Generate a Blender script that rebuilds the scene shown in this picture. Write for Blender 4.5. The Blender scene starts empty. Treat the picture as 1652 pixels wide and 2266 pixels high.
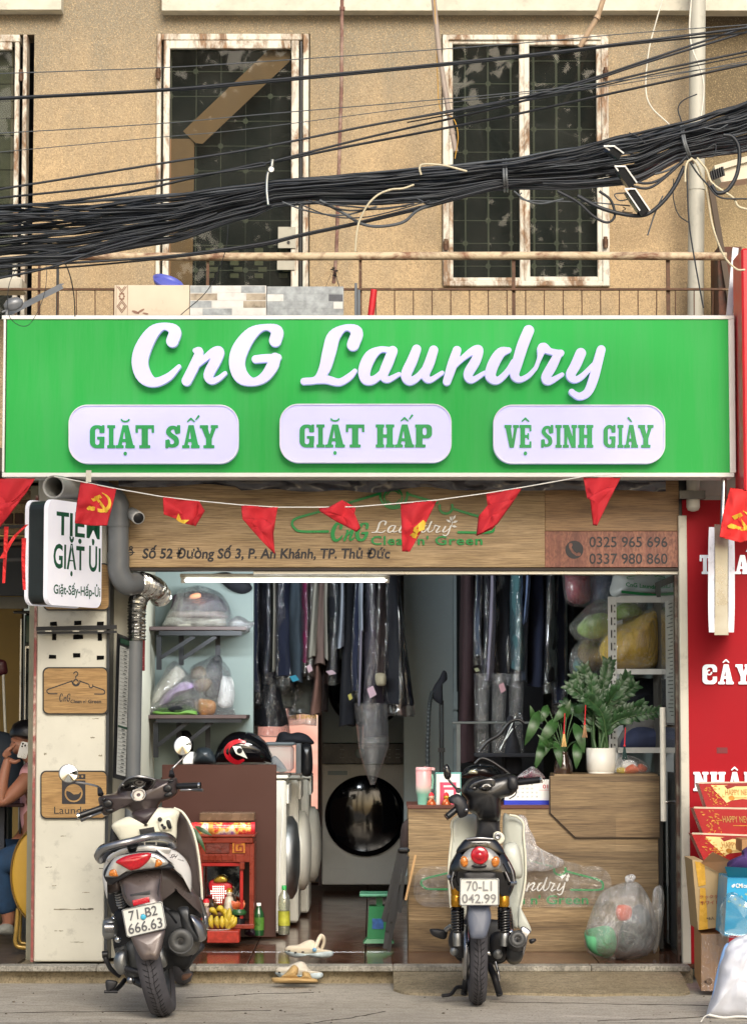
import bpy,math,random
import numpy as np
from mathutils import Vector,Matrix,noise
from mathutils.geometry import tessellate_polygon
R = math.radians
random.seed(7)
scene = bpy.context.scene
COL = scene.collection
# ------------------------------------------------------------------ camera, world, sun, exposure
CAM_H,FPX,PITCH = 1.42,5400.0,math.atan((1555 - 1132.5) / 5400.0)
cam = bpy.data.cameras.new('camera'); camo = bpy.data.objects.new('camera',cam); COL.objects.link(camo)
camo.location = (0,0,CAM_H); camo.rotation_euler = (R(90) + PITCH,0,0)
cam.sensor_fit = 'HORIZONTAL'; cam.sensor_width = 36; cam.lens = 36 * FPX / 1652
cam.clip_start = 0.1; cam.clip_end = 2000
scene.camera = camo
SUN_EL,SUN_AZ = 31,170      # azimuth the light comes from, degrees clockwise from +Y
world = bpy.data.worlds.new('World'); scene.world = world; world.use_nodes = True
wn = world.node_tree; wn.nodes.clear()
sky = wn.nodes.new('ShaderNodeTexSky'); sky.sky_type = 'NISHITA'; sky.sun_disc = False
sky.sun_elevation = R(SUN_EL); sky.sun_rotation = R(SUN_AZ)
sky.air_density = 1.0; sky.dust_density = 4.0; sky.ozone_density = 0.6
bg = wn.nodes.new('ShaderNodeBackground'); bg.inputs[1].default_value = 0.13
wo = wn.nodes.new('ShaderNodeOutputWorld')
wn.links.new(sky.outputs[0],bg.inputs[0]); wn.links.new(bg.outputs[0],wo.inputs[0])
sl = bpy.data.lights.new('sun','SUN'); sl.energy = 2.35; sl.angle = R(32); sl.color = (1,0.955,0.88)
so = bpy.data.objects.new('sun',sl); COL.objects.link(so)
d = Vector((math.sin(R(SUN_AZ)) * math.cos(R(SUN_EL)),math.cos(R(SUN_AZ)) * math.cos(R(SUN_EL)),math.sin(R(SUN_EL))))
so.rotation_euler = d.to_track_quat('Z','Y').to_euler(); so.location = (0,-5,20)
scene.view_settings.view_transform = 'Standard'; scene.view_settings.look = 'None'
scene.view_settings.gamma = 1; scene.view_settings.exposure = 0.33
scene.view_settings.use_curve_mapping = False
scene.render.engine = 'CYCLES'
scene.cycles.max_bounces = 10; scene.cycles.transparent_max_bounces = 24
scene.cycles.diffuse_bounces = 6

# ------------------------------------------------------------------ measuring: photo grid (1652 wide) to a world point at depth Y
cp,sp = math.cos(PITCH),math.sin(PITCH)
def P(x,y,Y):
    u = (x - 826) / FPX; v = (1132.5 - y) / FPX
    t = Y / (cp - v * sp)
    return Vector((t * u,Y,CAM_H + t * (sp + v * cp)))
def PX(x,Y): return P(x,1555,Y).x
def PZ(y,Y): return P(826,y,Y).z
def S(Y): return FPX / Y          # grid units per metre at depth Y

# ------------------------------------------------------------------ materials
def c(h):
    h = h.lstrip('#'); o = []
    for i in (0,2,4):
        v = int(h[i:i+2],16) / 255
        o.append(v / 12.92 if v <= .04045 else ((v + .055) / 1.055) ** 2.4)
    return tuple(o) + (1,)
MATS = {}
class NT:
    def __init__(s,name):
        s.m = bpy.data.materials.new(name); s.m.use_nodes = True
        s.t = s.m.node_tree; s.n = s.t.nodes; s.b = s.n['Principled BSDF']; s.out = s.n['Material Output']
    def new(s,t,**k):
        n = s.n.new(t)
        for a,v in k.items(): setattr(n,a,v)
        return n
    def link(s,a,b): s.t.links.new(a,b)
    def coord(s,scale=(1,1,1),rot=(0,0,0)):
        tc = s.new('ShaderNodeTexCoord'); mp = s.new('ShaderNodeMapping')
        mp.inputs['Scale'].default_value = scale; mp.inputs['Rotation'].default_value = rot
        s.link(tc.outputs['Object'],mp.inputs['Vector']); return mp.outputs[0]
    def noise(s,scale,vec=None,detail=4,rough=.55,dist=0):
        n = s.new('ShaderNodeTexNoise'); n.inputs['Scale'].default_value = scale
        n.inputs['Detail'].default_value = detail; n.inputs['Roughness'].default_value = rough
        n.inputs['Distortion'].default_value = dist
        if vec is None: vec = s.coord()
        s.link(vec,n.inputs['Vector']); return n.outputs['Fac']
    def ramp(s,fac,stops):
        r = s.new('ShaderNodeValToRGB'); e = r.color_ramp.elements
        e[0].position,e[0].color = stops[0]; e[1].position,e[1].color = stops[-1]
        for p,col in stops[1:-1]:
            x = e.new(p); x.color = col
        s.link(fac,r.inputs[0]); return r.outputs[0]
    def mix(s,f,a,b,mode='MIX'):
        m = s.new('ShaderNodeMixRGB',blend_type=mode)
        for i,v in ((0,f),(1,a),(2,b)):
            if hasattr(v,'links'): s.link(v,m.inputs[i])
            else: m.inputs[i].default_value = v
        return m.outputs[0]
    def bump(s,h,strength=.3,dist=.01):
        b = s.new('ShaderNodeBump'); b.inputs['Strength'].default_value = strength; b.inputs['Distance'].default_value = dist
        s.link(h,b.inputs['Height']); s.link(b.outputs[0],s.b.inputs['Normal']); return b
def mul(col,k): return tuple(min(1,v * k) for v in col[:3]) + (1,)
BW = lambda v: (v,v,v,1)
def mat(name,col,rough=.55,metal=0,var=.18,scale=9,bump=0,bscale=90,coat=0,spec=.5,dirt=0,emit=0,trans=0,stretch=(1,1,1)):
    """general surface: base colour with soft mottling, grime flecks and fine relief"""
    if name in MATS: return MATS[name]
    if isinstance(col,str): col = c(col)
    t = NT(name)
    f = t.noise(scale,t.coord(stretch),5)
    base = t.ramp(f,[(.3,mul(col,1 - var)),(.7,mul(col,1 + var * .5))])
    if dirt:
        g = t.noise(scale * 3.1,None,8,.7)
        base = t.mix(t.ramp(g,[(.56,BW(0)),(.72,BW(dirt))]),base,mul(col,.35))
    t.link(base,t.b.inputs['Base Color'])
    rr = t.ramp(f,[(.3,BW(max(0,rough - .06))),(.7,BW(min(1,rough + .08)))])
    t.link(rr,t.b.inputs['Roughness'])
    t.b.inputs['Metallic'].default_value = metal
    t.b.inputs['Specular IOR Level'].default_value = spec
    t.b.inputs['Coat Weight'].default_value = coat; t.b.inputs['Coat Roughness'].default_value = .08
    if emit:
        t.link(base,t.b.inputs['Emission Color']); t.b.inputs['Emission Strength'].default_value = emit
    if trans: t.b.inputs['Subsurface Weight'].default_value = trans; t.b.inputs['Subsurface Scale'].default_value = .02
    if bump: t.bump(t.noise(bscale,None,6,.65),bump,.004)
    MATS[name] = t.m; return t.m
def film_mat(name,tint=(.9,.92,.95,1),lo=.05,hi=.6,bs=25,rough=.12,haze=0.0):
    """clear wrinkled plastic film or pane"""
    if name in MATS: return MATS[name]
    t = NT(name); t.n.remove(t.b)
    tr = t.new('ShaderNodeBsdfTransparent'); tr.inputs[0].default_value = tint
    gl = t.new('ShaderNodeBsdfGlossy'); gl.inputs['Roughness'].default_value = rough
    gl.inputs[0].default_value = (1,1,1,1)
    lw = t.new('ShaderNodeLayerWeight'); lw.inputs[0].default_value = .35
    nz = None
    if bs:
        nz = t.noise(bs,t.coord((1,1,.45)),4,.6,1.2)
        b = t.new('ShaderNodeBump'); b.inputs['Strength'].default_value = .9; b.inputs['Distance'].default_value = .03
        t.link(nz,b.inputs['Height']); t.link(b.outputs[0],gl.inputs['Normal']); t.link(b.outputs[0],lw.inputs['Normal'])
    fac = t.ramp(lw.outputs['Facing'],[(0,BW(lo)),(1,BW(hi))])
    m = t.new('ShaderNodeMixShader'); t.link(fac,m.inputs[0]); t.link(tr.outputs[0],m.inputs[1]); t.link(gl.outputs[0],m.inputs[2])
    last = m.outputs[0]
    if haze:
        df = t.new('ShaderNodeBsdfDiffuse'); df.inputs[0].default_value = (.75,.77,.8,1)
        m2 = t.new('ShaderNodeMixShader'); t.link(last,m2.inputs[1]); t.link(df.outputs[0],m2.inputs[2])
        if nz: t.link(t.ramp(nz,[(.35,BW(haze * .2)),(.7,BW(haze))]),m2.inputs[0])
        else: m2.inputs[0].default_value = haze
        last = m2.outputs[0]
    t.link(last,t.out.inputs[0]); MATS[name] = t.m; return t.m
def wood_mat(name,a,b,dk,sx=1.2,sz=9,rough=.45,rot=(0,0,0),plank=0):
    t = NT(name)
    v = t.coord((sx,3,sz),rot)
    f1 = t.noise(1.6,v,6,.6,.8); f2 = t.noise(7,t.coord((sx * 1.5,6,sz * 9),rot),5,.65,.3); f3 = t.noise(.9,t.coord((sx * .9,2,sz * .8),rot),2)
    base = t.ramp(f1,[(.28,c(dk)),(.42,c(a)),(.6,c(b)),(.75,c(a))])
    base = t.mix(t.ramp(f2,[(.35,BW(.85)),(.6,BW(0))]),base,mul(c(dk),.8))
    base = t.mix(.45,base,t.mix(1,base,t.ramp(f3,[(.3,BW(.45)),(.7,BW(1))]),'MULTIPLY'))
    if plank:
        w = t.new('ShaderNodeTexBrick'); w.inputs['Scale'].default_value = 1; w.inputs['Brick Width'].default_value = 1.3
        w.inputs['Row Height'].default_value = plank; w.inputs['Mortar Size'].default_value = 0; w.offset = .37
        w.inputs[1].default_value = BW(.6); w.inputs[2].default_value = BW(1.0)
        tc = t.new('ShaderNodeTexCoord'); sx_ = t.new('ShaderNodeSeparateXYZ'); cx_ = t.new('ShaderNodeCombineXYZ')
        t.link(tc.outputs['Object'],sx_.inputs[0]); t.link(sx_.outputs[0],cx_.inputs[0]); t.link(sx_.outputs[2],cx_.inputs[1])
        t.link(cx_.outputs[0],w.inputs['Vector'])
        base = t.mix(1,base,w.outputs[0],'MULTIPLY')
    t.link(base,t.b.inputs['Base Color']); t.b.inputs['Roughness'].default_value = rough
    t.bump(f2,.15,.002); MATS[name] = t.m; return t.m
def stucco_mat(name,col,stain,lo_z,hi_z):
    t = NT(name)
    big = t.noise(.9,None,5,.65,.8); med = t.noise(3.2,t.coord((1.4,1,.35)),6,.65)
    gr = t.noise(105,None,3,.8); gr2 = t.noise(150,t.coord((1,1,1),(.4,.3,.2)),2,.7)
    base = t.ramp(big,[(.34,mul(c(col),.7)),(.5,c(col)),(.68,mul(c(col),1.12))])
    base = t.mix(t.ramp(med,[(.42,BW(0)),(.72,BW(.6))]),base,c(stain))
    # grime that washes down from the ledge above
    tc = t.new('ShaderNodeTexCoord'); sep = t.new('ShaderNodeSeparateXYZ'); t.link(tc.outputs['Object'],sep.inputs[0])
    mr = t.new('ShaderNodeMapRange'); mr.inputs[1].default_value = lo_z; mr.inputs[2].default_value = hi_z
    t.link(sep.outputs[2],mr.inputs[0])
    st = t.noise(3,t.coord((1.6,1,.25)),4,.6)
    g = t.new('ShaderNodeMath',operation='MULTIPLY'); t.link(mr.outputs[0],g.inputs[0]); t.link(st,g.inputs[1])
    base = t.mix(t.ramp(g.outputs[0],[(.06,BW(0)),(.45,BW(.85))]),base,c(stain))
    base = t.mix(t.ramp(gr,[(.38,BW(.62)),(.53,BW(0))]),base,mul(c(col),.45))
    base = t.mix(t.ramp(gr2,[(.52,BW(0)),(.68,BW(.55))]),base,mul(c(col),1.6))
    t.link(base,t.b.inputs['Base Color']); t.b.inputs['Roughness'].default_value = .95
    t.bump(gr,.8,.006); MATS[name] = t.m; return t.m
def rust_mat(name,paint,rust='#7a4420',amount=.5,scale=9,stretch=(1,1,1)):
    t = NT(name)
    f = t.noise(scale,t.coord(stretch),8,.7,.5); f2 = t.noise(scale * 4,t.coord(stretch),5,.7)
    th = 1 - amount
    k = t.ramp(f,[(th - .1,BW(0)),(th + .03,BW(.9))])
    rc = t.ramp(f2,[(.35,mul(c(rust),.45)),(.65,c(rust))])
    base = t.mix(k,t.ramp(f2,[(.3,mul(c(paint),.85)),(.6,c(paint))]),rc)
    t.link(base,t.b.inputs['Base Color']); t.b.inputs['Roughness'].default_value = .7
    t.bump(f,.4,.003); MATS[name] = t.m; return t.m
def metal_mat(name,col,rough=.25,bump=0,bs=40):
    return mat(name,col,rough,1,.12,14,bump,bs)

# ------------------------------------------------------------------ mesh builder
def cr(pts,n=6,closed=False):
    """Catmull-Rom through points (tuples of any length)"""
    pts = [np.array(p,float) for p in pts]; out = []
    m = len(pts)
    for i in range(m if closed else m - 1):
        p1 = pts[i]; p2 = pts[(i + 1) % m]
        p0 = pts[(i - 1) % m] if closed or i > 0 else p1 * 2 - p2
        p3 = pts[(i + 2) % m] if closed or i + 2 < m else p2 * 2 - p1
        for k in range(n):
            t = k / n
            out.append(tuple(.5 * ((2 * p1) + (-p0 + p2) * t + (2 * p0 - 5 * p1 + 4 * p2 - p3) * t * t + (-p0 + 3 * p1 - 3 * p2 + p3) * t ** 3)))
    if not closed: out.append(tuple(pts[-1]))
    return out
class MB:
    def __init__(s): s.v = []; s.f = []; s.mi = []; s.cur = 0; s.sm = []
    def add(s,vs,fs,smooth=False):
        o = len(s.v); s.v += [tuple(v) for v in vs]
        for f in fs: s.f.append(tuple(i + o for i in f)); s.mi.append(s.cur); s.sm.append(smooth)
        return s
    def m(s,i): s.cur = i; return s
    def box(s,x0,x1,y0,y1,z0,z1,bev=0):
        if bev:
            b = bev; vs = []; 
            xs = (x0,x1); ys = (y0,y1); zs = (z0,z1)
            # chamfered box: 24 vertices
            idx = {}
            for i in (0,1):
                for j in (0,1):
                    for k in (0,1):
                        X,Y,Z = xs[i],ys[j],zs[k]; dx,dy,dz = b * (1 - 2 * i),b * (1 - 2 * j),b * (1 - 2 * k)
                        idx[i,j,k,0] = len(vs); vs.append((X,Y + dy,Z + dz))
                        idx[i,j,k,1] = len(vs); vs.append((X + dx,Y,Z + dz))
                        idx[i,j,k,2] = len(vs); vs.append((X + dx,Y + dy,Z))
            fs = []
            for i in (0,1): fs.append([idx[i,a,b_,0] for a,b_ in ((0,0),(1,0),(1,1),(0,1))])
            for i in (0,1): fs.append([idx[a,i,b_,1] for a,b_ in ((0,0),(1,0),(1,1),(0,1))])
            for i in (0,1): fs.append([idx[a,b_,i,2] for a,b_ in ((0,0),(1,0),(1,1),(0,1))])
            for i in (0,1):
                for j in (0,1):
                    fs.append([idx[i,j,0,0],idx[i,j,1,0],idx[i,j,1,1],idx[i,j,0,1]])
                    fs.append([idx[i,0,j,0],idx[i,1,j,0],idx[i,1,j,2],idx[i,0,j,2]])
                    fs.append([idx[0,i,j,1],idx[1,i,j,1],idx[1,i,j,2],idx[0,i,j,2]])
                    for k in (0,1): fs.append([idx[i,j,k,0],idx[i,j,k,1],idx[i,j,k,2]])
            return s.add(vs,fs)
        vs = [(x,y,z) for x in (x0,x1) for y in (y0,y1) for z in (z0,z1)]
        return s.add(vs,[(0,1,3,2),(4,6,7,5),(0,4,5,1),(2,3,7,6),(0,2,6,4),(1,5,7,3)])
    def pbox(s,x0,y0,x1,y1,Y,d,bev=0):
        """box whose front face covers the photo rectangle at depth Y, d metres deep"""
        a = P(x0,y1,Y); b = P(x1,y0,Y)
        return s.box(a.x,b.x,Y,Y + d,a.z,b.z,bev)
    def quad(s,a,b,c_,d_): return s.add([a,b,c_,d_],[(0,1,2,3)])
    def tube(s,pts,r,n=8,caps=True,smooth=True,flat=1.0):
        pts = [Vector(p[:3]) for p in pts]
        rs = r if isinstance(r,(list,tuple)) else [r] * len(pts)
        vs = []; up = None; L = len(pts)
        for i,p in enumerate(pts):
            d = (pts[min(i + 1,L - 1)] - pts[max(i - 1,0)])
            d = d.normalized() if d.length > 1e-9 else Vector((0,0,1))
            if up is None: up = d.orthogonal().normalized()
            up = (up - d * up.dot(d)); up = up.normalized() if up.length > 1e-6 else d.orthogonal().normalized()
            w = d.cross(up)
            for k in range(n):
                a = 2 * math.pi * k / n
                vs.append(p + up * math.cos(a) * rs[i] * flat + w * math.sin(a) * rs[i])
        fs = [(i * n + k,i * n + (k + 1) % n,(i + 1) * n + (k + 1) % n,(i + 1) * n + k) for i in range(L - 1) for k in range(n)]
        s.add(vs,fs,smooth)
        if caps: s.add([vs[k] for k in range(n)][::-1],[tuple(range(n))]); s.add([vs[(L - 1) * n + k] for k in range(n)],[tuple(range(n))])
        return s
    def bar(s,a,b,w,h,up=(0,0,1)):
        a,b = Vector(a),Vector(b); d = (b - a).normalized(); u = Vector(up)
        if abs(u.dot(d)) > .95: u = Vector((1,0,0))
        x = d.cross(u).normalized(); z = x.cross(d)
        vs = [p + x * i * w / 2 + z * j * h / 2 for p in (a,b) for i in (-1,1) for j in (-1,1)]
        return s.add(vs,[(0,1,3,2),(4,6,7,5),(0,4,5,1),(2,3,7,6),(0,2,6,4),(1,5,7,3)])
    def lathe(s,prof,centre,axis=(0,0,1),n=24,smooth=True,cap=True):
        """prof: (radius, height) pairs"""
        ax = Vector(axis).normalized(); u = ax.orthogonal().normalized(); w = ax.cross(u); C = Vector(centre)
        vs = [C + ax * h + (u * math.cos(2 * math.pi * k / n) + w * math.sin(2 * math.pi * k / n)) * r for r,h in prof for k in range(n)]
        L = len(prof)
        fs = [(i * n + k,i * n + (k + 1) % n,(i + 1) * n + (k + 1) % n,(i + 1) * n + k) for i in range(L - 1) for k in range(n)]
        s.add(vs,fs,smooth)
        if cap:
            s.add(vs[:n][::-1],[tuple(range(n))]); s.add(vs[(L - 1) * n:],[tuple(range(n))])
        return s
    def poly(s,pts,d=None):
        """planar polygon, extruded by vector d behind it"""
        pts = [Vector(p) for p in pts]; n = len(pts)
        tris = tessellate_polygon([pts])
        s.add(pts,tris)
        if d is not None:
            d = Vector(d); s.add([p + d for p in pts],tris)
            s.add(pts + [p + d for p in pts],[(i,(i + 1) % n,n + (i + 1) % n,n + i) for i in range(n)])
        return s
    def loft(s,secs,caps=True,smooth=True,closed=True):
        n = len(secs[0]); L = len(secs); vs = [p for sec in secs for p in sec]
        K = n if closed else n - 1
        fs = [(i * n + k,i * n + (k + 1) % n,(i + 1) * n + (k + 1) % n,(i + 1) * n + k) for i in range(L - 1) for k in range(K)]
        s.add(vs,fs,smooth)
        if caps and closed:
            for sec in (secs[0],secs[-1]):
                cv = sum((Vector(p) for p in sec),Vector()) / n
                s.add(list(sec) + [cv],[(k,(k + 1) % n,n) for k in range(n)],smooth)
        return s
    def pillow(s,pts,F,bulge,thick,rings=5,wr=0,wf=8,seed=0,back=True,pw=1.0):
        """rounded cushion: outline pts (x, y), F(x, y, depth) maps to a point; bulges bulge in front, thick behind"""
        n = len(pts); cx = sum(p[0] for p in pts) / n; cy = sum(p[1] for p in pts) / n
        secs = []
        def ring(k,dep):
            return [F(cx + (x - cx) * k,cy + (y - cy) * k,dep) for x,y in pts]
        for i in range(rings,-1,-1):
            a = math.pi / 2 * i / rings
            secs.append(ring(max(.02,math.cos(a)) ** pw,-bulge * math.sin(a)))
        if back:
            for i in range(1,rings + 1):
                a = math.pi / 2 * i / rings
                secs.append(ring(max(.02,math.cos(a)) ** pw,thick * math.sin(a)))
        else: secs.append(ring(1,thick))
        if wr:
            o = Vector((seed * 3.1,seed * 1.7,seed))
            secs = [[Vector(p) + noise.noise_vector(Vector(p) * wf + o) * wr for p in sec] for sec in secs]
        return s.loft(secs)
    def build(s,name,mats,parent=None,label=None):
        me = bpy.data.meshes.new(name); me.from_pydata(s.v,[],s.f)
        for mm in (mats if isinstance(mats,(list,tuple)) else [mats]): me.materials.append(mm)
        me.polygons.foreach_set('material_index',s.mi); me.polygons.foreach_set('use_smooth',s.sm)
        me.validate(); me.update()
        o = bpy.data.objects.new(name,me); COL.objects.link(o)
        if parent is not None: adopt(o,parent)
        if label: o['label'] = label
        return o
def adopt(o,parent):
    o.parent = parent
    r = parent
    while r.parent is not None: r = r.parent
    if r.type == 'EMPTY' and not r.get('_local') and parent == r: o.matrix_parent_inverse = Matrix.Translation(-r.location)
def tag(o,label=None,cat=None,group=None,kind=None):
    if label: o['label'] = label
    if cat: o['category'] = cat
    if group: o['group'] = group
    if kind: o['kind'] = kind
    return o
def thing(name,label,cat,loc=(0,0,0),group=None,local=False):
    o = bpy.data.objects.new(name,None); COL.objects.link(o); o.location = loc
    o.empty_display_size = .1
    if local: o['_local'] = 1
    return tag(o,label,cat,group)
def struct(name,mb,mt,label=None): return tag(mb.build(name,mt),label,kind='structure')

# ------------------------------------------------------------------ lettering and flat shapes
_tc = {}
def text_mesh(s,bold=0,shear=0,space=1):
    key = (s,bold,shear,space)
    if key in _tc: return _tc[key]
    cu = bpy.data.curves.new('lettering','FONT'); cu.body = s; cu.offset = bold; cu.shear = shear; cu.space_character = space
    cu.resolution_u = 3; cu.fill_mode = 'FRONT'
    o = bpy.data.objects.new('lettering',cu); COL.objects.link(o)
    dg = bpy.context.evaluated_depsgraph_get(); me = bpy.data.meshes.new_from_object(o.evaluated_get(dg))
    v = np.array([tuple(p.co) for p in me.vertices]); f = [tuple(p.vertices) for p in me.polygons]
    bpy.data.objects.remove(o); bpy.data.curves.remove(cu); bpy.data.meshes.remove(me)
    lo,hi = v.min(0),v.max(0)
    v = (v - lo) / np.maximum(hi - lo,1e-6)
    _tc[key] = (v,f); return v,f
def text_uv(mb,s,O,U,V,lift=.002,depth=0,bold=.01,shear=0,space=1):
    """lettering fitted to the parallelogram O, O+U, O+V"""
    O,U,V = Vector(O),Vector(U),Vector(V); N = U.cross(V).normalized()
    v,f = text_mesh(s,bold,shear,space)
    top = [O + U * x + V * y + N * (lift + depth) for x,y,_ in v]
    mb.add(top,f)
    if depth:
        cnt = {}
        for q in f:
            for i in range(len(q)):
                e = (q[i],q[(i + 1) % len(q)]); cnt[tuple(sorted(e))] = cnt.get(tuple(sorted(e)),0) + 1
        vs = top + [p - N * depth for p in top]; n = len(top)
        mb.add(vs,[(a,b,b + n,a + n) for (a,b),k in cnt.items() if k == 1])
    return mb
def text_px(mb,s,x0,y0,x1,y1,Y,**k):
    O = P(x0,y1,Y); return text_uv(mb,s,O,P(x1,y1,Y) - O,P(x0,y0,Y) - O,**k)
def _sd(pr,X,Y):
    k = pr[0]
    if k == 'c':
        d = None; pts = pr[1]
        if len(pts) == 1: return np.hypot(X - pts[0][0],Y - pts[0][1]) - pts[0][2]
        for (ax,ay,ar),(bx,by,br) in zip(pts,pts[1:]):
            dx,dy = bx - ax,by - ay; L = dx * dx + dy * dy + 1e-9
            t = np.clip(((X - ax) * dx + (Y - ay) * dy) / L,0,1)
            e = np.hypot(X - ax - t * dx,Y - ay - t * dy) - (ar + t * (br - ar))
            d = e if d is None else np.minimum(d,e)
        return d
    if k == 'b':
        x0,y0,x1,y1 = pr[1:5]; r = pr[5] if len(pr) > 5 else 0
        qx = np.abs(X - (x0 + x1) / 2) - abs(x1 - x0) / 2 + r; qy = np.abs(Y - (y0 + y1) / 2) - abs(y1 - y0) / 2 + r
        return np.hypot(np.maximum(qx,0),np.maximum(qy,0)) + np.minimum(np.maximum(qx,qy),0) - r
    if k == 'l':
        ax,ay,bx,by,w = pr[1:6]; L = math.hypot(bx - ax,by - ay); ux,uy = (bx - ax) / L,(by - ay) / L
        mx,my = (ax + bx) / 2,(ay + by) / 2
        a = (X - mx) * ux + (Y - my) * uy; b = -(X - mx) * uy + (Y - my) * ux
        return np.maximum(np.abs(a) - L / 2,np.abs(b) - w / 2)
    if k == 'p':
        pts = pr[1]; n = len(pts); d = np.full(X.shape,1e9); sgn = np.ones(X.shape)
        for i in range(n):
            ax,ay = pts[i][:2]; bx,by = pts[(i + 1) % n][:2]; ex,ey = bx - ax,by - ay
            wx,wy = X - ax,Y - ay; t = np.clip((wx * ex + wy * ey) / (ex * ex + ey * ey + 1e-9),0,1)
            d = np.minimum(d,np.hypot(wx - t * ex,wy - t * ey))
            c1 = Y >= ay; c2 = Y < by; c3 = ex * wy > ey * wx
            sgn = np.where((c1 & c2 & c3) | (~c1 & ~c2 & ~c3),-sgn,sgn)
        return sgn * d
def sdf(mb,prims,F,depth=0,res=1.0):
    """union of strokes / boxes / polygons (a leading '-' cuts) meshed as one clean plate. F(x, y, d) places it, d metres proud."""
    xs,ys = [],[]
    for pr in prims:
        if pr[0][0] == '-': continue
        if pr[0] == 'c':
            for p in pr[1]: xs += [p[0] - p[2],p[0] + p[2]]; ys += [p[1] - p[2],p[1] + p[2]]
        elif pr[0] == 'p': xs += [p[0] for p in pr[1]]; ys += [p[1] for p in pr[1]]
        elif pr[0] == 'l': w = pr[5]; xs += [pr[1] - w,pr[1] + w,pr[3] - w,pr[3] + w]; ys += [pr[2] - w,pr[2] + w,pr[4] - w,pr[4] + w]
        else: xs += [pr[1],pr[3]]; ys += [pr[2],pr[4]]
    gx = np.arange(min(xs) - 1.5 * res,max(xs) + 2.5 * res,res); gy = np.arange(min(ys) - 1.5 * res,max(ys) + 2.5 * res,res)
    X,Y = np.meshgrid(gx,gy,indexing='ij'); D = np.full(X.shape,1e9)
    for pr in prims:
        if pr[0][0] == '-': D = np.maximum(D,-_sd((pr[0][1:],) + tuple(pr[1:]),X,Y))
        else: D = np.minimum(D,_sd(pr,X,Y))
    D = np.where(np.abs(D) < 1e-6,-1e-6,D); In = D < 0
    verts,index,faces,segs = [],{},[],[]
    def corner(i,j):
        k = (i,j)
        if k not in index: index[k] = len(verts); verts.append((gx[i],gy[j]))
        return index[k]
    def cross(i,j,i2,j2):
        k = (min((i,j),(i2,j2)),max((i,j),(i2,j2)))
        if k not in index:
            a,b = D[i,j],D[i2,j2]; t = a / (a - b); index[k] = len(verts)
            verts.append((gx[i] + t * (gx[i2] - gx[i]),gy[j] + t * (gy[j2] - gy[j])))
        return index[k]
    cnt = In[:-1,:-1].astype(int) + In[1:,:-1] + In[1:,1:] + In[:-1,1:]
    nx,ny = cnt.shape
    for i in range(nx):
        j = 0
        while j < ny:
            q = cnt[i,j]
            if q == 4:
                k = j
                while k + 1 < ny and cnt[i,k + 1] == 4: k += 1
                faces.append((corner(i,j),corner(i + 1,j),corner(i + 1,k + 1),corner(i,k + 1))); j = k + 1; continue
            if q:
                cs = [(i,j),(i + 1,j),(i + 1,j + 1),(i,j + 1)]; poly = []; cut = []
                for a in range(4):
                    p,n_ = cs[a],cs[(a + 1) % 4]
                    if In[p]: poly.append(corner(*p))
                    if In[p] != In[n_]: x = cross(*p,*n_); poly.append(x); cut.append((x,In[p]))
                faces.append(tuple(poly))
                if len(cut) == 2: segs.append((cut[0][0],cut[1][0]) if cut[0][1] else (cut[1][0],cut[0][0]))
            j += 1
    top = [F(x,y,depth) for x,y in verts]; mb.add(top,faces)
    if depth:
        n = len(verts); mb.add(top + [F(x,y,0) for x,y in verts],[(a,b,b + n,a + n) for a,b in segs])
    return mb
def FY(Y,sx=1,ox=0,oy=0):
    """flat shapes given in photo units on the upright plane at depth Y"""
    return lambda x,y,d: P(ox + x * sx,oy + y * sx,Y) + Vector((0,-d,0))
def FUV(O,U,V):
    O,U,V = Vector(O),Vector(U),Vector(V); N = U.cross(V).normalized()
    return lambda x,y,d: O + U * x + V * y + N * d
def ell(cx,cy,rx,ry,n=20,a0=0,a1=360,rot=0):
    o = []
    for k in range(n):
        a = R(a0 + (a1 - a0) * k / (n if abs(a1 - a0) == 360 else n - 1))
        x,y = rx * math.cos(a),ry * math.sin(a); o.append((cx + x * math.cos(R(rot)) - y * math.sin(R(rot)),cy + x * math.sin(R(rot)) + y * math.cos(R(rot))))
    return o
def chain(pts,n=5): return ('c',cr(pts,n))
def arc(cx,cy,r,a0,a1,w,n=14,ry=None):
    return ('c',[(x,y,w) for x,y in ell(cx,cy,r,ry or r,n,a0,a1)])
# ================================================================== shared materials
M_cream = mat('cream_paint','#c8c6b8',.6,var=.12,scale=3,dirt=.5,bump=.1)
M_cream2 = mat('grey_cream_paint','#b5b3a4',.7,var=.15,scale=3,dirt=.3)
M_teal = mat('teal_wall_paint','#84938f',.6,var=.08,scale=2)
M_black = mat('black_plastic','#16171a',.35,var=.2)
M_blackm = mat('black_metal','#1a1d22',.4,.3,var=.2)
M_white = mat('white_plastic','#e6e6e2',.35,var=.05)
M_chrome = metal_mat('chrome','#d8dadc',.08)
M_steel = metal_mat('brushed_steel','#b9bbb8',.3)
M_alu = metal_mat('cast_aluminium','#9c9fa0',.45,.3,60)
M_oak = wood_mat('oak_laminate','#b09468','#c6aa80','#745a3c',.8,6)
M_oak2 = wood_mat('grey_oak_laminate','#a0855e','#bea37a','#5e4832',.7,7,plank=.125)
M_redwood = wood_mat('red_laminate','#8a5444','#a06a52','#6b3c30',8,.6)
M_brownb = mat('brown_board','#3e1f18',.35,var=.14,scale=2,dirt=.15)
M_black_txt = mat('black_print','#1b1a20',.5,var=.05)
M_green_txt = mat('green_print','#1c7d45',.45,var=.05)
M_greenlet = mat('green_acrylic_letters','#0c8c43',.3,var=.05)
M_red = mat('red_print','#c31a26',.5,var=.08)
M_glass = film_mat('clear_glass',(.93,.96,.95,1),.05,.5,0,0,.01)
M_wrap = film_mat('clear_wrap',(.93,.94,.96,1),.08,.85,34,.07,.06)
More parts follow.
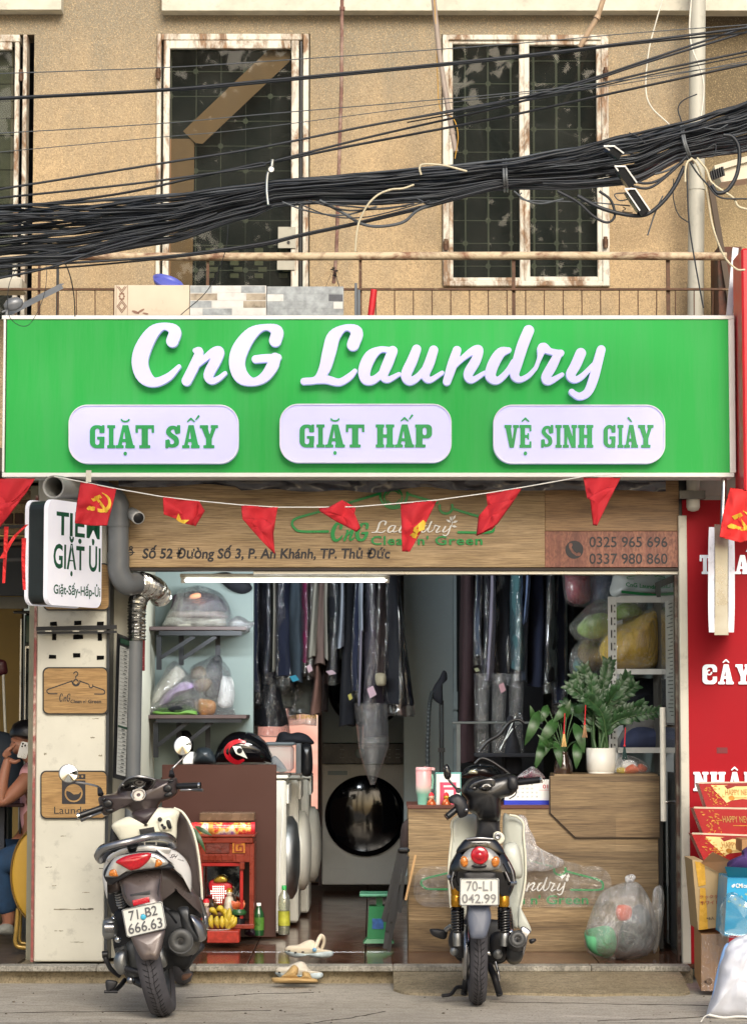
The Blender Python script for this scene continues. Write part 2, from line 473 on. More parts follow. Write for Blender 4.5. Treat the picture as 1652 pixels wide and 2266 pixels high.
M_wrap_hazy = film_mat('hazy_plastic_bag',(.9,.92,.92,1),.08,.8,22,.1,.24)
M_rust_white = rust_mat('rusty_white_paint','#d9d5c6','#8c6238',.43,10,(1,1,.35))
M_rust_pipe = rust_mat('rusty_pipe','#c9b798','#7c4a30',.45,6,(.6,1,1))
M_rust_dark = rust_mat('rusty_bar','#8d7c62','#5e3b25',.6,14)
M_conc = None
def concrete(name,a,b,sx=1.0,bumpk=.5):
    t = NT(name)
    f = t.noise(1.3,t.coord((sx,1,1)),6,.6); f2 = t.noise(22,t.coord((sx,1.2,1)),8,.75); f3 = t.noise(90,None,3,.7); f4 = t.noise(5,t.coord((sx * .8,1.4,1)),6,.75,1)
    base = t.ramp(f,[(.3,c(b)),(.7,c(a))])
    base = t.mix(t.ramp(f2,[(.36,BW(.55)),(.55,BW(0))]),base,mul(c(b),.55))
    base = t.mix(t.ramp(f4,[(.58,BW(0)),(.75,BW(.6))]),base,mul(c(a),1.35))
    base = t.mix(t.ramp(f3,[(.38,BW(.6)),(.5,BW(0))]),base,mul(c(b),.45))
    f5 = t.noise(2.3,t.coord((sx,1.6,1)),5,.6,1.5); base = t.mix(t.ramp(f5,[(.6,BW(0)),(.72,BW(.45))]),base,mul(c(b),.35))
    t.link(base,t.b.inputs['Base Color']); t.b.inputs['Roughness'].default_value = .9
    t.bump(f2,bumpk,.006); return t.m
M_street = concrete('worn_concrete','#c4beb2','#a29a8c',.5)
M_step = concrete('rough_step_concrete','#a69a82','#85795f',1,.9)
M_granite = concrete('granite_edge','#b9b5a8','#77736a',4,.4)

# ================================================================== ground
b = MB(); b.quad((-60,-60,0),(60,-60,0),(60,10.985,0),(-60,10.985,0)); b.quad((-60,10.997,0),(60,10.997,0),(60,60,0),(-60,60,0))
b.quad((-60,10.98,-.012),(60,10.98,-.012),(60,11.0,-.012),(-60,11.0,-.012))
struct('street',b,M_street)
FZ = .09; XL,XR = -2.6,1.66
b = MB(); b.box(-5,1.62,12.53,22,.0,.07,0); struct('step',b,M_step)
b = MB()
def tile_mesh(name,w,d_,h,bev=.003):
    m_ = MB(); m_.box(0,w,0,d_,0,h,bev); return m_
M_tile = mat('brown_floor_tile','#5c3a2a',.16,var=.2,scale=5,coat=.3,bump=.03)
fl = thing('shop_floor','glossy brown tiled floor of the laundry behind the two scooters','floor',(0,12.6,.07)); fl['kind'] = 'structure'; del fl['category']
tm = MB(); tm.box(0,.594,0,.594,0,.02,.002); t0 = tm.build('tile',M_tile,fl); base_me = t0.data
k = 0
for i in range(5):
    for j in range(9):
        o = t0 if k == 0 else bpy.data.objects.new('tile',base_me)
        if k: COL.objects.link(o); o.parent = fl
        o.matrix_parent_inverse = Matrix(); o.location = (-1.24 + i * .6,.0 + j * .6,0); k += 1
bb = MB(); bb.box(-1.35,1.78,12.59,18.5,.066,.0705); struct('floor_bedding',bb,mat('dark_grout','#2b1e18',.8))
g = MB()
for i in range(7):
    x0 = -1.9 + i * .5
    if x0 < 1.6: g.box(x0 + .001,min(x0 + .499,1.6),12.47,12.585,.065,.093,.004)
struct('granite_curb',g,M_granite)
# rough cement ramp in front of the right half
rp = []
pts = cr([(870,12.2),(905,12.03),(1000,11.98),(1120,12.03),(1250,11.97),(1380,12.0),(1480,11.98),(1512,12.06)],5)
rows = []
for x,y in pts:
    X = PX(x,12.2); dy = noise.noise(Vector((X * 5,2,0))) * .03
    rows.append([(X,12.5,.066),(X,12.4,.063 + noise.noise(Vector((X * 7,0,1))) * .004),(X,y + .06 + dy,.022),(X,y + dy,.012),(X,y + dy - .004,-.01)])
b = MB()
for a,q in zip(rows,rows[1:]):
    for i in range(4): b.quad(a[i],q[i],q[i + 1],a[i + 1])
struct('cement_ramp',b,M_step)
# small grit on the street
b = MB()
for i in range(110):
    x,y = random.uniform(-2,2),random.uniform(10.4,12.4); r = random.uniform(.002,.006) * (1.0 if random.random() < .85 else 1.8)
    b.lathe([(r * .2,0),(r,r * .35),(r * .5,r * .8),(0.0003,r * .9)],(x,y,-.001),n=5)
tag(b.build('litter_grit',mat('grit','#6b6458',.9,var=.5)),'small stones and grit scattered over the concrete',kind='stuff')

rng = random.Random(14); cracks = MB()
for x0,y0,dx,dy,n_ in ((-1.9,11.3,.16,.012,9),(.55,11.75,.14,-.02,8),(-.35,10.9,.05,.06,8),(1.0,11.05,.12,.03,7),(-.9,11.9,.1,.03,6)):
    pts = [(x0,y0,.0015)]
    for i in range(n_ * 2): pts.append((pts[-1][0] + dx / 2 + rng.uniform(-.015,.015),pts[-1][1] + dy / 2 + rng.uniform(-.02,.02),.0015))
    cracks.tube(pts,[.0022 * rng.uniform(.4,1.2) for _ in pts],4)
tag(cracks.build('street_cracks',mat('crack_dark','#3c372f',.95)),'thin dark cracks in the worn concrete',kind='stuff')
# ================================================================== upper facade
YW = 13.7
bld = thing('apartment_building','ochre roughcast building with rusty white windows above the green sign','building',(0,YW,2.6))
M_stucco = stucco_mat('ochre_roughcast','#b8a07c','#868070',PZ(420,YW),PZ(20,YW))
M_stucco2 = stucco_mat('stained_roughcast','#a08d6a','#5b5140',PZ(620,YW),PZ(80,YW))
def wall_with_holes(x0,x1,z0,z1,holes,Y,th):
    m_ = MB(); xs = sorted({x0,x1} | {h[0] for h in holes} | {h[1] for h in holes})
    for a,q in zip(xs,xs[1:]):
        hs = sorted([h for h in holes if h[0] <= a + 1e-6 and h[1] >= q - 1e-6],key=lambda h: h[2]); z = z0
        for h in hs:
            if h[2] > z: m_.box(a,q,Y,Y + th,z,h[2])
            z = h[3]
        if z < z1: m_.box(a,q,Y,Y + th,z,z1)
    return m_
W = [(-330,75,60,706),(343,73,683,706),(980,75,1345,632)]
holes = [(PX(a,YW),PX(c_,YW),PZ(d_,YW),PZ(b_,YW)) for a,b_,c_,d_ in W]
zt = PZ(-420,YW)
wall_with_holes(-6,PX(1556,YW),2.35,zt,holes,YW,.18).build('wall',M_stucco,bld)
m_ = MB(); m_.box(PX(1557,YW) ,6,YW + .12,YW + .3,2.35,zt); m_.build('wall',M_stucco2,bld,'stained grey brown stretch of wall right of the drain pipe')
m_ = MB(); m_.box(-6,PX(112,13.45),13.6,13.72,PZ(3,13.45),PZ(-70,13.45)); m_.box(PX(342,13.45),6,13.6,13.72,PZ(5,13.45),PZ(-70,13.45))
m_.build('ledge',mat('ledge_paint','#cfcab8',.8,dirt=.3),bld)
m_ = MB(); m_.box(-6,2.1,12.6,YW,2.62,2.74); m_.build('balcony_slab',mat('old_concrete','#6a6457',.9,dirt=.4),bld)
m_ = MB(); m_.box(-6,6,YW + .18,19,2.35,2.45); m_.box(-6,6,19,19.1,2.45,zt); m_.box(-6,6,YW + .18,19,zt,zt + .1); m_.build('upper_room',mat('dark_room','#23262a',.9),bld)
M_wglass = NT('dusty_window_glass'); M_wglass.n.remove(M_wglass.b)
def window_glass():
    t = M_wglass
    tr = t.new('ShaderNodeBsdfTransparent'); tr.inputs[0].default_value = (.74,.78,.76,1)
    gl = t.new('ShaderNodeBsdfGlossy'); gl.inputs['Roughness'].default_value = .015
    df = t.new('ShaderNodeBsdfDiffuse'); df.inputs[0].default_value = (.22,.21,.18,1)
    m1 = t.new('ShaderNodeMixShader'); m1.inputs[0].default_value = .03; t.link(tr.outputs[0],m1.inputs[1]); t.link(gl.outputs[0],m1.inputs[2])
    m2 = t.new('ShaderNodeMixShader'); t.link(m1.outputs[0],m2.inputs[1]); t.link(df.outputs[0],m2.inputs[2])
    n1 = t.noise(6,t.coord((1,1,.4)),5,.6); t.link(t.ramp(n1,[(.3,BW(.01)),(.75,BW(.07))]),m2.inputs[0])
    t.link(m2.outputs[0],t.out.inputs[0]); return t.m
M_wg = window_glass()
M_grille = mat('dusty_grille','#6d6c5e',.8,var=.2)
M_dark = mat('unlit_backing','#24282a',.9,var=.3,scale=4)
def frame_part(parent,name,x0,y0,x1,y1,w,Y,d_,mt,sides='LRTB'):
    m_ = MB()
    if 'L' in sides: m_.pbox(x0,y0,x0 + w,y1,Y,d_,.004)
    if 'R' in sides: m_.pbox(x1 - w,y0,x1,y1,Y,d_,.004)
    if 'T' in sides: m_.pbox(x0 + w,y0,x1 - w,y0 + w,Y + .001,d_ - .002,.004)
    if 'B' in sides: m_.pbox(x0 + w,y1 - w,x1 - w,y1,Y + .001,d_ - .002,.004)
    return m_.build(name,mt,parent)
def grille(parent,x0,y0,x1,y1,ox,oy,st,Y,alt=0):
    m_ = MB(); x = ox
    while x > x0: x -= st
    xs = [x + st * i for i in range(1,40) if x + st * i < x1]
    y = oy
    while y > y0: y -= st
    ys = [y + st * i for i in range(1,40) if y + st * i < y1]
    for x in xs: m_.pbox(x - .8,y0,x + .8,y1,Y,.004)
    for y in ys: m_.pbox(x0,y - .8,x1,y + .8,Y + .0045,.004)
    for i,x in enumerate(xs):
        for j,y in enumerate(ys):
            if (i + j + alt) % 2 == 0: m_.add([P(a,q,Y - .002) for a,q in ell(x,y,6.2,6.2,12)],[tuple(range(12))])
    return m_.build('grille',M_grille,parent)
def pane(parent,x0,y0,x1,y1,Y): m_ = MB(); m_.pbox(x0,y0,x1,y1,Y,.004); return m_.build('pane',M_wg,parent)
def hinge(parent,x,y,Y):
    m_ = MB(); m_.tube([P(x,y - 12,Y),P(x,y,Y)],.011,8); m_.tube([P(x,y + 1,Y),P(x,y + 13,Y)],.013,8); m_.pbox(x - 6,y - 7,x + 6,y + 8,Y + .004,.008); return m_.build('hinge',M_rust_dark,parent)
# right window with two sashes
w = frame_part(bld,'window',980,75,1345,632,12,YW - .03,.12,M_rust_white)
frame_part(w,'frame',993,88,1158,621,8,YW - .015,.05,M_rust_white); frame_part(w,'frame',1160,88,1332,621,10,YW - .018,.05,M_rust_white)
for a,q in ((1001,1150),(1170,1322)): pane(w,a,96,q,613,YW + .01)
grille(w,996,92,1330,618,1029,487,50.5,YW + .05)
m_ = MB(); m_.pbox(992,88,1334,624,YW + .16,.02); m_.build('dark_backing',M_dark,w)  # dark board added behind the panes in place of an unlit room
for y in (160,535): hinge(w,1339,y,YW - .045)
hinge(w,986,540,YW - .045)
# middle window: tall casement, cardboard taped behind the glass, dark gap on its right
w = frame_part(bld,'window',343,73,683,715,14,YW - .03,.12,M_rust_white,'LRT')
frame_part(w,'frame',358,88,661,715,18,YW - .045,.04,M_rust_white,'LRT')
pane(w,376,105,643,715,YW - .02)
grille(w,372,105,648,715,433,157,55,YW + .05,1)
M_cardb = mat('old_cardboard','#a9805f',.85,var=.12)
m_ = MB(); m_.poly([P(x,y,YW + .018) for x,y in ((405,289),(600,103),(644,112),(640,135),(448,317),(432,315))],(0,.004,0)); m_.build('cardboard_strip',M_cardb,w)
m_ = MB(); m_.poly([P(x,y,YW + .03) for x,y in ((372,306),(424,306),(430,318),(424,715),(372,715))],(0,.004,0)); m_.build('cardboard_strip',M_cardb,w)
m_ = MB(); m_.pbox(358,88,668,715,YW + .16,.02); m_.build('dark_backing',M_dark,w)  # same dark board, its colour stands for the unlit interior
m_ = MB(); m_.pbox(663,90,668,715,YW - .028,.03); m_.build('dark_gap_strip',M_black,w)  # black strip painting the darkness of the open gap
m_ = MB(); m_.pbox(615,501,654,548,YW - .055,.008); m_.pbox(613,562,652,596,YW - .055,.008); m_.build('lock_plate',mat('dull_zinc','#a7a496',.6,.3,dirt=.3),w)
m_ = MB(); m_.lathe([(.009,0),(.009,.006)],P(638,535,YW - .062),(0,1,0),10); m_.build('keyhole',M_black,w)
for y in (160,512): hinge(w,350,y,YW - .045)
m_ = MB(); 
for i in range(4):
    for j in range(5): m_.pbox(455 + i * 54 + (j % 2) * 8,548 + j * 14,474 + i * 54 + (j % 2) * 8,558 + j * 14,YW + .055,.004)
m_.build('curtain_checks',mat('faded_checks','#77735c',.9),w)
# left window, only its right edge in view
w = frame_part(bld,'window',-330,75,60,706,16,YW - .03,.12,M_rust_white,'LRT')
frame_part(w,'frame',-312,92,43,706,17,YW - .045,.04,M_rust_white,'LRT')
pane(w,-295,109,26,706,YW - .02)
m_ = MB()
for j in range(12): m_.pbox(-312,110 + j * 38,30,146 + j * 38,YW + .06 + (j % 2) * .006,.01)
m_.build('slat_blind',mat('dim_blind','#6f6b58',.9,var=.3),w)
m_ = MB(); m_.pbox(-312,92,43,706,YW + .16,.02); m_.build('dark_backing',M_dark,w)  # added dark board, stands for the darkness behind the left window
hinge(w,46,165,YW - .045)
# sloped white box under the left window and the roof corner at right
m_ = MB(); m_.pbox(-40,612,48,640,13.3,.2,.01); m_.build('window_box',mat('chalky_white','#bdb8a8',.8,dirt=.4),bld)

# drain pipe
def pipe_thing(name,label,cat,pts,r,mt,n=16,group=None,collars=()):
    b_ = MB(); b_.tube(pts,r,n)
    t_ = thing(name,label,cat,Vector(pts[-1]),group); b_.build('pipe',mt,t_)
    for a,q,rr in collars: m2 = MB(); m2.tube([a,q],rr,n); m2.build('collar',mt,t_)
    return t_
M_pvc = mat('weathered_pvc','#b5b3a6',.5,var=.12,scale=3,dirt=.35)
pipe_thing('drain_pipe','fat grey white plastic drain pipe running down the facade at right','drain pipe',[P(1543,-80,13.45),P(1541,300,13.45),P(1538,720,13.45)],.046,M_pvc,
           collars=[(P(1541,398,13.45),P(1541,420,13.45),.05)])
# hanging poles
M_pink = rust_mat('pinkish_pole','#a48c7c','#7c5348',.5,5)
pipe_thing('hanging_pole','thin pinkish pole hanging straight down between the two right windows','pole',[P(757,-60,13.3),P(755,200,13.3),P(748,420,13.3),P(744,560,13.3),P(738,626,13.3)],.010,M_pink,
           collars=[(P(757,14,13.3),P(757,22,13.3),.015)])
b = MB(); random.seed(3)
b.tube(cr([(P(739,590,13.28) + Vector((random.uniform(-.02,.02),random.uniform(-.02,.02),-.004 * i))) for i in range(14)],4),.003,5)
b.tube([P(735,598,13.28),P(718,640,13.2)],.0015,4); b.tube([P(742,605,13.28),P(752,640,13.25)],.003,4)
tag(b.build('wire_knot',M_black),'knot of black wire tied round the end of the hanging pole','wire')
M_bamboo = mat('bamboo','#b39a7e',.6,var=.2,scale=14)
t_ = pipe_thing('bamboo_pole','grey bamboo pole leaning down over the left edge of the right window','bamboo pole',[P(955,-40,13.1),P(972,120,13.1),P(990,235,13.05),P(1008,335,13.0)],.014,mat('old_bamboo','#9a8c80',.6,var=.2),
           collars=[(P(985,205,13.07),P(986,212,13.07),.017),(P(1000,290,13.02),P(1001,296,13.02),.017)])
b = MB(); b.tube(cr([P(958,-40,13.08),P(964,60,13.09),P(968,180,13.12),P(974,240,13.1),P(1003,262,12.98),P(1013,300,12.97),P(1006,350,12.98)],6),.0025,5)
tag(b.build('yellow_string',mat('yellow_string','#c99a3a',.7)),'thin yellow string trailing along the leaning bamboo pole','string')
pipe_thing('bamboo_pole','short bamboo pole end poking down at the top of the right window','bamboo pole',[P(1352,-60,12.9),P(1322,35,12.95),P(1282,103,13.0)],.014,M_bamboo,
           collars=[(P(1323,34,12.95),P(1319,40,12.95),.018)])
# loose wires against the wall
M_wire_w = mat('white_wire','#d8d4c6',.5)
def wire(name,label,pts,r,mt,Y=None,cat='wire',group=None,seg=7):
    pp = [P(p[0],p[1],p[2] if len(p) > 2 else Y) for p in pts]
    b_ = MB(); b_.tube([Vector(q) for q in cr([tuple(v) for v in pp],seg)],r,6); return tag(b_.build(name,mt),label,cat,group)
wire('white_wire','white wire hanging in a loose curve left of the drain pipe',[(1470,-20),(1450,50),(1435,110),(1428,190),(1440,235),(1485,280),(1520,330)],.004,M_wire_w,12.9)
wire('white_wire','white wire crossing in front of the drain pipe near the top',[(1530,-20),(1525,60),(1532,110),(1552,160),(1556,210),(1545,290)],.005,M_wire_w,12.8)

# ================================================================== balcony railing and things standing on it
rl = thing('balcony_railing','rusty pipe railing of the balcony above the green sign','railing',P(826,690,13.0))
b = MB(); b.tube([Vector((-3.2,13.0,PZ(566,13.0)))] + [Vector((x,13.0 + .003 * math.sin(x * 3),PZ(566,13.0) + .003 * math.sin(x * 2))) for x in np.linspace(-3,1.9,16)] ,.022,14); b.build('top_rail',M_rust_pipe,rl)
b = MB(); b.box(-3.2,1.95,12.99,13.01,PZ(642,13.0),PZ(637,13.0),.002); b.build('lower_rail',M_rust_dark,rl)
for x in (86,127,459,797,1136,1478):
    b = MB(); b.pbox(x - 3.5,574,x + 3.5,710,13.012,.016); b.build('post',M_rust_dark if x != 127 else M_black,rl)
for k in range(39):
    x = 86 + 41.4 * k
    b = MB(); b.tube([P(x,641,13.0),P(x + random.uniform(-.6,.6),710,13.0)],.0032,6); b.build('baluster',M_rust_dark,rl)
# three sample tiles standing on the sign top
def print_tile(name,label,x0,x1,y0,y1,base,rects,Y=12.62):
    t_ = thing(name,label,'tile',P((x0 + x1) / 2,y1,Y),'sample tiles leaning behind the sign')
    b_ = MB(); b_.pbox(x0,y0,x1,y1,Y,.012,.001); b_.build('slab',base,t_)
    for i,(a,b2,c2,d2,mt) in enumerate(rects):
        q = MB(); q.pbox(a,b2,c2,d2,Y - .0012,.001); q.build('printed_brick',mt,t_)
    return t_
m_g1 = mat('print_grey_stone','#9aa0a2',.35,var=.35,scale=30); m_g2 = mat('print_dark_slate','#4c4f57',.35,var=.3,scale=30)
m_w1 = mat('print_white_stone','#cfcdc8',.3,var=.12,scale=20); m_b1 = mat('print_beige_stone','#a79a86',.3,var=.5,scale=18); m_bg = mat('print_beige_ground','#cdbfa9',.3,var=.06)
rng = random.Random(11); rects = []
for j in range(4):
    x = 421 + rng.uniform(-30,0); y0 = 632 + j * 16.6
    while x < 588:
        w_ = rng.uniform(50,78); a,q = max(x,421),min(x + w_ - 1.6,588)
        if q - a > 4: rects.append((a,y0,q,min(y0 + 15,697),rng.choice([m_b1,m_w1,m_w1,m_g1])))
        x += w_
print_tile('stone_print_tile','glossy tile printed with beige and white stone bricks',420,589,631,698,m_w1,rects)
rects = []
for j in range(4):
    x = 590 + rng.uniform(-40,0); y0 = 634 + j * 16.6
    while x < 758:
        w_ = rng.uniform(40,72); a,q = max(x,591),min(x + w_ - 1.6,758)
        if q - a > 4: rects.append((a,y0,q,min(y0 + 15,697),rng.choice([m_g1,m_w1,m_g2,m_g1])))
        x += w_
print_tile('slate_print_tile','tile printed with grey, white and dark slate bricks',590,760,633,698,m_g1,rects)
t_ = print_tile('ornament_tile','beige tile with a brown diamond ornament border at its left',253,419,630,698,m_bg,[])
m_orn = mat('print_brown_ornament','#8a6450',.4)
b = MB()
for x in (257,282): b.pbox(x - .8,630,x + .8,698,12.6185,.001)
for cy in (633,677):
    for s_ in (14,9): 
        q = [(269.5,cy - s_),(269.5 + s_ * .75,cy),(269.5,cy + s_),(269.5 - s_ * .75,cy)]
        for i in range(4):
            (xa,ya),(xb,yb) = q[i],q[(i + 1) % 4]
            if max(ya,yb) < 698 and min(ya,yb) > 629: b.bar(P(xa,ya,12.618),P(xb,yb,12.618),.004,.001,(0,-1,0))
for i in range(8): b.add([P(x,y,12.618) for x,y in ell(269.5 + 5 * math.cos(i * .785),655 + 7 * math.sin(i * .785),2.2,2.6,8)],[tuple(range(8))])
for x,y,rx,ry,ro in ((300,690,9,3,20),(312,687,9,2.5,-30),(322,693,7,2,10)): b.add([P(a,q,12.6178) for a,q in ell(x,y,rx,ry,10,rot=ro)],[tuple(range(10))])
b.build('ornament',m_orn,t_)
b = MB(); b.lathe([(.0001,.0),(.05,.005),(.075,.03),(.085,.05),(.08,.052),(.07,.035)],P(366,640,12.8),(.35,-.5,.85),28)
tag(b.build('blue_basin',mat('blue_plastic','#5a62b8',.35)),'blue plastic basin tipped up behind the ornament tile','basin')
b = MB(); b.bar(P(18,690,12.55),P(137,628,12.75),.035,.006); b.bar(P(18,693,12.53),P(137,632,12.73),.006,.03)
tag(b.build('steel_bracket',mat('galvanised','#8e9194',.4,.6,dirt=.3)),'galvanised steel angle slanting up at the left end of the sign','bracket')
b = MB(); b.lathe([(.012,-.05),(.03,-.03),(.036,0),(.03,.03),(.012,.05)],P(30,672,12.45),(1,0,.3),16); b.tube([P(14,700,12.45),P(22,660,12.45)],.01,8); b.tube([P(5,690,12.45),P(50,668,12.45)],.006,8)
tag(b.build('clamp_lamp',mat('grey_clamp','#7a7d80',.4,.4)),'grey clamp fitting beside the slanting steel angle at left','clamp')
b = MB(); b.pbox(784,625,790,705,12.55,.02,.002); b.pbox(790.5,640,797,705,12.57,.03,.002)
tag(b.build('steel_upright',mat('grey_paint_steel','#5f666c',.5,.3)),'short grey steel upright behind the sign, left of the red pole','upright')
b = MB(); b.tube([P(827,640,12.6),P(820,700,12.6)],.017,12)
for k in range(14): b.tube([P(827 - k * .5,643 + k * 4,12.6),P(826.7 - k * .5,645 + k * 4,12.6)],.0185,12)
tag(b.build('red_pole',mat('red_plastic','#c8202c',.4)),'red ribbed plastic pole standing behind the green sign','pole')

# right end of the balcony: bracket, beams, junction box
b = MB(); b.bar(P(1626,550,12.6),P(1612,702,12.5),.03,.03); b.pbox(1616,692,1644,706,12.45,.02)
tag(b.build('white_bracket',mat('white_painted_steel','#c9ccd0',.5,.2,dirt=.25)),'white steel bracket standing at the right end of the green sign','bracket')
b = MB(); b.bar(P(1570,400,13.3),P(1622,710,13.2),.03,.03)
tag(b.build('leaning_batten',mat('dark_timber','#54483c',.8)),'dark batten leaning on the wall behind the drain pipe','batten')
b = MB(); b.pbox(1590,545,1640,715,13.25,.3); b.pbox(1600,720,1660,1100,12.95,.05)
tag(b.build('dark_corner_boards',rust_mat('dark_rusty_boards','#3e342b','#6a3a24',.5,6)),'dark rusty boards in the corner right of the drain pipe','boards')
jb = thing('junction_box','cream cable junction box under the wires at the right edge','junction box',P(1620,400,11.6))
b = MB(); fr = [P(1583,372,11.6),P(1680,345,11.6),P(1690,388,11.6),P(1595,402,11.6)]; b.poly(fr,(0,.15,0)); b.build('body',mat('aged_white_plastic','#cfc5ae',.5,dirt=.2),jb)
b = MB(); b.poly([P(1580,365,11.58),P(1690,333,11.58),P(1692,345,11.58),P(1582,378,11.58)],(0,.18,0)); b.build('lid',mat('aged_white_plastic','#cfc5ae'),jb)
b = MB()
for k in range(6): b.tube([P(1572 + k * 5,378 - k * 2,11.55),P(1576 + k * 5,398 - k * 2,11.55)],.006,6)
b.build('terminals',M_black,jb)
# ================================================================== the big green sign
YS = 12.3
sg = thing('shop_sign','long green lightbox sign reading CnG Laundry with three white pill panels','sign',P(826,1055,YS))
M_signwhite = mat('sign_frame_white','#dcdcd8',.35,var=.04)
tS = NT('green_sign_face'); nf = tS.noise(.7,tS.coord((1,1,1.2)),2)
tS.link(tS.ramp(nf,[(.3,c('#179238')),(.7,c('#22a648'))]),tS.b.inputs['Base Color']); nd = tS.noise(4,tS.coord((2.5,1,.22)),6,.7); gcol = tS.mix(tS.ramp(nd,[(.42,BW(0)),(.75,BW(.28))]),tS.ramp(nf,[(.3,c('#179238')),(.7,c('#22a648'))]),c('#5f9a6a')); tS.link(gcol,tS.b.inputs['Base Color']); tS.b.inputs['Roughness'].default_value = .5; tS.b.inputs['Specular IOR Level'].default_value = .25
tS.link(tS.ramp(nf,[(.3,c('#179238')),(.7,c('#22a648'))]),tS.b.inputs['Emission Color']); tS.b.inputs['Emission Strength'].default_value = .06
M_sgreen = tS.m
b = MB(); b.pbox(12,705,1615,1046,YS + .008,.15); b.build('panel',M_sgreen,sg)
for nm,a in (('frame_rail',(4,697,1624,705.5)),('frame_rail',(4,1045.5,1624,1055)),('frame_stile',(4,705.7,13,1045.3)),('frame_stile',(1614.5,705.7,1624,1045.3))):
    b = MB(); b.pbox(*a,YS,.19,.002); b.build(nm,M_signwhite,sg)
b = MB(); b.pbox(5,696.5,1623,1054,YS + .159,.03); b.build('back_sheet',mat('galvanised_sheet','#6e7274',.5,.5),sg)
b = MB(); b.pbox(190,1040,202,1066,YS - .006,.006); b.build('fixing_tab',M_cream,sg)
M_lit = mat('lit_acrylic','#bcbcee',.35,var=.05,scale=4,emit=.26,spec=.3)
M_litside = mat('letter_side_acrylic','#cfcfe0',.4,emit=.1)
# brush script, one stroke list per letter, in zoom units (half a photo unit)
SCRIPT = {
 'C': [[(765,152,27),(776,108,26),(730,86,15),(680,112,28),(638,180,36),(622,245,36),(640,305,34),(685,334,21),(745,312,17),(795,264,9)]],
 'n': [[(866,194,11),(884,200,18),(862,260,22),(828,328,22)],[(848,285,8),(890,245,12),(945,200,17),(972,198,21),(958,235,24),(925,300,22),(938,328,15),(968,318,12),(998,294,9)]],
 'G': [[(1219,150,27),(1226,108,26),(1175,90,13),(1115,118,27),(1066,185,36),(1050,250,35),(1070,308,32),(1120,332,18),(1170,312,22),(1205,265,26),(1218,228,24)],[(1132,232,17),(1175,228,18),(1232,224,15)]],
 'L': [[(1562,168,27),(1578,112,26),(1530,92,13),(1478,130,28),(1458,195,30),(1436,275,25),(1400,322,16),(1345,330,15)],[(1400,326,14),(1445,322,18),(1500,334,16),(1545,310,15),(1570,284,10)]],
 'a': [[(1720,190,12),(1680,190,14),(1638,220,26),(1612,280,27),(1620,322,22),(1655,322,17),(1695,285,13),(1725,235,9)],[(1736,196,22),(1715,250,23),(1696,300,20),(1715,322,14),(1765,298,9)]],
 'u': [[(1842,188,20),(1822,240,23),(1796,300,23),(1812,328,19),(1848,310,15),(1885,260,9)],[(1917,192,20),(1900,245,22),(1880,298,20),(1900,324,13),(1955,292,9)]],
 'm': [[(2020,193,19),(2000,255,22),(1976,330,18)],[(1990,285,8),(2045,228,12),(2095,192,17),(2118,192,18),(2102,240,22),(2070,296,21),(2086,324,14),(2142,292,9)]],
 'd': [[(2248,192,12),(2212,204,22),(2180,255,25),(2168,306,23),(2198,326,16),(2240,290,13),(2268,240,9)],[(2336,106,24),(2310,170,25),(2286,250,23),(2274,300,20),(2296,322,13),(2335,305,11),(2368,270,9)]],
 'r': [[(2368,270,9),(2385,225,11),(2398,182,22),(2428,196,14),(2462,204,14),(2478,205,15)],[(2466,210,18),(2438,265,22),(2412,312,20),(2428,330,15),(2484,300,9)]],
 'y': [[(2566,206,23),(2545,255,23),(2522,300,21),(2540,322,15),(2575,305,13),(2625,250,8)],[(2656,190,19),(2640,250,21),(2622,320,21),(2598,376,19),(2562,396,16),(2532,382,13),(2526,376,13)]],
}
def script(mb,letters,F,k=1.0,add=0.0,res=3,depth=0):
    for L in letters:
        pr = [('c',[(x,y,max(2,r * k + add)) for x,y,r in cr(st,5)]) for st in SCRIPT[L]]
        sdf(mb,pr,F,depth,res)
    return mb
lab = {'C': 'capital C','n': 'letter n','G': 'capital G','L': 'capital L','a': 'letter a','u': 'letter u','m': 'second letter n','d': 'letter d','r': 'letter r','y': 'letter y with tail'}
for i,L in enumerate('CnGLaumdry'):
    F = lambda x,y,d_,i=i: P(x * .5,680.3 + y * .5,YS) + Vector((0,-d_ + .004,0))
    b = MB(); script(b,L,F,res=3,depth=.044 + (i % 2) * .0006)
    b.build('raised_letter',M_lit,sg,lab[L])
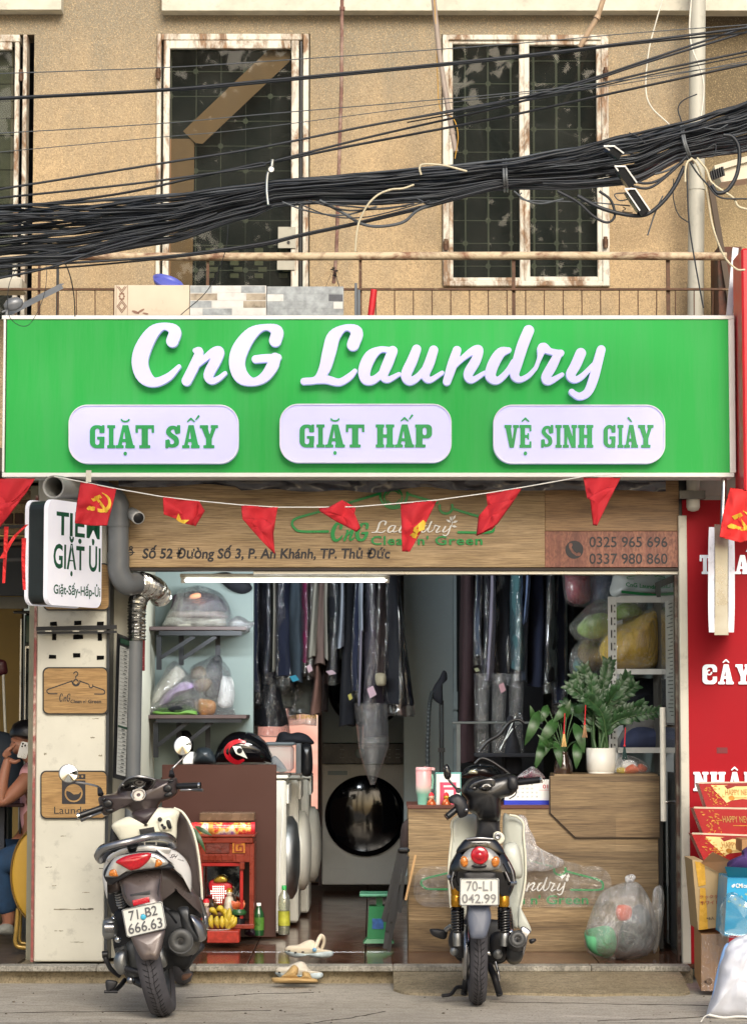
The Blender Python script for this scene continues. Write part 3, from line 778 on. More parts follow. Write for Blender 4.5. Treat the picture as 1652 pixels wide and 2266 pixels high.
def slab_glyph(ch,x0,x1,y0,y1):
    """condensed slab capital as stroke prims between x0..x1, y0 (top)..y1 (base)"""
    w = x1 - x0; h = y1 - y0; s = w * .34; q = h * .13; X = lambda f: x0 + w * f; Y = lambda f: y0 + h * f
    B = lambda a,b_,c_,d_: ('b',a,b_,c_,d_); o = []
    def foot(a,b_,top): o.append(B(a,y0 if top else y1 - q,b_,y0 + q if top else y1))
    if ch == 'I': s = w * .58; o += [B(X(.5) - s / 2,y0,X(.5) + s / 2,y1)]; foot(x0,x1,1); foot(x0,x1,0)
    elif ch == 'T': o += [B(X(.5) - s / 2,y0,X(.5) + s / 2,y1),B(x0,y0,x1,y0 + q * 1.15),B(x0,y0,x0 + q * .8,Y(.33)),B(x1 - q * .8,y0,x1,Y(.33))]; foot(X(.2),X(.8),0)
    elif ch == 'H':
        o += [B(X(.08),y0,X(.08) + s * .95,y1),B(X(.92) - s * .95,y0,X(.92),y1),B(X(.2),Y(.43),X(.8),Y(.57))]
        for a,b_ in ((0,.46),(.54,1)): foot(X(a),X(b_),1); foot(X(a),X(b_),0)
    elif ch == 'N':
        o += [B(X(.1),y0,X(.1) + s * .62,y1),B(X(.9) - s * .62,y0,X(.9),y1),('p',[(X(.05),y0),(X(.42),y0),(X(.92),y1),(X(.6),y1)])]
        foot(x0,X(.42),0); foot(X(.6),x1,1); foot(x0,X(.3),1)
    elif ch == 'A':
        o += [('p',[(X(.36),y0),(X(.66),y0),(X(.96),y1),(X(.56),y1),(X(.45),Y(.22)),(X(.3),y1),(X(.08),y1)]),B(X(.28),Y(.6),X(.7),Y(.73))]
        foot(x0,X(.42),0); foot(X(.5),x1,0)
    elif ch == 'V': o += [('p',[(X(.04),y0),(X(.42),y0),(X(.56),Y(.66)),(X(.7),y0),(X(.93),y0),(X(.66),y1),(X(.36),y1)])]; foot(x0,X(.5),1); foot(X(.6),x1,1)
    elif ch == 'Y': o += [('p',[(X(.04),y0),(X(.4),y0),(X(.54),Y(.42)),(X(.7),y0),(X(.94),y0),(X(.66),Y(.6)),(X(.66),y1),(X(.34),y1),(X(.34),Y(.6))])]; foot(x0,X(.46),1); foot(X(.6),x1,1); foot(X(.2),X(.8),0)
    elif ch == 'E': o += [B(X(.08),y0,X(.08) + s * 1.15,y1),B(x0,y0,x1,y0 + q),B(x0,y1 - q,x1,y1),B(X(.3),Y(.44),X(.8),Y(.56)),B(X(.84),y0,x1,Y(.28)),B(X(.84),Y(.72),x1,y1),B(X(.66),Y(.36),X(.8),Y(.64))]
    elif ch == 'P': o += [B(X(.08),y0,X(.08) + s,y1),('b',X(.1),y0,x1,Y(.6),h * .2),('-b',X(.1) + s,Y(.13),X(.68),Y(.47),h * .1),B(X(.05),y0,X(.1) + s,y1)]; foot(x0,X(.35),1); foot(x0,X(.62),0)
    elif ch == 'S': o += [('c',[(X(a),Y(b_),s * r) for a,b_,r in cr([(.76,.32,.34),(.66,.12,.34),(.34,.13,.4),(.2,.3,.48),(.42,.46,.46),(.7,.6,.5),(.74,.8,.46),(.5,.9,.34),(.24,.86,.34),(.2,.68,.3)],4)]),B(X(.78),y0,x1,Y(.36)),B(x0,Y(.64),X(.2),y1)]
    elif ch == 'G': o += [('b',x0,y0,x1,y1,h * .28),('-b',X(.36),Y(.14),X(.66),Y(.86),h * .1),('-b',X(.5),Y(.34),x1 + 5,Y(.5)),B(X(.66),Y(.5),X(.98),y1),B(X(.5),Y(.5),x1,Y(.62)),B(X(.82),y0,x1,Y(.34))]
    return o
def accents(x,y,kind,k=1):
    o = []
    if 'breve' in kind: o.append(arc(x,y - 4 * k,17 * k,10,170,3.6 * k,9,10 * k))
    if 'circ' in kind: o += [('c',[(x - 15 * k,y + 6 * k,2.8 * k),(x,y - 7 * k,4.2 * k),(x + 15 * k,y + 6 * k,2.8 * k)])]
    if 'acute' in kind: o.append(('c',[(x + 22 * k,y - 2 * k,2.5 * k),(x + 34 * k,y - 18 * k,4.5 * k)]))
    if 'grave' in kind: o.append(('c',[(x - 12 * k,y - 9 * k,4.5 * k),(x + 2 * k,y + 7 * k,2.5 * k)]))
    if 'dot' in kind: o.append(('c',[(x,y + 147,7.5),(x,y + 149,7.5)]))
    return o
PILLS = [((154,897,529,1027),[('G',398,463),('I',475,510),('A',512,597,'breve dot'),('T',600,682),('S',732,798),('A',806,884,'circ acute'),('Y',884,965)],520,622),
         ((619,895,998,1025),[('G',1325,1390),('I',1400,1436),('A',1438,1526,'breve dot'),('T',1530,1612),('H',1662,1744),('A',1746,1832,'circ acute'),('P',1836,1911)],517,619),
         ((1090,897,1469,1027),[('V',2231,2294),('E',2297,2350,'circ dot'),('S',2393,2447),('I',2456,2484),('N',2489,2552),('H',2556,2624),('G',2669,2722),('I',2731,2757),('A',2760,2822,'grave'),('Y',2822,2890)],519,620)]
M_glet = mat('green_letter_face','#03924a',.35,emit=.05)
for k,((x0,y0,x1,y1),gl,t0_,t1_) in enumerate(PILLS):
    F = lambda x,y,d_: P(x,y,YS) + Vector((0,-d_ + .004,0))
    b = MB(); sdf(b,[('b',x0,y0,x1,y1,42)],F,.04,4); pl = b.build('pill_panel',M_lit,sg)
    b = MB(); sdf(b,[('b',x0,y0,x1,y1,42),('-b',x0 + 2.4,y0 + 2.4,x1 - 2.4,y1 - 2.4,40)],lambda x,y,d_: P(x,y,YS) + Vector((0,-d_ - .034,0)),.009,1.6); b.build('rim',M_litside,pl)
    F2 = lambda x,y,d_: P(x * .5,680.3 + y * .5,YS - .036) + Vector((0,-d_,0))
    for gph in gl:
        pr = slab_glyph(gph[0],gph[1],gph[2],t0_,t1_)
        if len(gph) > 3: pr += accents((gph[1] + gph[2]) / 2,t0_ - 22,gph[3])
        b = MB(); sdf(b,pr,F2,.006,2.4); b.build('green_letter',M_glet,pl)

# ================================================================== laundry shop front
YF = 12.7
fr = thing('fascia_board','wood grain fascia with green hanger logo, address and phone numbers','fascia',P(880,1255,YF))
def board(par,name,x0,y0,x1,y1,mt,Y=YF,d_=.05,lab_=None): b_ = MB(); b_.pbox(x0,y0,x1,y1,Y,d_,.0015); return b_.build(name,mt,par,lab_)
main = board(fr,'panel',240,1030,1204.5,1255,M_oak)
board(fr,'panel',1205.5,1030,1500,1174.5,wood_mat('oak_laminate_darker','#9a7850','#ae8a5e','#5e4127',.9,7),d_=.05,Y=YF - .002)
ph = board(fr,'panel',1205.5,1175,1500,1255,M_redwood,YF - .004,.05,'reddish strip with telephone numbers')
A7 = lambda x,y: (538.5 + .3431 * x,1020.4 + .3431 * y)
F7 = lambda x,y,d_: P(*A7(x,y),YF) + Vector((0,-d_ - .001,0))
def hanger(Fm,mt,par,r=8,depth=.008,res=3.2,hook=False,name='hanger_logo'):
    pr = [chain([(545,453,r),(372,452,r),(330,432,r),(314,400,r),(342,368,r),(480,328,r)],4),('c',[(480,328,r),(880,208,r)]),
          arc(968,215,88,-8,188,r,18),arc(965,232,58,0,360,r * .7,26),arc(965,232,42,200,330,r * .4,9),arc(965,232,42,20,150,r * .4,9),
          ('c',[(1058,212,r),(1248,268,r)]),arc(1305,296,42,-20,195,r,12),('c',[(1352,308,r),(1570,372,r)]),
          chain([(1570,372,r),(1606,395,r),(1612,430,r),(1585,458,r),(1385,458,r)],4)]
    if hook: pr.append(chain([(965,150,r),(965,120,r),(1000,95,r),(1010,60,r),(975,30,r),(930,45,r),(920,65,r)],4))
    b_ = MB(); sdf(b_,pr,Fm,depth,res); return b_.build(name,mt,par)
hanger(F7,M_greenlet,main)
def cng_at(Fm,x0,y0,x1,y1,mt,par,depth=.008,k=.95,letters='CnG',bx=(588,70,1252,355),name='logo_letters',res=8,add=0):
    sx,sy = (x1 - x0) / (bx[2] - bx[0]),(y1 - y0) / (bx[3] - bx[1])
    G_ = lambda x,y,d_: Fm(x0 + (x - bx[0]) * sx,y0 + (y - bx[1]) * sy,d_)
    b_ = MB(); script(b_,letters,G_,k,add,res,depth); return b_.build(name,mt,par)
cng_at(F7,562,392,808,520,M_greenlet,main)
cng_at(F7,822,378,1345,485,M_white,main,.008,.42,'Laumdry',(1330,70,2680,412),add=3)
b = MB()
for x,y,ro in ((1338,372,60),(1358,362,-60),(1322,385,30),(1364,390,-20),(1358,420,10)): sdf(b,[('p',[(x - 20 * math.cos(R(ro)) ,y - 20 * math.sin(R(ro))),(x + 8 * math.sin(R(ro)),y - 8 * math.cos(R(ro))),(x + 20 * math.cos(R(ro)),y + 20 * math.sin(R(ro))),(x - 8 * math.sin(R(ro)),y + 8 * math.cos(R(ro)))])],F7,.006,3)
sdf(b,[chain([(1342,355,2),(1345,400,2),(1328,440,2)],4)],F7,.006,2); b.build('leaf_mark',M_white,main)
def tagl(x0,y0,x1,y1,Y,mt,par,**k):
    for s,a,q,top in (('Clean',0,.36,0),("n'",.42,.515,0),('Green',.575,1,0)): w_ = x1 - x0; b_ = MB(); text_px(b_,s,x0 + w_ * a,y0,x0 + w_ * q,y1,Y,**k); b_.build('tagline_word',mt,par)
x0,y0 = A7(822,482); x1,y1 = A7(1540,540); tagl(x0,y0,x1,y1,YF,M_greenlet,main,lift=.002,depth=.006,bold=.018,space=1.1)
b = MB(); text_px(b,'Số 52 Đường Số 3, P. An Khánh, TP. Thủ Đức',315,1206,863,1243,YF,bold=.028,shear=.12); b.build('address_lettering',M_black_txt,main)
for y0,s in ((1187,'0325 965 696'),(1224,'0337 980 860')): b = MB(); text_px(b,s,1303,y0,1476,y0 + 24,YF - .004,bold=.012); b.build('phone_number',M_black_txt,ph)
b = MB(); F = FY(YF - .005); sdf(b,[('c',[(1270,1216,20)]),('-c',[(1262,1205,4.2),(1261,1211,2.6),(1267,1221,2.6),(1275,1227,2.6),(1280,1226,4.2)])],F,.001,.9); b.build('phone_symbol',M_black_txt,ph)
b = MB(); F = FY(YF - .001); sdf(b,[arc(288,1222,6,0,360,1.3),arc(290,1212,3,0,360,1.2),('c',[(281,1222,1.2),(297,1222,1.2)])],F,.001,.8); b.build('pin_symbol',M_black_txt,main)
# door head, dark metal
hd = thing('door_head','dark steel door head rail under the wood fascia','door rail',P(890,1272,YF))
b = MB(); b.pbox(285,1256,1512,1263,YF - .01,.1,.002); b.build('rail',mat('brown_black_steel','#2e2826',.4,.4),hd)
b = MB(); b.pbox(560,1263.5,1512,1271,YF + .01,.08,.002); b.build('track',M_steel,hd)
# crumpled plastic sheet under the sign
rng = random.Random(5); b = MB(); rows = []
for i in range(90):
    x = 262 + i * 13.6; row = []
    dip = 1084 + 14 * noise.noise(Vector((i * .11,3,0))) - (8 if i < 20 else 0)
    for j in range(6):
        y = 1046 + (dip - 1046) * j / 5; row.append(P(x,y,12.52 + .05 * noise.noise(Vector((i * .35,j * .9,1))) + .02 * noise.noise(Vector((i * 1.4,j * 2.1,5)))))
    rows.append(row)
b.loft(rows,caps=False,closed=False)
tag(b.build('plastic_sheet',mat('dark_wrinkled_film','#4a4a50',.22,var=.5,scale=6,bump=.5,bscale=14,coat=.4)),'crumpled dark plastic sheet hanging below the green sign','plastic sheet')
# ---- pillar
pil = thing('pillar','cream painted pillar with three wooden plaques left of the shop','pillar',P(165,2118,YF))
b = MB(); b.box(PX(80,YF),PX(234,YF),YF,YF + .28,FZ,2.6,.006); b.build('shaft',M_cream,pil)
b = MB(); b.box(PX(74,YF),PX(79.8,YF),YF - .006,YF + .2,FZ,2.5); b.build('edge_strip',rust_mat('red_white_strip','#c9b9a8','#8e3030',.55,5),pil)
b = MB(); b.box(PX(234,YF) + .001,PX(241,YF),YF + .004,YF + .2,FZ,2.12); b.build('edge_channel',mat('dark_channel','#34383c',.4,.3),pil)
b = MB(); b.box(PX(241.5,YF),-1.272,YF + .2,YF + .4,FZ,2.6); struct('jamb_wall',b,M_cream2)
M_tape = mat('black_tape','#0c0c0c',.8,spec=.1)
rng = random.Random(2)
for x,y in ((118,1380),(172,1378),(222,1380),(120,1409),(167,1409),(178,1409),(221,1409),(116,1453),(169,1450),(222,1455)):
    tall = y == 1409 and x in (120,221); w_,h_ = (4.5,8) if tall else ((5.5,5) if y == 1409 else (8,4.5))
    q = [(x + sx * w_ + rng.uniform(-.8,.8),y + sy * h_ + rng.uniform(-.8,.8)) for sx,sy in ((-1,-1),(1,-1),(1,1),(-1,1))]
    b = MB(); b.poly([P(a,e,YF - .003) for a,e in q],(0,.002,0)); b.build('tape_piece',M_tape,pil)
M_scuff = mat('scuff','#8c8672',.8,var=.5,scale=40); M_scuff2 = mat('dark_scuff','#5c574a',.8,var=.5,scale=60)
for k,(x,y,L,h) in enumerate(((150,2013,62,1.6),(192,2012,30,2.2),(108,1919,14,1.1),(225,1922,12,1),(130,2060,20,.8),(190,1975,16,.9),(205,1632,10,1.4),(100,1668,6,3),(222,1672,8,2),(140,1850,12,.7),(170,2085,30,.8),(120,1960,10,.7),(211,1590,14,1))):
    up_ = [(x - L / 2 + L * i / 8,y - h * (.3 + rng.random()) + rng.uniform(-.6,.6)) for i in range(9)]; dn_ = [(x + L / 2 - L * i / 8,y + h * (.3 + rng.random()) + rng.uniform(-.6,.6)) for i in range(9)]
    b = MB(); b.poly([P(a,e,YF - .0012) for a,e in up_ + dn_]); b.build('scuff_mark',M_scuff2 if k in (1,2,3) else M_scuff,pil)
def plaque(name,label,x0,y0,x1,y1):
    t_ = thing(name,label,'plaque',P((x0 + x1) / 2,y1,YF),'wooden plaques on the pillar')
    F_ = lambda x,y,d_: P(x,y,YF) + Vector((0,-d_ - .002,0))
    b_ = MB(); sdf(b_,[('b',x0,y0,x1,y1,13)],F_,.012,2.5); b_.build('border',M_black,t_)
    b_ = MB(); sdf(b_,[('b',x0 + 3,y0 + 3,x1 - 3,y1 - 3,11)],F_,.0145,2.5); bd = b_.build('board',M_oak_pl,t_)
    return t_,bd
M_oak_pl = wood_mat('plaque_wood','#a5824f','#b9955f','#7d5c33',1.2,9)
FP = lambda x,y,d_: P(x,y,YF - .0168) + Vector((0,-d_,0))
t_,bd = plaque('wooden_plaque','top wooden plaque on the pillar, half hidden behind the lit box sign',96,1246,244,1351)
b = MB(); sdf(b,[arc(207,1262,6,0,360,1),arc(199,1258,4,0,360,1),arc(205,1276,4.5,0,360,1),('c',[(150,1293,.8),(220,1293,.8)])],FP,.001,.8); b.build('symbol',M_black_txt,bd)
b = MB(); text_px(b,'WATER',128,1300,223,1317,YF - .017,bold=.03); b.build('lettering',M_black_txt,bd)
b = MB(); text_px(b,'CLEAN',128,1323,223,1340,YF - .017,bold=.03); b.build('lettering',M_black_txt,bd)
t_,bd = plaque('wooden_plaque','middle wooden plaque with a black clothes hanger logo',95,1476,240,1581)
FH = lambda x,y,d_: FP(103.5 + (x - 312) * .0985,1532 + (y - 453) * .098 * .86,d_)
def FHh(x,y,d_): return FP(103.5 + (x - 312) * .0985,1535 + (y - 453) * .115,d_)
hanger(FHh,M_black_txt,bd,11,.001,9,True)
cng_at(FP,131,1534,156,1553,M_black_txt,bd,.001,.8,res=14)
tagl(156,1548,224,1556,YF - .017,M_black_txt,bd,bold=.02)
cng_at(FP,155,1536,208,1549,mat('faded_print','#94764f',.6),bd,.0006,.35,'Laumdry',(1330,70,2680,412),add=3,res=12)
t_,bd = plaque('wooden_plaque','lowest wooden plaque with a washing machine symbol and the word Laundry',90,1705,239,1812)
b = MB(); sdf(b,[('b',137,1727,189,1779),('-c',[(163,1755,20)])],FP,.001,1.2); sdf(b,[('b',137,1713,189,1724),('-c',[(173,1718,2.6)]),('-c',[(182,1718,2.6)]),('-b',141,1716,160,1720)],FP,.001,.8)
sdf(b,[('c',[(163,1755,16.5)]),('-p',[(140,1735),(186,1735),(182,1748),(174,1757),(163,1758),(155,1752),(148,1750),(142,1752)])],FP,.0012,1.1); b.build('washer_symbol',M_black_txt,bd)
b = MB(); text_px(b,'Laundry',120,1785,203,1806,YF - .017,bold=-.004); b.build('lettering',M_black_txt,bd)
# black bar bracket across the pillar
b_ = thing('shutter_bar','black metal bar clamped across the pillar between tape marks','bar',P(170,1402,YF - .05))
b = MB(); b.bar(P(81,1391,YF - .04),P(258,1387,YF - .04),.03,.02); b.build('upper_bar',M_blackm,b_)
b = MB(); b.bar(P(83,1400,YF - .04),P(258,1398,YF - .04),.03,.012); b.build('lower_bar',M_blackm,b_)
for x in (107,168,223):
    b = MB(); b.pbox(x - 7,1395,x + 7,1397.5,YF - .062,.004); b.build('clip',M_steel,b_)
# price list hung edge-on right of the pillar
pr_ = thing('price_list','narrow price list panel in a black frame hung beside the pillar','price list',P(262,1730,YF - .02))
O = P(253,1722,YF - .06); U = P(277,1728,YF + .08) - O; V = P(262,1405,YF - .06) - O
Fp = lambda x,y,d_: O + U * x + V * y + U.cross(V).normalized() * d_
b = MB(); b.poly([Fp(-.15,0,0),Fp(1.1,0,0),Fp(1.1,1.01,0),Fp(-.15,1.01,0)],(0,.02,0)); b.build('frame',M_black,pr_)
b = MB(); b.poly([Fp(.1,.03,.004),Fp(.95,.03,.004),Fp(.95,.93,.004),Fp(.1,.93,.004)]); b.build('sheet',mat('price_sheet','#b9bcb8',.4),pr_)
b = MB(); b.poly([Fp(.1,.95,.0045),Fp(.95,.95,.0045),Fp(.95,.985,.0045),Fp(.1,.985,.0045)]); b.poly([Fp(.1,.36,.006),Fp(.95,.36,.006),Fp(.95,.375,.006),Fp(.1,.375,.006)]); b.build('green_band',mat('dim_green_print','#17402e',.5),pr_)
b = MB(); rng = random.Random(4)
for i in range(34):
    y = .05 + i * .0262
    if .34 < y < .38: continue
    b.poly([Fp(.14,y,.006),Fp(.92,y,.006),Fp(.92,y + .002,.006),Fp(.14,y + .002,.006)])
    a = rng.uniform(.4,.6); b.poly([Fp(a,y + .008,.006),Fp(a + .28,y + .008,.006),Fp(a + .28,y + .016,.006),Fp(a,y + .016,.006)])
b.build('table_lines',mat('grey_print','#5a5e5c',.6),pr_)

# ---- pipes and ducts beside the pillar
M_pvcg = mat('grey_pvc','#63676a',.35,var=.1,scale=4,dirt=.15)
vp = thing('vent_pipe','grey plastic vent pipe with its open mouth above the box sign','vent pipe',P(262,1290,12.6))
pts = [P(118,1077,12.22),P(152,1078,12.42),P(200,1084,12.58)]
b = MB(); d0 = (Vector(pts[1]) - Vector(pts[0])).normalized()
b.tube(pts,.058,24,caps=False); b.lathe([(.058,0),(.050,-.0005),(.049,.02),(.049,.3)],pts[0],d0,24,cap=False); b.add([pts[0] + d0 * .25 + v for v in []],[]); b.build('mouth_pipe',mat('dusty_grey_pvc','#8e8f8b',.45,var=.1,dirt=.3),vp)
b = MB(); b.lathe([(.0005,.24),(.0495,.24)],pts[0],d0,24,cap=False); b.build('pipe_inside',mat('pipe_dark','#1a1a1a',.9),vp)
b = MB(); b.tube([Vector(q) for q in cr([tuple(P(*q)) for q in ((195,1084,12.58),(235,1090,12.62),(260,1112,12.62),(262,1150,12.62))],6)],.056,20); b.build('elbow',M_pvcg,vp)
b = MB(); b.tube([P(262,1145,12.62),P(262,1235,12.62)],.0535,20); b.build('riser',M_pvcg,vp)
b = MB(); b.tube([P(262,1138,12.62),P(262,1165,12.62)],.0585,20); b.build('collar',M_pvcg,vp); b = MB(); b.tube([P(262,1222,12.62),P(262,1237,12.62)],.0575,20); b.build('collar',M_pvcg,vp)
b = MB(); b.tube([Vector(q) for q in cr([tuple(P(*q)) for q in ((262,1236,12.62),(264,1268,12.62),(280,1292,12.64),(302,1290,12.70))],6)],.057,20); b.build('elbow',M_pvcg,vp)
M_foil = metal_mat('aluminium_foil','#cfcfca',.16,.7,22)
def foil(name,label,ctrl,r0,n=70,cat='foil duct'):
    path = cr([tuple(P(*q)) for q in ctrl],max(2,n // (len(ctrl) - 1))); rs = []; pp = []
    for i,q in enumerate(path): rs.append(r0 * (1.0 + (.055 if i % 2 else -.055)) * (1 + .05 * noise.noise(Vector((i * .3,0,0))))); pp.append(Vector(q) + noise.noise_vector(Vector((i * .4,7,1))) * .002)
    b_ = MB(); b_.tube(pp,rs,22,smooth=False); return tag(b_.build(name,M_foil),label,cat)
foil('foil_duct','short shiny foil duct curving right from the grey elbow',[(302,1290,12.70),(322,1292,12.78),(345,1303,12.9),(356,1322,13.0)],.056,54)
foil('foil_duct','shiny foil duct dropping down onto the grey drain pipe',[(335,1305,12.95),(313,1315,12.88),(303,1345,12.82),(302,1418,12.8)],.048,66)
pipe_thing('grey_down_pipe','plain grey pipe running down below the foil duct beside the pillar','pipe',[P(299,1412,12.8),P(294,1700,12.8),P(290,2080,12.8)],.04,M_pvcg,18)
# security camera
sc_ = thing('security_camera','small white bullet security camera under the fascia, right of the grey pipe','camera',P(300,1140,12.62))
b = MB(); ax = (P(312,1152,12.50) - P(290,1136,12.64)).normalized(); b.lathe([(.018,0),(.031,.008),(.033,.1),(.034,.12),(.028,.121)],P(290,1134,12.64),ax,20); b.build('housing',mat('camera_grey_white','#b9bab8',.4),sc_)
b = MB(); b.lathe([(.028,.1215),(.026,.124),(.001,.124)],P(290,1134,12.64),ax,20); b.build('lens',M_black,sc_)
b = MB(); b.tube([P(288,1128,12.68),P(292,1136,12.62)],.012,8); b.build('mount',M_white,sc_)
# interior shell of the shop
struct('side_wall',MB().box(-1.40,-1.272,YF + .4,14.24,FZ,2.62),mat('side_wall_paint','#c4c2b0',.6,var=.1,scale=2,dirt=.15))
struct('partition_wall',MB().box(-1.40,-.70,14.25,14.35,FZ,2.62),M_teal)
struct('side_wall',MB().box(-1.45,-1.40,14.3,18.6,FZ,2.62),M_teal)
struct('back_wall',MB().box(-1.45,1.9,18.6,18.7,0,2.62),M_teal)
struct('side_wall',MB().box(1.66,1.76,12.95,18.6,0,2.62),M_teal)
struct('ceiling',MB().box(-1.45,1.9,12.75,18.7,2.5,2.6),mat('ceiling_paint','#c8c8c0',.8))
# ================================================================== right neighbour: red panel, boxes, sack
M_redpan = mat('red_sign_panel','#9c0f1c',.6,spec=.2,var=.12,scale=1.5)
rp_ = thing('red_sign_panel','tall red neighbour panel with white slab lettering and a white frame','sign',P(1580,2138,YF))
b = MB(); b.pbox(1519,1106,2100,2130,YF - .02,.05); b.build('panel',M_redpan,rp_)
b = MB(); b.pbox(1510,1140,1518.6,2138,YF - .03,.06,.003); b.pbox(1518.8,2130.4,2100,2138,YF - .03,.06,.003); b.build('frame',M_cream,rp_)
M_wl = mat('white_lit_letters','#e8f2f8',.4,emit=.25)
for ch,x0,x1,y0,y1,acc in (('T',1547,1570,1228,1270,''),('R',1580,1612,1228,1270,''),('A',1624,1658,1228,1270,'acute'),('I',1664,1676,1228,1270,''),('C',1553,1585,1470,1514,''),('A',1588,1622,1470,1514,'circ'),('Y',1626,1660,1470,1514,''),
                        ('N',1533,1566,1708,1750,''),('H',1570,1604,1708,1750,''),('A',1608,1640,1708,1750,'circ'),('P',1645,1675,1708,1750,''),('K',1528,1560,1969,2014,'')):
    if ch == 'R': pr = slab_glyph('P',x0,x1,y0,y1) + [('p',[(x0 + 14,y0 + 22),(x0 + 24,y0 + 22),(x1,y1),(x1 - 11,y1)])]
    elif ch == 'K': pr = slab_glyph('I',x0,x0 + 13,y0,y1) + [('p',[(x0 + 10,y0 + 20),(x1 - 8,y0),(x1,y0),(x0 + 18,y0 + 24),(x1,y1),(x1 - 10,y1)])]
    elif ch == 'C': pr = [('b',x0,y0,x1,y1,10),('-b',x0 + 10,y0 + 7,x1 - 9,y1 - 8,5),('-b',x1 - 12,y0 + 17,x1 + 3,y1 - 17),arc(x0 + 15,y0 + 18,5,0,270,1.6)]
    else: pr = slab_glyph(ch,x0,x1,y0,y1)
    if acc: pr += accents((x0 + x1) / 2,y0 - 7,acc,.42)
    b = MB(); sdf(b,pr,lambda x,y,d_: P(x,y,YF - .022) + Vector((0,-d_,0)),.012,1.2); b.build('white_letter',M_wl,rp_)
b = MB(); b.pbox(1585,1654,1609,1667,YF - .022,.001); b.build('small_label',mat('maroon_print','#6f1620',.5),rp_)
b = MB(); b.pbox(1500,1256,1509,2140,YF + .02,.05); tag(b.build('door_jamb',rust_mat('dark_flaking_jamb','#6e6a60','#4a2c22',.5,9)),'flaking dark door jamb beside the red panel','door jamb')
b = MB(); b.pbox(1500,1060,1530,1150,YF + .0,.05); b.pbox(1503,1085,1560,1103,12.55,.03)
tag(b.build('conduit_bend',M_black),'black conduit and shadow box above the red panel corner','conduit')
b = MB(); b.tube([P(1533,1060,12.6),P(1533,1122,12.6)],.035,18); b.lathe([(.035,0),(.028,.015),(.01,.022)],P(1533,1122,12.6),(0,0,-1),18)
tag(b.build('capped_pipe',M_pvc),'short white capped pipe above the red panel','pipe')
bs = thing('blade_sign','white edged blade sign seen edge-on against the red panel','sign',P(1597,1405,12.2))
def bow(x0,x1,y0,y1,w,Y0,Y1,k=4):
    secs = []
    for i in range(9):
        t = i / 8; y = y0 + (y1 - y0) * t; e = w * (1 - (2 * t - 1) ** 4)
        secs.append([P(x0 - e,y,Y0),P(x1 + e,y,Y0),P(x1 + e,y,Y1),P(x0 - e,y,Y1)])
    return secs
b = MB(); b.loft(bow(1580,1611,1160,1405,0,12.2,12.6),smooth=False); b.build('metal_edge',metal_mat('satin_steel','#a3a29a',.3),bs)
b = MB(); b.loft(bow(1568,1579.6,1166,1399,2,12.2,12.6),smooth=False); b.build('white_face',mat('scuffed_white_acrylic','#dfe2ee',.4,dirt=.5),bs)
b = MB(); b.loft(bow(1611.5,1623,1172,1399,2,12.2,12.6),smooth=False); b.build('white_face',mat('scuffed_white_acrylic',''),bs)
b = MB(); b.tube([P(1601,1060,12.35),P(1598,1160,12.3)],.014,10); b.build('arm',M_steel,bs)
b = MB(); b.pbox(1646,548,1800,1100,12.1,.3,.01)
tag(b.build('red_lightbox',mat('red_lightbox','#d11f2a',.35)),'red side of the neighbouring lightbox at the right edge','lightbox')

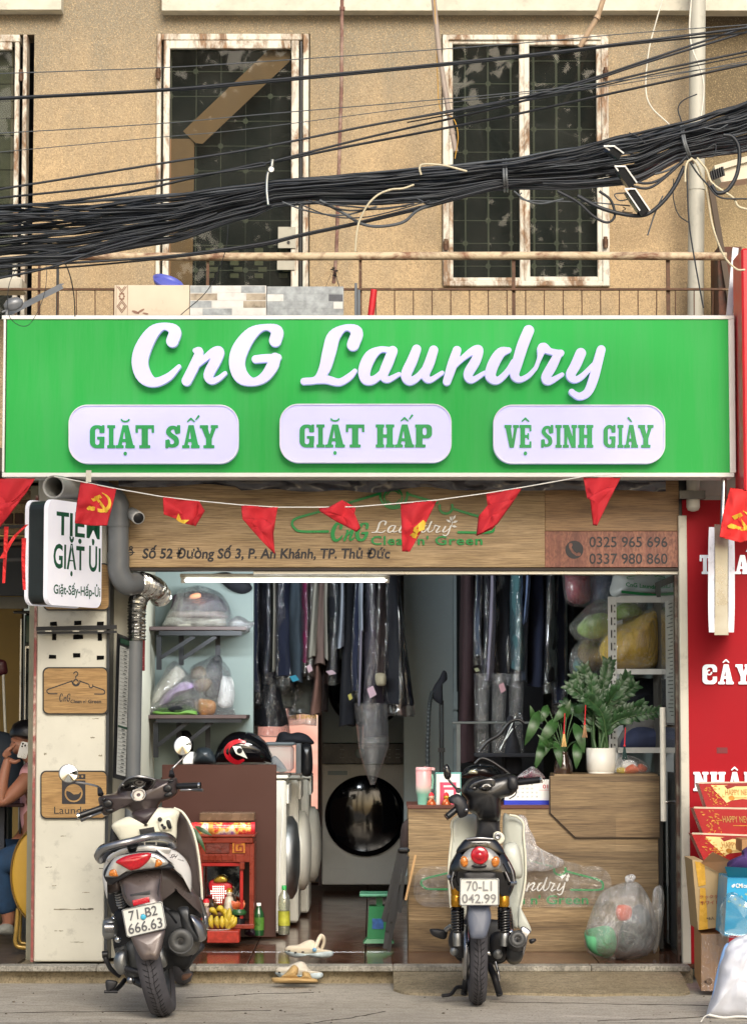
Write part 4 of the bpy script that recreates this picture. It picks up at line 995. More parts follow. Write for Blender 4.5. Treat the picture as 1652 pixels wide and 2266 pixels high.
# printed gift boxes
def gift(name,label,q,Y,gold):
    t_ = thing(name,label,'gift box',P(q[3][0],q[3][1],Y),'new year gift boxes')
    A = [P(x,y,Y) for x,y in q]
    b_ = MB(); b_.poly(A,(0,.14,0)); b_.build('box',mat('red_gift_card','#a00e18',.3,var=.1),t_)
    def g(u,v,d_=.0015): return A[0] * (1 - u) * (1 - v) + A[1] * u * (1 - v) + A[2] * u * v + A[3] * (1 - u) * v + Vector((0,-d_,0))
    def pl(pts,mt,nm,d_=.0015): 
        z = MB(); z.poly([g(u,v,d_) for u,v in pts]); return z.build(nm,mt,t_)
    M_gold = mat('gold_print','#c98a3a',.35,.3,var=.3,scale=40); M_crm = mat('cream_print','#e8cf8c',.4,var=.1,scale=30)
    if not gold:
        top = [(.16 + .84 * i / 12,.06 + .0 * i) for i in range(13)]
        bot = [(1 - .78 * i / 12,.62 + .3 * (1 - (i / 6 - 1) ** 2) * -.9 + .25) for i in range(13)]
        pl([(.17,.07),(1,.07),(1,.78),(.8,.7),(.62,.66),(.45,.72),(.36,.82),(.28,.55),(.2,.3)],M_crm,'cream_panel')
        pl([(.36,.1),(.5,.03),(.7,.03),(.95,.12),(.92,.24),(.7,.13),(.52,.13),(.4,.25)],mat('red_gift_ribbon','#8e1a1c',.4),'ribbon',.003)
    z = MB(); O = g(.36,.5,.003); U = g(.98,.5,.003) - O; V = g(.36,.26,.003) - O; text_uv(z,'HAPPY NEW YEAR',O,U,V,lift=.001,bold=.01); z.build('greeting',mat('dull_gold_text','#b98a4a' if not gold else '#d9a23a',.4),t_)
    z = MB(); O = g(.5,.62,.003); U = g(.84,.62,.003) - O; V = g(.5,.57,.003) - O; text_uv(z,'best wishes',O,U,V,lift=.001) if False else z.poly([g(.5,.6,.003),g(.84,.6,.003),g(.84,.63,.003),g(.5,.63,.003)]); z.build('small_print',M_gold,t_)
    r_ = random.Random(len(label)); z = MB()
    for i in range(46):
        u = .05 + .22 * r_.random(); v = .1 + .85 * r_.random(); u += v * .1 if not gold else .05; a = r_.uniform(0,6.28); L = r_.uniform(.03,.06)
        pts = [(u,v),(u + L * .6 * math.cos(a) - L * .2 * math.sin(a),v + (L * math.sin(a) + L * .3 * math.cos(a)) * 1.6),(u + L * 1.1 * math.cos(a),v + L * 1.9 * math.sin(a)),(u + L * .6 * math.cos(a) + L * .2 * math.sin(a),v + (L * math.sin(a) - L * .3 * math.cos(a)) * 1.6)]
        if min(p[1] for p in pts) > .02 and max(p[1] for p in pts) < .98: z.add([g(p[0],p[1],.002 + i * .00003) for p in pts],[(0,1,2,3)])
    if not gold:
        for u0 in (.45,.78): 
            z.add([g(u0 + .05 * math.cos(k_ * .5),.62 + .1 * math.sin(k_ * .5),.0032) for k_ in range(12)],[tuple(range(12))])
    tag(z.build('foil_leaves',M_gold,t_),kind='stuff')
    z = MB(); z.poly([g(0,-.0,.001),g(1,-.0,.001),g(1,-.06,-.02),g(0.02,-.06,-.02)]); z.build('lid_edge',mat('cream_card_edge','#d8cbb0',.6),t_)
gift('gift_box','top red and cream new year gift box of the stack',[(1545,1734),(1700,1732),(1690,1786),(1562,1786)],12.3,0)
gift('gift_box','middle gift box of the stack, all red with gold leaves',[(1534,1789),(1700,1792),(1690,1850),(1557,1849)],12.28,1)
gift('gift_box','lowest red and cream new year gift box of the stack',[(1530,1846),(1700,1852),(1690,1905),(1556,1903)],12.26,0)
M_card = mat('brown_cardboard','#a87f55',.8,var=.08,dirt=.1); M_card2 = mat('pale_cardboard','#a9926c',.8,var=.08)
M_tapey = mat('yellow_packing_tape','#c99a34',.25,var=.2,scale=30)
cb = thing('cardboard_box','upright cardboard box with yellow tape and red Japanese lettering','cardboard box',P(1570,2055,12.0))
q = [(1531,1903),(1552,1903),(1612,1940),(1607,2050),(1544,2058)]
b = MB(); b.poly([P(x,y,12.02) for x,y in q],(0,.3,0)); b.build('body',M_card2,cb)
b = MB(); b.poly([P(x,y,12.016) for x,y in ((1537,1906),(1558,1910),(1561,1958),(1545,1962))]); b.poly([P(x,y,12.016) for x,y in ((1548,1965),(1560,1965),(1566,2056),(1546,2058))]); b.build('tape',M_tapey,cb)
b = MB(); b.poly([P(1550,1910,12.0),P(1576,1885,11.9),P(1617,1905,11.92),P(1611,1942,12.0)],(0,.004,0)); b.build('flap',mat('flap_cardboard','#c2946c',.8),cb)
b = MB(); M_jp = mat('dark_red_print','#8c2a26',.6)
for s_,a in (('クックダッ',(1547,1981,1600,1991)),('ホワイトチ',(1549,1994,1602,2004))):
    O = P(a[0],a[3] - 2,12.014); text_uv(b,s_,O,P(a[2],a[3] - 4,12.014) - O,P(a[0] - 1,a[1],12.014) - O,lift=.001,bold=.01)
b.build('lettering',M_jp,cb)
b = MB(); text_px(b,'×6入',1562,2028,1580,2036,12.014,bold=.012,lift=.001); b.build('count_mark',M_black_txt,cb)
cb = thing('cardboard_box','lower brown cardboard box on the pavement wrapped in clear film','cardboard box',P(1570,2193,12.0))
b = MB(); A = [P(1551,2068,12.0),P(1612,2066,12.0),P(1612,2193,12.0),P(1551,2193,12.0)]; B_ = [P(1535,2048,12.3),P(1600,2048,12.3),P(1600,2160,12.3),P(1536,2160,12.3)]
b.add(A + B_,[(0,1,2,3),(0,3,7,4),(0,4,5,1),(1,5,6,2),(4,7,6,5)]); b.build('body',M_card,cb)
b = MB(); off = Vector((0,-.006,.0)); b.add([p + off for p in A + B_],[(0,3,7,4),(0,1,2,3)]); b.build('wrap',M_wrap,cb)
b = MB(); sdf(b,[arc(1568,2172,6,0,360,.7),arc(1568,2172,2.5,0,360,.6),('c',[(1560,2170,.8),(1560,2175,.8)]),('c',[(1557,2173,.8),(1562,2173,.8)])],FY(11.994),0,.6); b.build('seal_mark',mat('dark_brown_print','#4a3424',.7),cb)
bbx = thing('blue_box','bright blue printed box with an open flap holding purple cloth','box',P(1650,2075,11.7))
b = MB(); b.poly([P(x,y,11.7) for x,y in ((1609,1942),(1720,1944),(1720,2072),(1602,2070))],(0,.3,0)); b.build('body',mat('blue_print_card','#1f9acb',.3,var=.06),bbx)
b = MB(); b.poly([P(1603,1918,11.62),P(1720,1924,11.62),P(1720,1943,11.698),P(1610,1941,11.698)],(0,.004,0)); b.build('flap',mat('teal_print_card','#1b7f9c',.4),bbx)
b = MB(); text_px(b,'CMI',1627,1955,1643,1965,11.698,bold=.025); text_px(b,'on',1644.5,1958,1655,1965,11.698,bold=.015); sdf(b,[('c',[(1621,1961,3),(1624,1958,2)])],FY(11.697),0,.6); b.build('logo_lettering',M_white,bbx)
b = MB(); rng = random.Random(8)
for x,y in ((1640,1985),(1650,1979),(1612,1995),(1626,1990),(1646,2006),(1637,2003)):
    for a in (0,90): b.add([P(x + 4 * math.cos(R(a)),y + 4 * math.sin(R(a)),11.697),P(x + 1,y + 1,11.697),P(x - 4 * math.cos(R(a)),y - 4 * math.sin(R(a)),11.697),P(x - 1,y - 1,11.697)],[(0,1,2,3)])
b.build('sparkles',mat('pale_print','#cfe0a0',.4),bbx)
b = MB(); b.pillow(cr([(1596,2000),(1630,1975),(1700,2040),(1700,2074),(1600,2072)],6,True),lambda x,y,d_: P(x,y,11.68 + d_),.01,.01,3,.012,12,5); b.build('clear_wrap',M_glass,bbx)
b = MB(); b.pillow(cr([(1606,1916),(1612,1902),(1636,1893),(1640,1882),(1672,1872),(1700,1880),(1700,1932),(1612,1930)],6,True),lambda x,y,d_: P(x,y,11.82 + d_),.1,.1,6,.02,9,2)
tag(b.build('purple_cloth',mat('purple_cloth','#453068',.85,var=.3,scale=10,bump=.3)),'crumpled purple cloth stuffed into the blue box','cloth')
b = MB(); b.pbox(1641,1858,1700,1885,11.95,.2); tag(b.build('cardboard_box',M_card),'small cardboard corner showing above the purple cloth','cardboard box')
# woven sack at the corner
def creased(b_,pts,F,bulge,thick,ang_n=11,amp=.02,seed=1,rings=8,rad=(0,0)):
    """bag body with creases running to a tie point"""
    n = len(pts); cx = sum(p[0] for p in pts) / n; cy = sum(p[1] for p in pts) / n; secs = []
    for i in range(rings,-rings - 1,-1):
        a = math.pi / 2 * i / rings; k = max(.02,math.cos(a)) ** .75; row = []
        for x,y in pts:
            X,Y_ = cx + (x - cx) * k,cy + (y - cy) * k; dep = -bulge * math.sin(a) if a > 0 else -thick * math.sin(a)
            th = math.atan2(Y_ - rad[1],X - rad[0])
            w_ = amp * (noise.noise(Vector((th * ang_n,seed,0))) + .6 * noise.noise(Vector((X * .03,Y_ * .03,seed + 5))))
            row.append(F(X,Y_,dep + w_ * 1.4))
        secs.append(row)
    b_.loft(secs); return b_
M_sackw = mat('white_woven_sack','#d3d7e2',.7,var=.08,scale=12,bump=.25,bscale=220)
M_sackb = mat('blue_woven_stripe','#7fa3d4',.7,var=.1,bump=.25,bscale=220)
sk = thing('woven_sack','big white woven sack with a blue stripe slumped at the bottom right corner','sack',P(1640,2258,11.3))
out = cr([(1700,2055),(1650,2068),(1612,2086),(1594,2125),(1586,2160),(1575,2200),(1563,2240),(1566,2256),(1620,2262),(1720,2262),(1740,2160)],7,True)
b = MB(); creased(b,out,lambda x,y,d_: P(x,y,11.25 + d_),.2,.25,9,.045,3,10,(1700,2040)); b.build('body',M_sackw,sk)
out = cr([(1612,2088),(1600,2118),(1597,2150),(1587,2195),(1575,2244),(1563,2243),(1574,2200),(1584,2160),(1591,2125),(1603,2092)],6,True)
b = MB(); b.pillow(out,lambda x,y,d_: P(x,y,11.2 + d_),.015,.05,3,.006,10,3); b.build('stripe',M_sackb,sk)
b = MB(); b.tube([Vector(v) for v in cr([tuple(P(x,y,11.0)) for x,y in ((1568,2246),(1600,2252),(1640,2250),(1700,2256))],6)],.006,6); b.tube([Vector(v) for v in cr([tuple(P(x,y,11.0)) for x,y in ((1572,2244),(1558,2250),(1550,2262))],4)],.003,5); b.build('drawstring',mat('white_string','#dcdcd6',.8),sk)

# ================================================================== left neighbour
struct('neighbour_wall',MB().box(-3.6,PX(46,16),16,16.1,0,2.6),mat('mustard_wall','#a58a50',.7,var=.1))
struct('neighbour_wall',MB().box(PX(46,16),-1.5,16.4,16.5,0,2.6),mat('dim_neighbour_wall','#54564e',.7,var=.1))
struct('neighbour_floor',MB().box(-4,-1.83,12.6,16.5,.05,.085),mat('dark_neighbour_floor','#4a4038',.5,var=.2))
struct('party_wall',MB().box(-1.83,-1.45,12.99,18.6,0,2.62),mat('party_wall_paint','#8d8a78',.8))
fg = thing('showcase_fridge','glass door showcase fridge in the neighbouring shop behind the pillar','fridge',P(70,2000,15.0))
b = MB(); b.pbox(47,1358,170,1990,15.02,.5,.01); b.build('cabinet',mat('grey_fridge','#55595a',.5),fg)
b = MB(); b.pbox(56,1362,160,1422,14.99,.03,.003); b.build('header',mat('green_header_print','#17503a',.3,var=.7,scale=6),fg)
b = MB(); b.pbox(28,1351,165,1357,14.9,.1,.008); b.pbox(40,1368,46,1990,14.95,.05,.003); b.build('rail',M_steel,fg)
b = MB(); b.pbox(50,1428,57,1990,14.98,.04,.004); b.pbox(57.2,1428,165,1436,14.98,.04,.004); b.build('door_frame',M_steel,fg)
b = MB(); b.pbox(57.5,1437,165,1990,15.0,.012); b.build('door_glass',mat('frosty_glass','#7f9896',.15,var=.5,scale=8,dirt=.2),fg)
b = MB(); text_px(b,'NUE',62,1480,92,1487,14.998,bold=.01,shear=.2); b.build('lettering',mat('pale_green_print','#5aa890',.5),fg)
ch = thing('stacking_chair','dark red plastic chair with a pale leg at the far left edge','chair',P(5,1600,14.3))
b = MB(); b.pillow(cr([(-30,1462),(8,1460),(16,1475),(13,1492),(-30,1496)],5,True),lambda x,y,d_: P(x,y,14.3 + d_),.02,.03,4); b.build('seat',mat('dark_red_plastic','#4a1820',.4),ch)
b = MB(); b.tube([P(7,1490,14.3),P(11,1600,14.3),P(13,1640,14.3)],.008,8); b.build('leg',M_cream,ch)
tb = thing('dark_table','dark table in front of the seated person in the neighbouring shop','table',P(0,1900,13.9))
b = MB(); b.pbox(-160,1778,52,1786,13.6,.5,.004); b.build('tabletop',mat('dark_red_edge','#4c2a2c',.5),tb)
b = MB(); b.pbox(-150,1786.5,10,1900,13.75,.3); b.build('apron',mat('navy_metal','#1a2230',.5),tb)
for x in (12,40): b = MB(); b.pbox(x,1786.5,x + 6,2050,13.8,.04); b.build('leg',M_blackm,tb)
b = MB(); b.pillow(cr([(-60,1640),(0,1618),(40,1640),(52,1690),(50,1776),(-60,1776)],5,True),lambda x,y,d_: P(x,y,14.2 + d_),.1,.1,4)
tag(b.build('dark_backpack',mat('dark_blue_fabric','#1c2733',.8)),'dark blue bag lying behind the phoning person','bag')
yc = thing('yellow_chair','folding chair with a round mustard yellow back, half behind the pillar','chair',P(55,2105,13.1))
o_ = ell(86,1937,62,106,40)
b = MB(); b.pillow(o_,lambda x,y,d_: P(x,y,13.1 + d_),.012,.02,4); b.build('backrest',mat('mustard_vinyl','#b58f33',.35,var=.06),yc)
b = MB(); b.tube([P(x,y,13.09) for x,y in o_ + o_[:1]],.005,8); b.build('piping',mat('mustard_edge','#6a4f16',.5),yc)
b = MB(); b.tube([Vector(v) for v in cr([tuple(P(x,y,13.12)) for x,y in ((40,2010),(36,2060),(34,2085),(45,2096),(90,2098))],6)],.012,10); b.tube([Vector(v) for v in cr([tuple(P(x,y,13.2)) for x,y in ((47,2015),(44,2060),(44,2082),(54,2088),(95,2088))],6)],.009,10); b.build('leg_frame',mat('mustard_steel','#a98a45',.3,.3),yc)
# dark timber roof structure and bits above
rf = thing('timber_canopy','dark slatted timber canopy over the neighbouring shop','canopy',P(40,1150,13.2))
for i in range(7):
    b = MB(); b.pbox(-60 + i * 23,1135,-41 + i * 23,1160 - 2,13.3,.03,.002); b.build('board',mat('brown_boards','#4a3228',.7,var=.3),rf)
for i,y in enumerate((1075,1093,1112,1166,1186,1204,1240)):
    b = MB(); b.bar(P(-60,y + 3,13.0 + i * .05),P(130,y - 6,13.0 + i * .05),.02,.018); b.build('batten',M_rust_dark if i % 3 else M_blackm,rf)
b = MB(); b.pbox(-120,1210,95,1318,13.9,.05,.003); b.build('fascia',mat('dark_blue_grey','#2c3238',.6),rf)
b = MB(); b.pbox(-120,1320,60,1346,14.2,.05,.003); b.build('lintel',mat('grey_lintel','#8d8b80',.7),rf)
b = MB(); b.pbox(-200,1035,200,1130,13.8,.05); b.build('soffit',M_blackm,rf)
b = MB(); b.tube([P(-40,1185,12.9),P(100,1186,12.9)],.003,6); b.build('rod',mat('brass_rod','#b09a5a',.4,.6),rf)

# ---- lit box sign on the pillar
bx = thing('box_sign','white lit box sign with green lettering for the ironing service','sign',P(130,1335,12.2))
ang = R(64); ctr = P(84,1218,12.15); n_ = Vector((math.sin(ang),-math.cos(ang),0)); u_ = Vector((math.cos(ang),math.sin(ang),0))
cB = P(66,1100,12.15); H_ = PZ(1103,12.15) - PZ(1338,12.15); zc = (PZ(1103,12.15) + PZ(1338,12.15)) / 2
c0 = Vector((P(101,1218,12.15).x,12.15,zc))      # near vertical edge of the lettered face
Wd = .50; T = .105
def FB(x,y,d_): return c0 + u_ * x + Vector((0,0,y)) + n_ * d_
M_boxw = mat('box_sign_white','#e4e4ec',.35,emit=.22,var=.04); 
def rbox(b_,x0,y0,x1,y1,r,d0,d1,res=.012):
    sdf(b_,[('b',x0,y0,x1,y1,r)],lambda x,y,d_: FB(x,y,d0 + d_),d1 - d0,res); return b_
b = MB(); rbox(b,0,-H_ / 2,Wd,H_ / 2,.05,-.012,.012); b.build('face',M_boxw,bx)
b = MB(); rbox(b,.006,-H_ / 2 + .006,Wd - .006,H_ / 2 - .006,.046,-T + .0,-.0121); 
pts = [FB(.008,y,0) for y in (0,)]; b.build('side_band',mat('black_side_band','#1d2526',.4,var=.3),bx)
b = MB(); rbox(b,0,-H_ / 2,Wd,H_ / 2,.05,-T - .02,-T - .0005); b.build('back_face',M_boxw,bx)
M_bg2 = mat('dark_green_print','#0f5238',.5)
def bxt(s,x0,y0,x1,y1,bold):
    q = MB(); O = FB(x0,y0,.0125); text_uv(q,s,O,FB(x1,y0,.0125) - O,FB(x0,y1,.0125) - O,lift=.001,bold=bold); q.build('lettering',M_bg2,bx)
zz = lambda y: PZ(y,12.2) - zc
bxt('TIỆM',.075,zz(1197),.52 * .92,zz(1112),.022)
bxt('GIẶT ỦI',.05,zz(1272),Wd - .012,zz(1183),.022)
bxt('Giặt-Sấy-Hấp-Ủi',.055,zz(1320),Wd - .012,zz(1285),.018)
b = MB(); b.bar(P(150,1095,12.5),P(165,1095,12.75),.03,.03); b.build('bracket',M_blackm,bx)

# ================================================================== flags on the string
M_flag = mat('red_flag_cloth','#b51c28',.8,var=.1,scale=10,bump=.2,bscale=260,trans=.0)
M_flag2 = mat('red_flag_cloth_bright','#d22a2a',.75,var=.1,scale=10,bump=.2,bscale=260)
M_yel = mat('yellow_print','#e0b83a',.6)
YG = 12.0
def flag(label,pts,folds=(),Y=YG,emb=None,mt=None,name='flag',seed=1):
    t_ = thing(name,label,'flag',P(pts[0][0],pts[0][1],Y),'red flags along the string')
    n = len(pts); dense = []
    for i in range(n):
        (x0,y0),(x1,y1) = pts[i],pts[(i + 1) % n]
        for k in range(5): dense.append((x0 + (x1 - x0) * k / 5,y0 + (y1 - y0) * k / 5))
    wv = lambda x,y: .02 * math.sin(x * .09 + y * .05 + seed) + .022 * noise.noise(Vector((x * .07,y * .05,seed))) + .006 * noise.noise(Vector((x * .2,y * .1,seed)))
    F_ = lambda x,y,d_: P(x,y,Y + wv(x,y)) + Vector((0,-d_,0))
    b_ = MB(); b_.pillow(dense,lambda x,y,d_: F_(x,y,-d_),.001,.002,5); b_.build('cloth',mt or M_flag,t_)
    for j,fp in enumerate(folds):
        dn = []
        for i in range(len(fp)):
            (x0,y0),(x1,y1) = fp[i],fp[(i + 1) % len(fp)]
            for k in range(5): dn.append((x0 + (x1 - x0) * k / 5,y0 + (y1 - y0) * k / 5))
        b_ = MB(); b_.pillow(dn,lambda x,y,d_: F_(x,y,-d_ + .012 + .01 * j),.008,.004,4); b_.build('fold',mt or M_flag,t_)
    if emb:
        b_ = MB(); sdf(b_,emb,lambda x,y,d_: F_(x,y,d_ + .0045),.0008,1.0); b_.build('emblem',M_yel,t_)
    return t_
def hammer(cx,cy,k=1,rot=0):
    def T_(x,y): return (cx + (x * math.cos(rot) - y * math.sin(rot)) * k,cy + (x * math.sin(rot) + y * math.cos(rot)) * k)
    o = [('c',[(*T_(x,y),r * k) for x,y,r in cr([(6,-24,.6),(19,-14,2.4),(23,0,3.4),(17,12,4),(4,16,4),(-9,12,3)],5)]),
         ('p',[T_(*p) for p in ((-9,8),(-4,14),(-15,16),(-26,14),(-29,9),(-20,4))]),
         ('p',[T_(*p) for p in ((-19,-12),(1,-20),(6,-13),(-13,-4))]),('l',*T_(-4,-10),*T_(17,19),6 * k)]
    return o
def star(cx,cy,r,rot=0): return [('p',[(cx + (r if i % 2 == 0 else r * .4) * math.sin(R(36 * i + rot)),cy - (r if i % 2 == 0 else r * .4) * math.cos(R(36 * i + rot))) for i in range(10)])]
flag('red flag with a yellow hammer and sickle beside the grey pipe mouth',[(178,1065),(258,1081),(250,1115),(237,1163),(200,1163),(165,1157),(170,1110)],emb=hammer(220,1114),seed=2)
flag('folded red flag showing the top of a yellow star',[(360,1099),(441,1109),(436,1150),(428,1163),(412,1159),(390,1148),(362,1138)],[[(441,1109),(454,1130),(433,1165),(424,1160),(436,1140)]],seed=4,
     emb=[('p',[(395,1135),(401,1150),(419,1150),(408,1159),(402,1157),(394,1153),(390,1149)])])
flag('folded red pennant left of the hanger logo',[(533,1117),(615,1122),(611,1140),(605,1180),(608,1226),(582,1200),(560,1176),(536,1148)],[[(536,1148),(585,1148),(603,1160),(607,1225),(582,1200),(560,1176)]],seed=6)
flag('red pennant flipped over the string in front of the hanger logo',[(704,1122),(727,1122),(757,1106),(787,1122),(784,1136),(798,1168),(789,1177),(744,1154),(707,1131)],[[(727,1122),(757,1106),(784,1136),(798,1168),(789,1177),(744,1154),(707,1131)]],seed=8)
flag('red flag with part of a yellow emblem covering the word Laundry',[(886,1113),(967,1106),(940,1160),(906,1221),(889,1220),(888,1170)],emb=[('p',[(915,1168),(936,1150),(942,1156),(938,1172),(927,1176),(922,1182),(914,1175)]),('p',[(903,1186),(914,1178),(925,1184),(922,1192),(912,1189)])],seed=10)
flag('red pennant twisted to the left at the end of the hanger logo',[(1075,1091),(1155,1079),(1130,1118),(1090,1170),(1053,1186),(1058,1142),(1078,1118)],[[(1078,1118),(1140,1102),(1100,1160),(1053,1186),(1058,1142)]],seed=12)
flag('narrow red pennant hanging just below the green sign at right',[(1290,1056),(1373,1056),(1346,1110),(1320,1163),(1311,1162),(1305,1106),(1298,1102)],[[(1298,1102),(1345,1078),(1362,1076),(1320,1163),(1311,1162),(1305,1106)]],seed=14)
flag('bright red flag with a yellow hammer and sickle at the right edge',[(1615,1078),(1662,1086),(1668,1190),(1640,1201),(1591,1188),(1600,1130)],emb=hammer(1637,1154,1.0),mt=M_flag2,Y=11.95,seed=16)
flag('big red flag with hanging tails at the left edge',[(-30,1058),(78,1058),(58,1090),(24,1136),(0,1166),(-30,1180)],[[(-30,1120),(30,1110),(60,1087),(24,1136),(0,1166),(-30,1180)]],seed=18)
b = MB(); pts = [(120,1054),(178,1065),(258,1081),(360,1099),(440,1108),(533,1117),(615,1122),(704,1122),(787,1121),(886,1113),(967,1106),(1075,1091),(1155,1078),(1290,1054),(1374,1048)]
b.tube([P(x,y,YG) for x,y in pts],.0028,6); tag(b.build('flag_string',mat('white_string',''),None),'thin white string that the row of flags hangs from','string')
for pts,l in (([(14,1165),(12,1215),(8,1290)],'long red ribbon hanging at the left edge'),([(4,1235),(30,1190),(60,1160)],'red ribbon slanting across the timber canopy'),([(53,1190),(52,1250),(54,1305)],'orange red ribbon ending in a point beside the box sign')):
    b = MB(); vs = []
    for i,(x,y) in enumerate(cr(pts,6)): vs.append([P(x - 5 + i * .15,y,12.05 + .01 * math.sin(i)),P(x + 5 - i * .15,y,12.04 + .012 * math.sin(i * 1.3))])
    for a,q in zip(vs,vs[1:]): b.quad(a[0],a[1],q[1],q[0])
    o = b.build('ribbon',M_flag2); tag(o,l,'ribbon')

# ================================================================== overhead cables
M_cab = mat('black_cable','#20262e',.5,var=.4,scale=8,dirt=.5); M_cab2 = mat('grey_cable','#4a5056',.5,var=.3,scale=30,dirt=.3)
YC = 10.6; z2 = lambda x,y: (538.5 + .3431 * x,.3431 * y); z3 = lambda x,y: (1085 + .3431 * x,.3431 * y)
def cable(label,pts,r,Y=YC,mt=None,name='cable',group='single cables above the bundle'):
    b_ = MB(); v = cr([tuple(P(x,y,Y)) for x,y in pts],8); b_.tube([Vector(q) for q in v],r,8); o = b_.build(name,mt or M_cab); tag(o,label,'cable',group); return o
cable('topmost thin grey cable crossing all the windows',[(-40,163),(343,149),(567,136),(1105,98),(1400,72),(1700,50)],.0022,10.2,M_cab2)
cable('upper strand of the thick double cable below the topmost wire',[(-40,218),(360,197),(567,179),(1105,127),(1400,92),(1700,54)],.0058,10.3)
cable('lower strand of the thick double cable below the topmost wire',[(-40,221),(360,200),(567,183.5),(1105,131),(1400,96),(1700,66)],.0042,10.32)
cable('thin wire passing below the double cable at mid window height',[(-40,296),(343,273),(567,253),(1105,207),(1340,181),(1700,132)],.0022,10.4,M_cab2)
cable('thinnest wire just under the thin mid height wire',[(-40,339),(360,302),(567,282),(1105,212),(1340,190),(1700,125)],.0018,10.42,M_cab2)
cable('medium cable rising steeply to the top right corner',[(-40,424),(360,360),(567,327),(826,275),(1105,226),(1290,178),(1430,132),(1700,42)],.0052,10.45)
cable('cable climbing beside the steep one and crossing it at the right window',[(-40,441),(300,405),(567,368),(600,357),(826,300),(1105,236),(1290,183),(1430,137),(1700,55)],.005,10.5)
cable('cable joining the hook above the cable bundle from the left',[(-40,466),(250,430),(430,392),(567,362),(602,358),(760,325),(1105,259),(1400,195),(1700,130)],.0056,10.55)
cable('cable fanning out to the right of the right window',[(900,262),(1085,228),(1280,195),(1450,155),(1700,103)],.005,10.46)
cable('faint lower strand beside the fanning cable at right',[(900,270),(1085,236),(1280,200),(1450,162),(1700,112)],.003,10.47)
cable('cable sagging below the bundle across the railing',[(-40,590),(155,581),(370,566),(567,540),(665,518),(796,490),(933,456),(1105,412),(1200,400)],.0055,10.5,None,'cable','cables below the bundle')
cable('second strand sagging below the bundle across the railing',[(-40,602),(155,590),(370,570),(567,545),(665,522),(796,494),(933,461),(1105,416),(1200,405)],.0042,10.52,None,'cable','cables below the bundle')
cable('cable climbing into the bundle from the lower left corner',[(-40,622),(113,590),(240,545),(377,510),(500,478),(600,452)],.0055,10.48,None,'cable','cables below the bundle')
cable('lower left cable running just above the railing into the bundle',[(-40,596),(100,580),(220,556),(340,522),(480,470)],.005,10.52,None,'cable','cables below the bundle')
band = [(-60,462,592),(120,452,578),(360,434,536),(567,408,474),(600,401,455),(700,394,448),(826,383,450),(960,371,442),(1113,356,414),(1250,332,416),(1400,296,404),(1508,274,350),(1600,244,338),(1720,205,318)]
def bandy(x):
    for (a,t0_,b0_),(a2,t1_,b1_) in zip(band,band[1:]):
        if a <= x <= a2: f = (x - a) / (a2 - a); f = f * f * (3 - 2 * f) * .5 + f * .5; return t0_ + (t1_ - t0_) * f,b0_ + (b1_ - b0_) * f
rng = random.Random(21)
cbn = thing('cable_bundle','thick bundle of black overhead cables sagging across the facade','cable bundle',P(826,420,YC))
strands = MB()
for i in range(96):
    v0 = (i + .5) / 96 + rng.uniform(-.05,.05); am = rng.uniform(.03,.2); fq = rng.uniform(1.2,3.4); ph_ = rng.uniform(0,6.28); dp = rng.uniform(-.10,.10); r = rng.choice([.0016,.0022,.0028,.0034,.0042,.0052,.0068]); strands.m(i % 7 == 0)
    pts = []
    for k in range(41):
        x = -60 + k * 44.5; t_,bt = bandy(min(x,1719)); v = v0 + am * math.sin(fq * k / 8 + ph_) + .03 * noise.noise(Vector((k * .5,i * 3.3,0)))
        v = min(1.03,max(-.02,v)); pts.append(tuple(P(x,t_ + (bt - t_) * v,YC + dp + .02 * math.sin(k * .4 + i))))
    strands.tube([Vector(q) for q in cr(pts,2)],r,6,caps=False)
tag(strands.build('strands',[M_cab,M_cab2],cbn),kind='stuff')
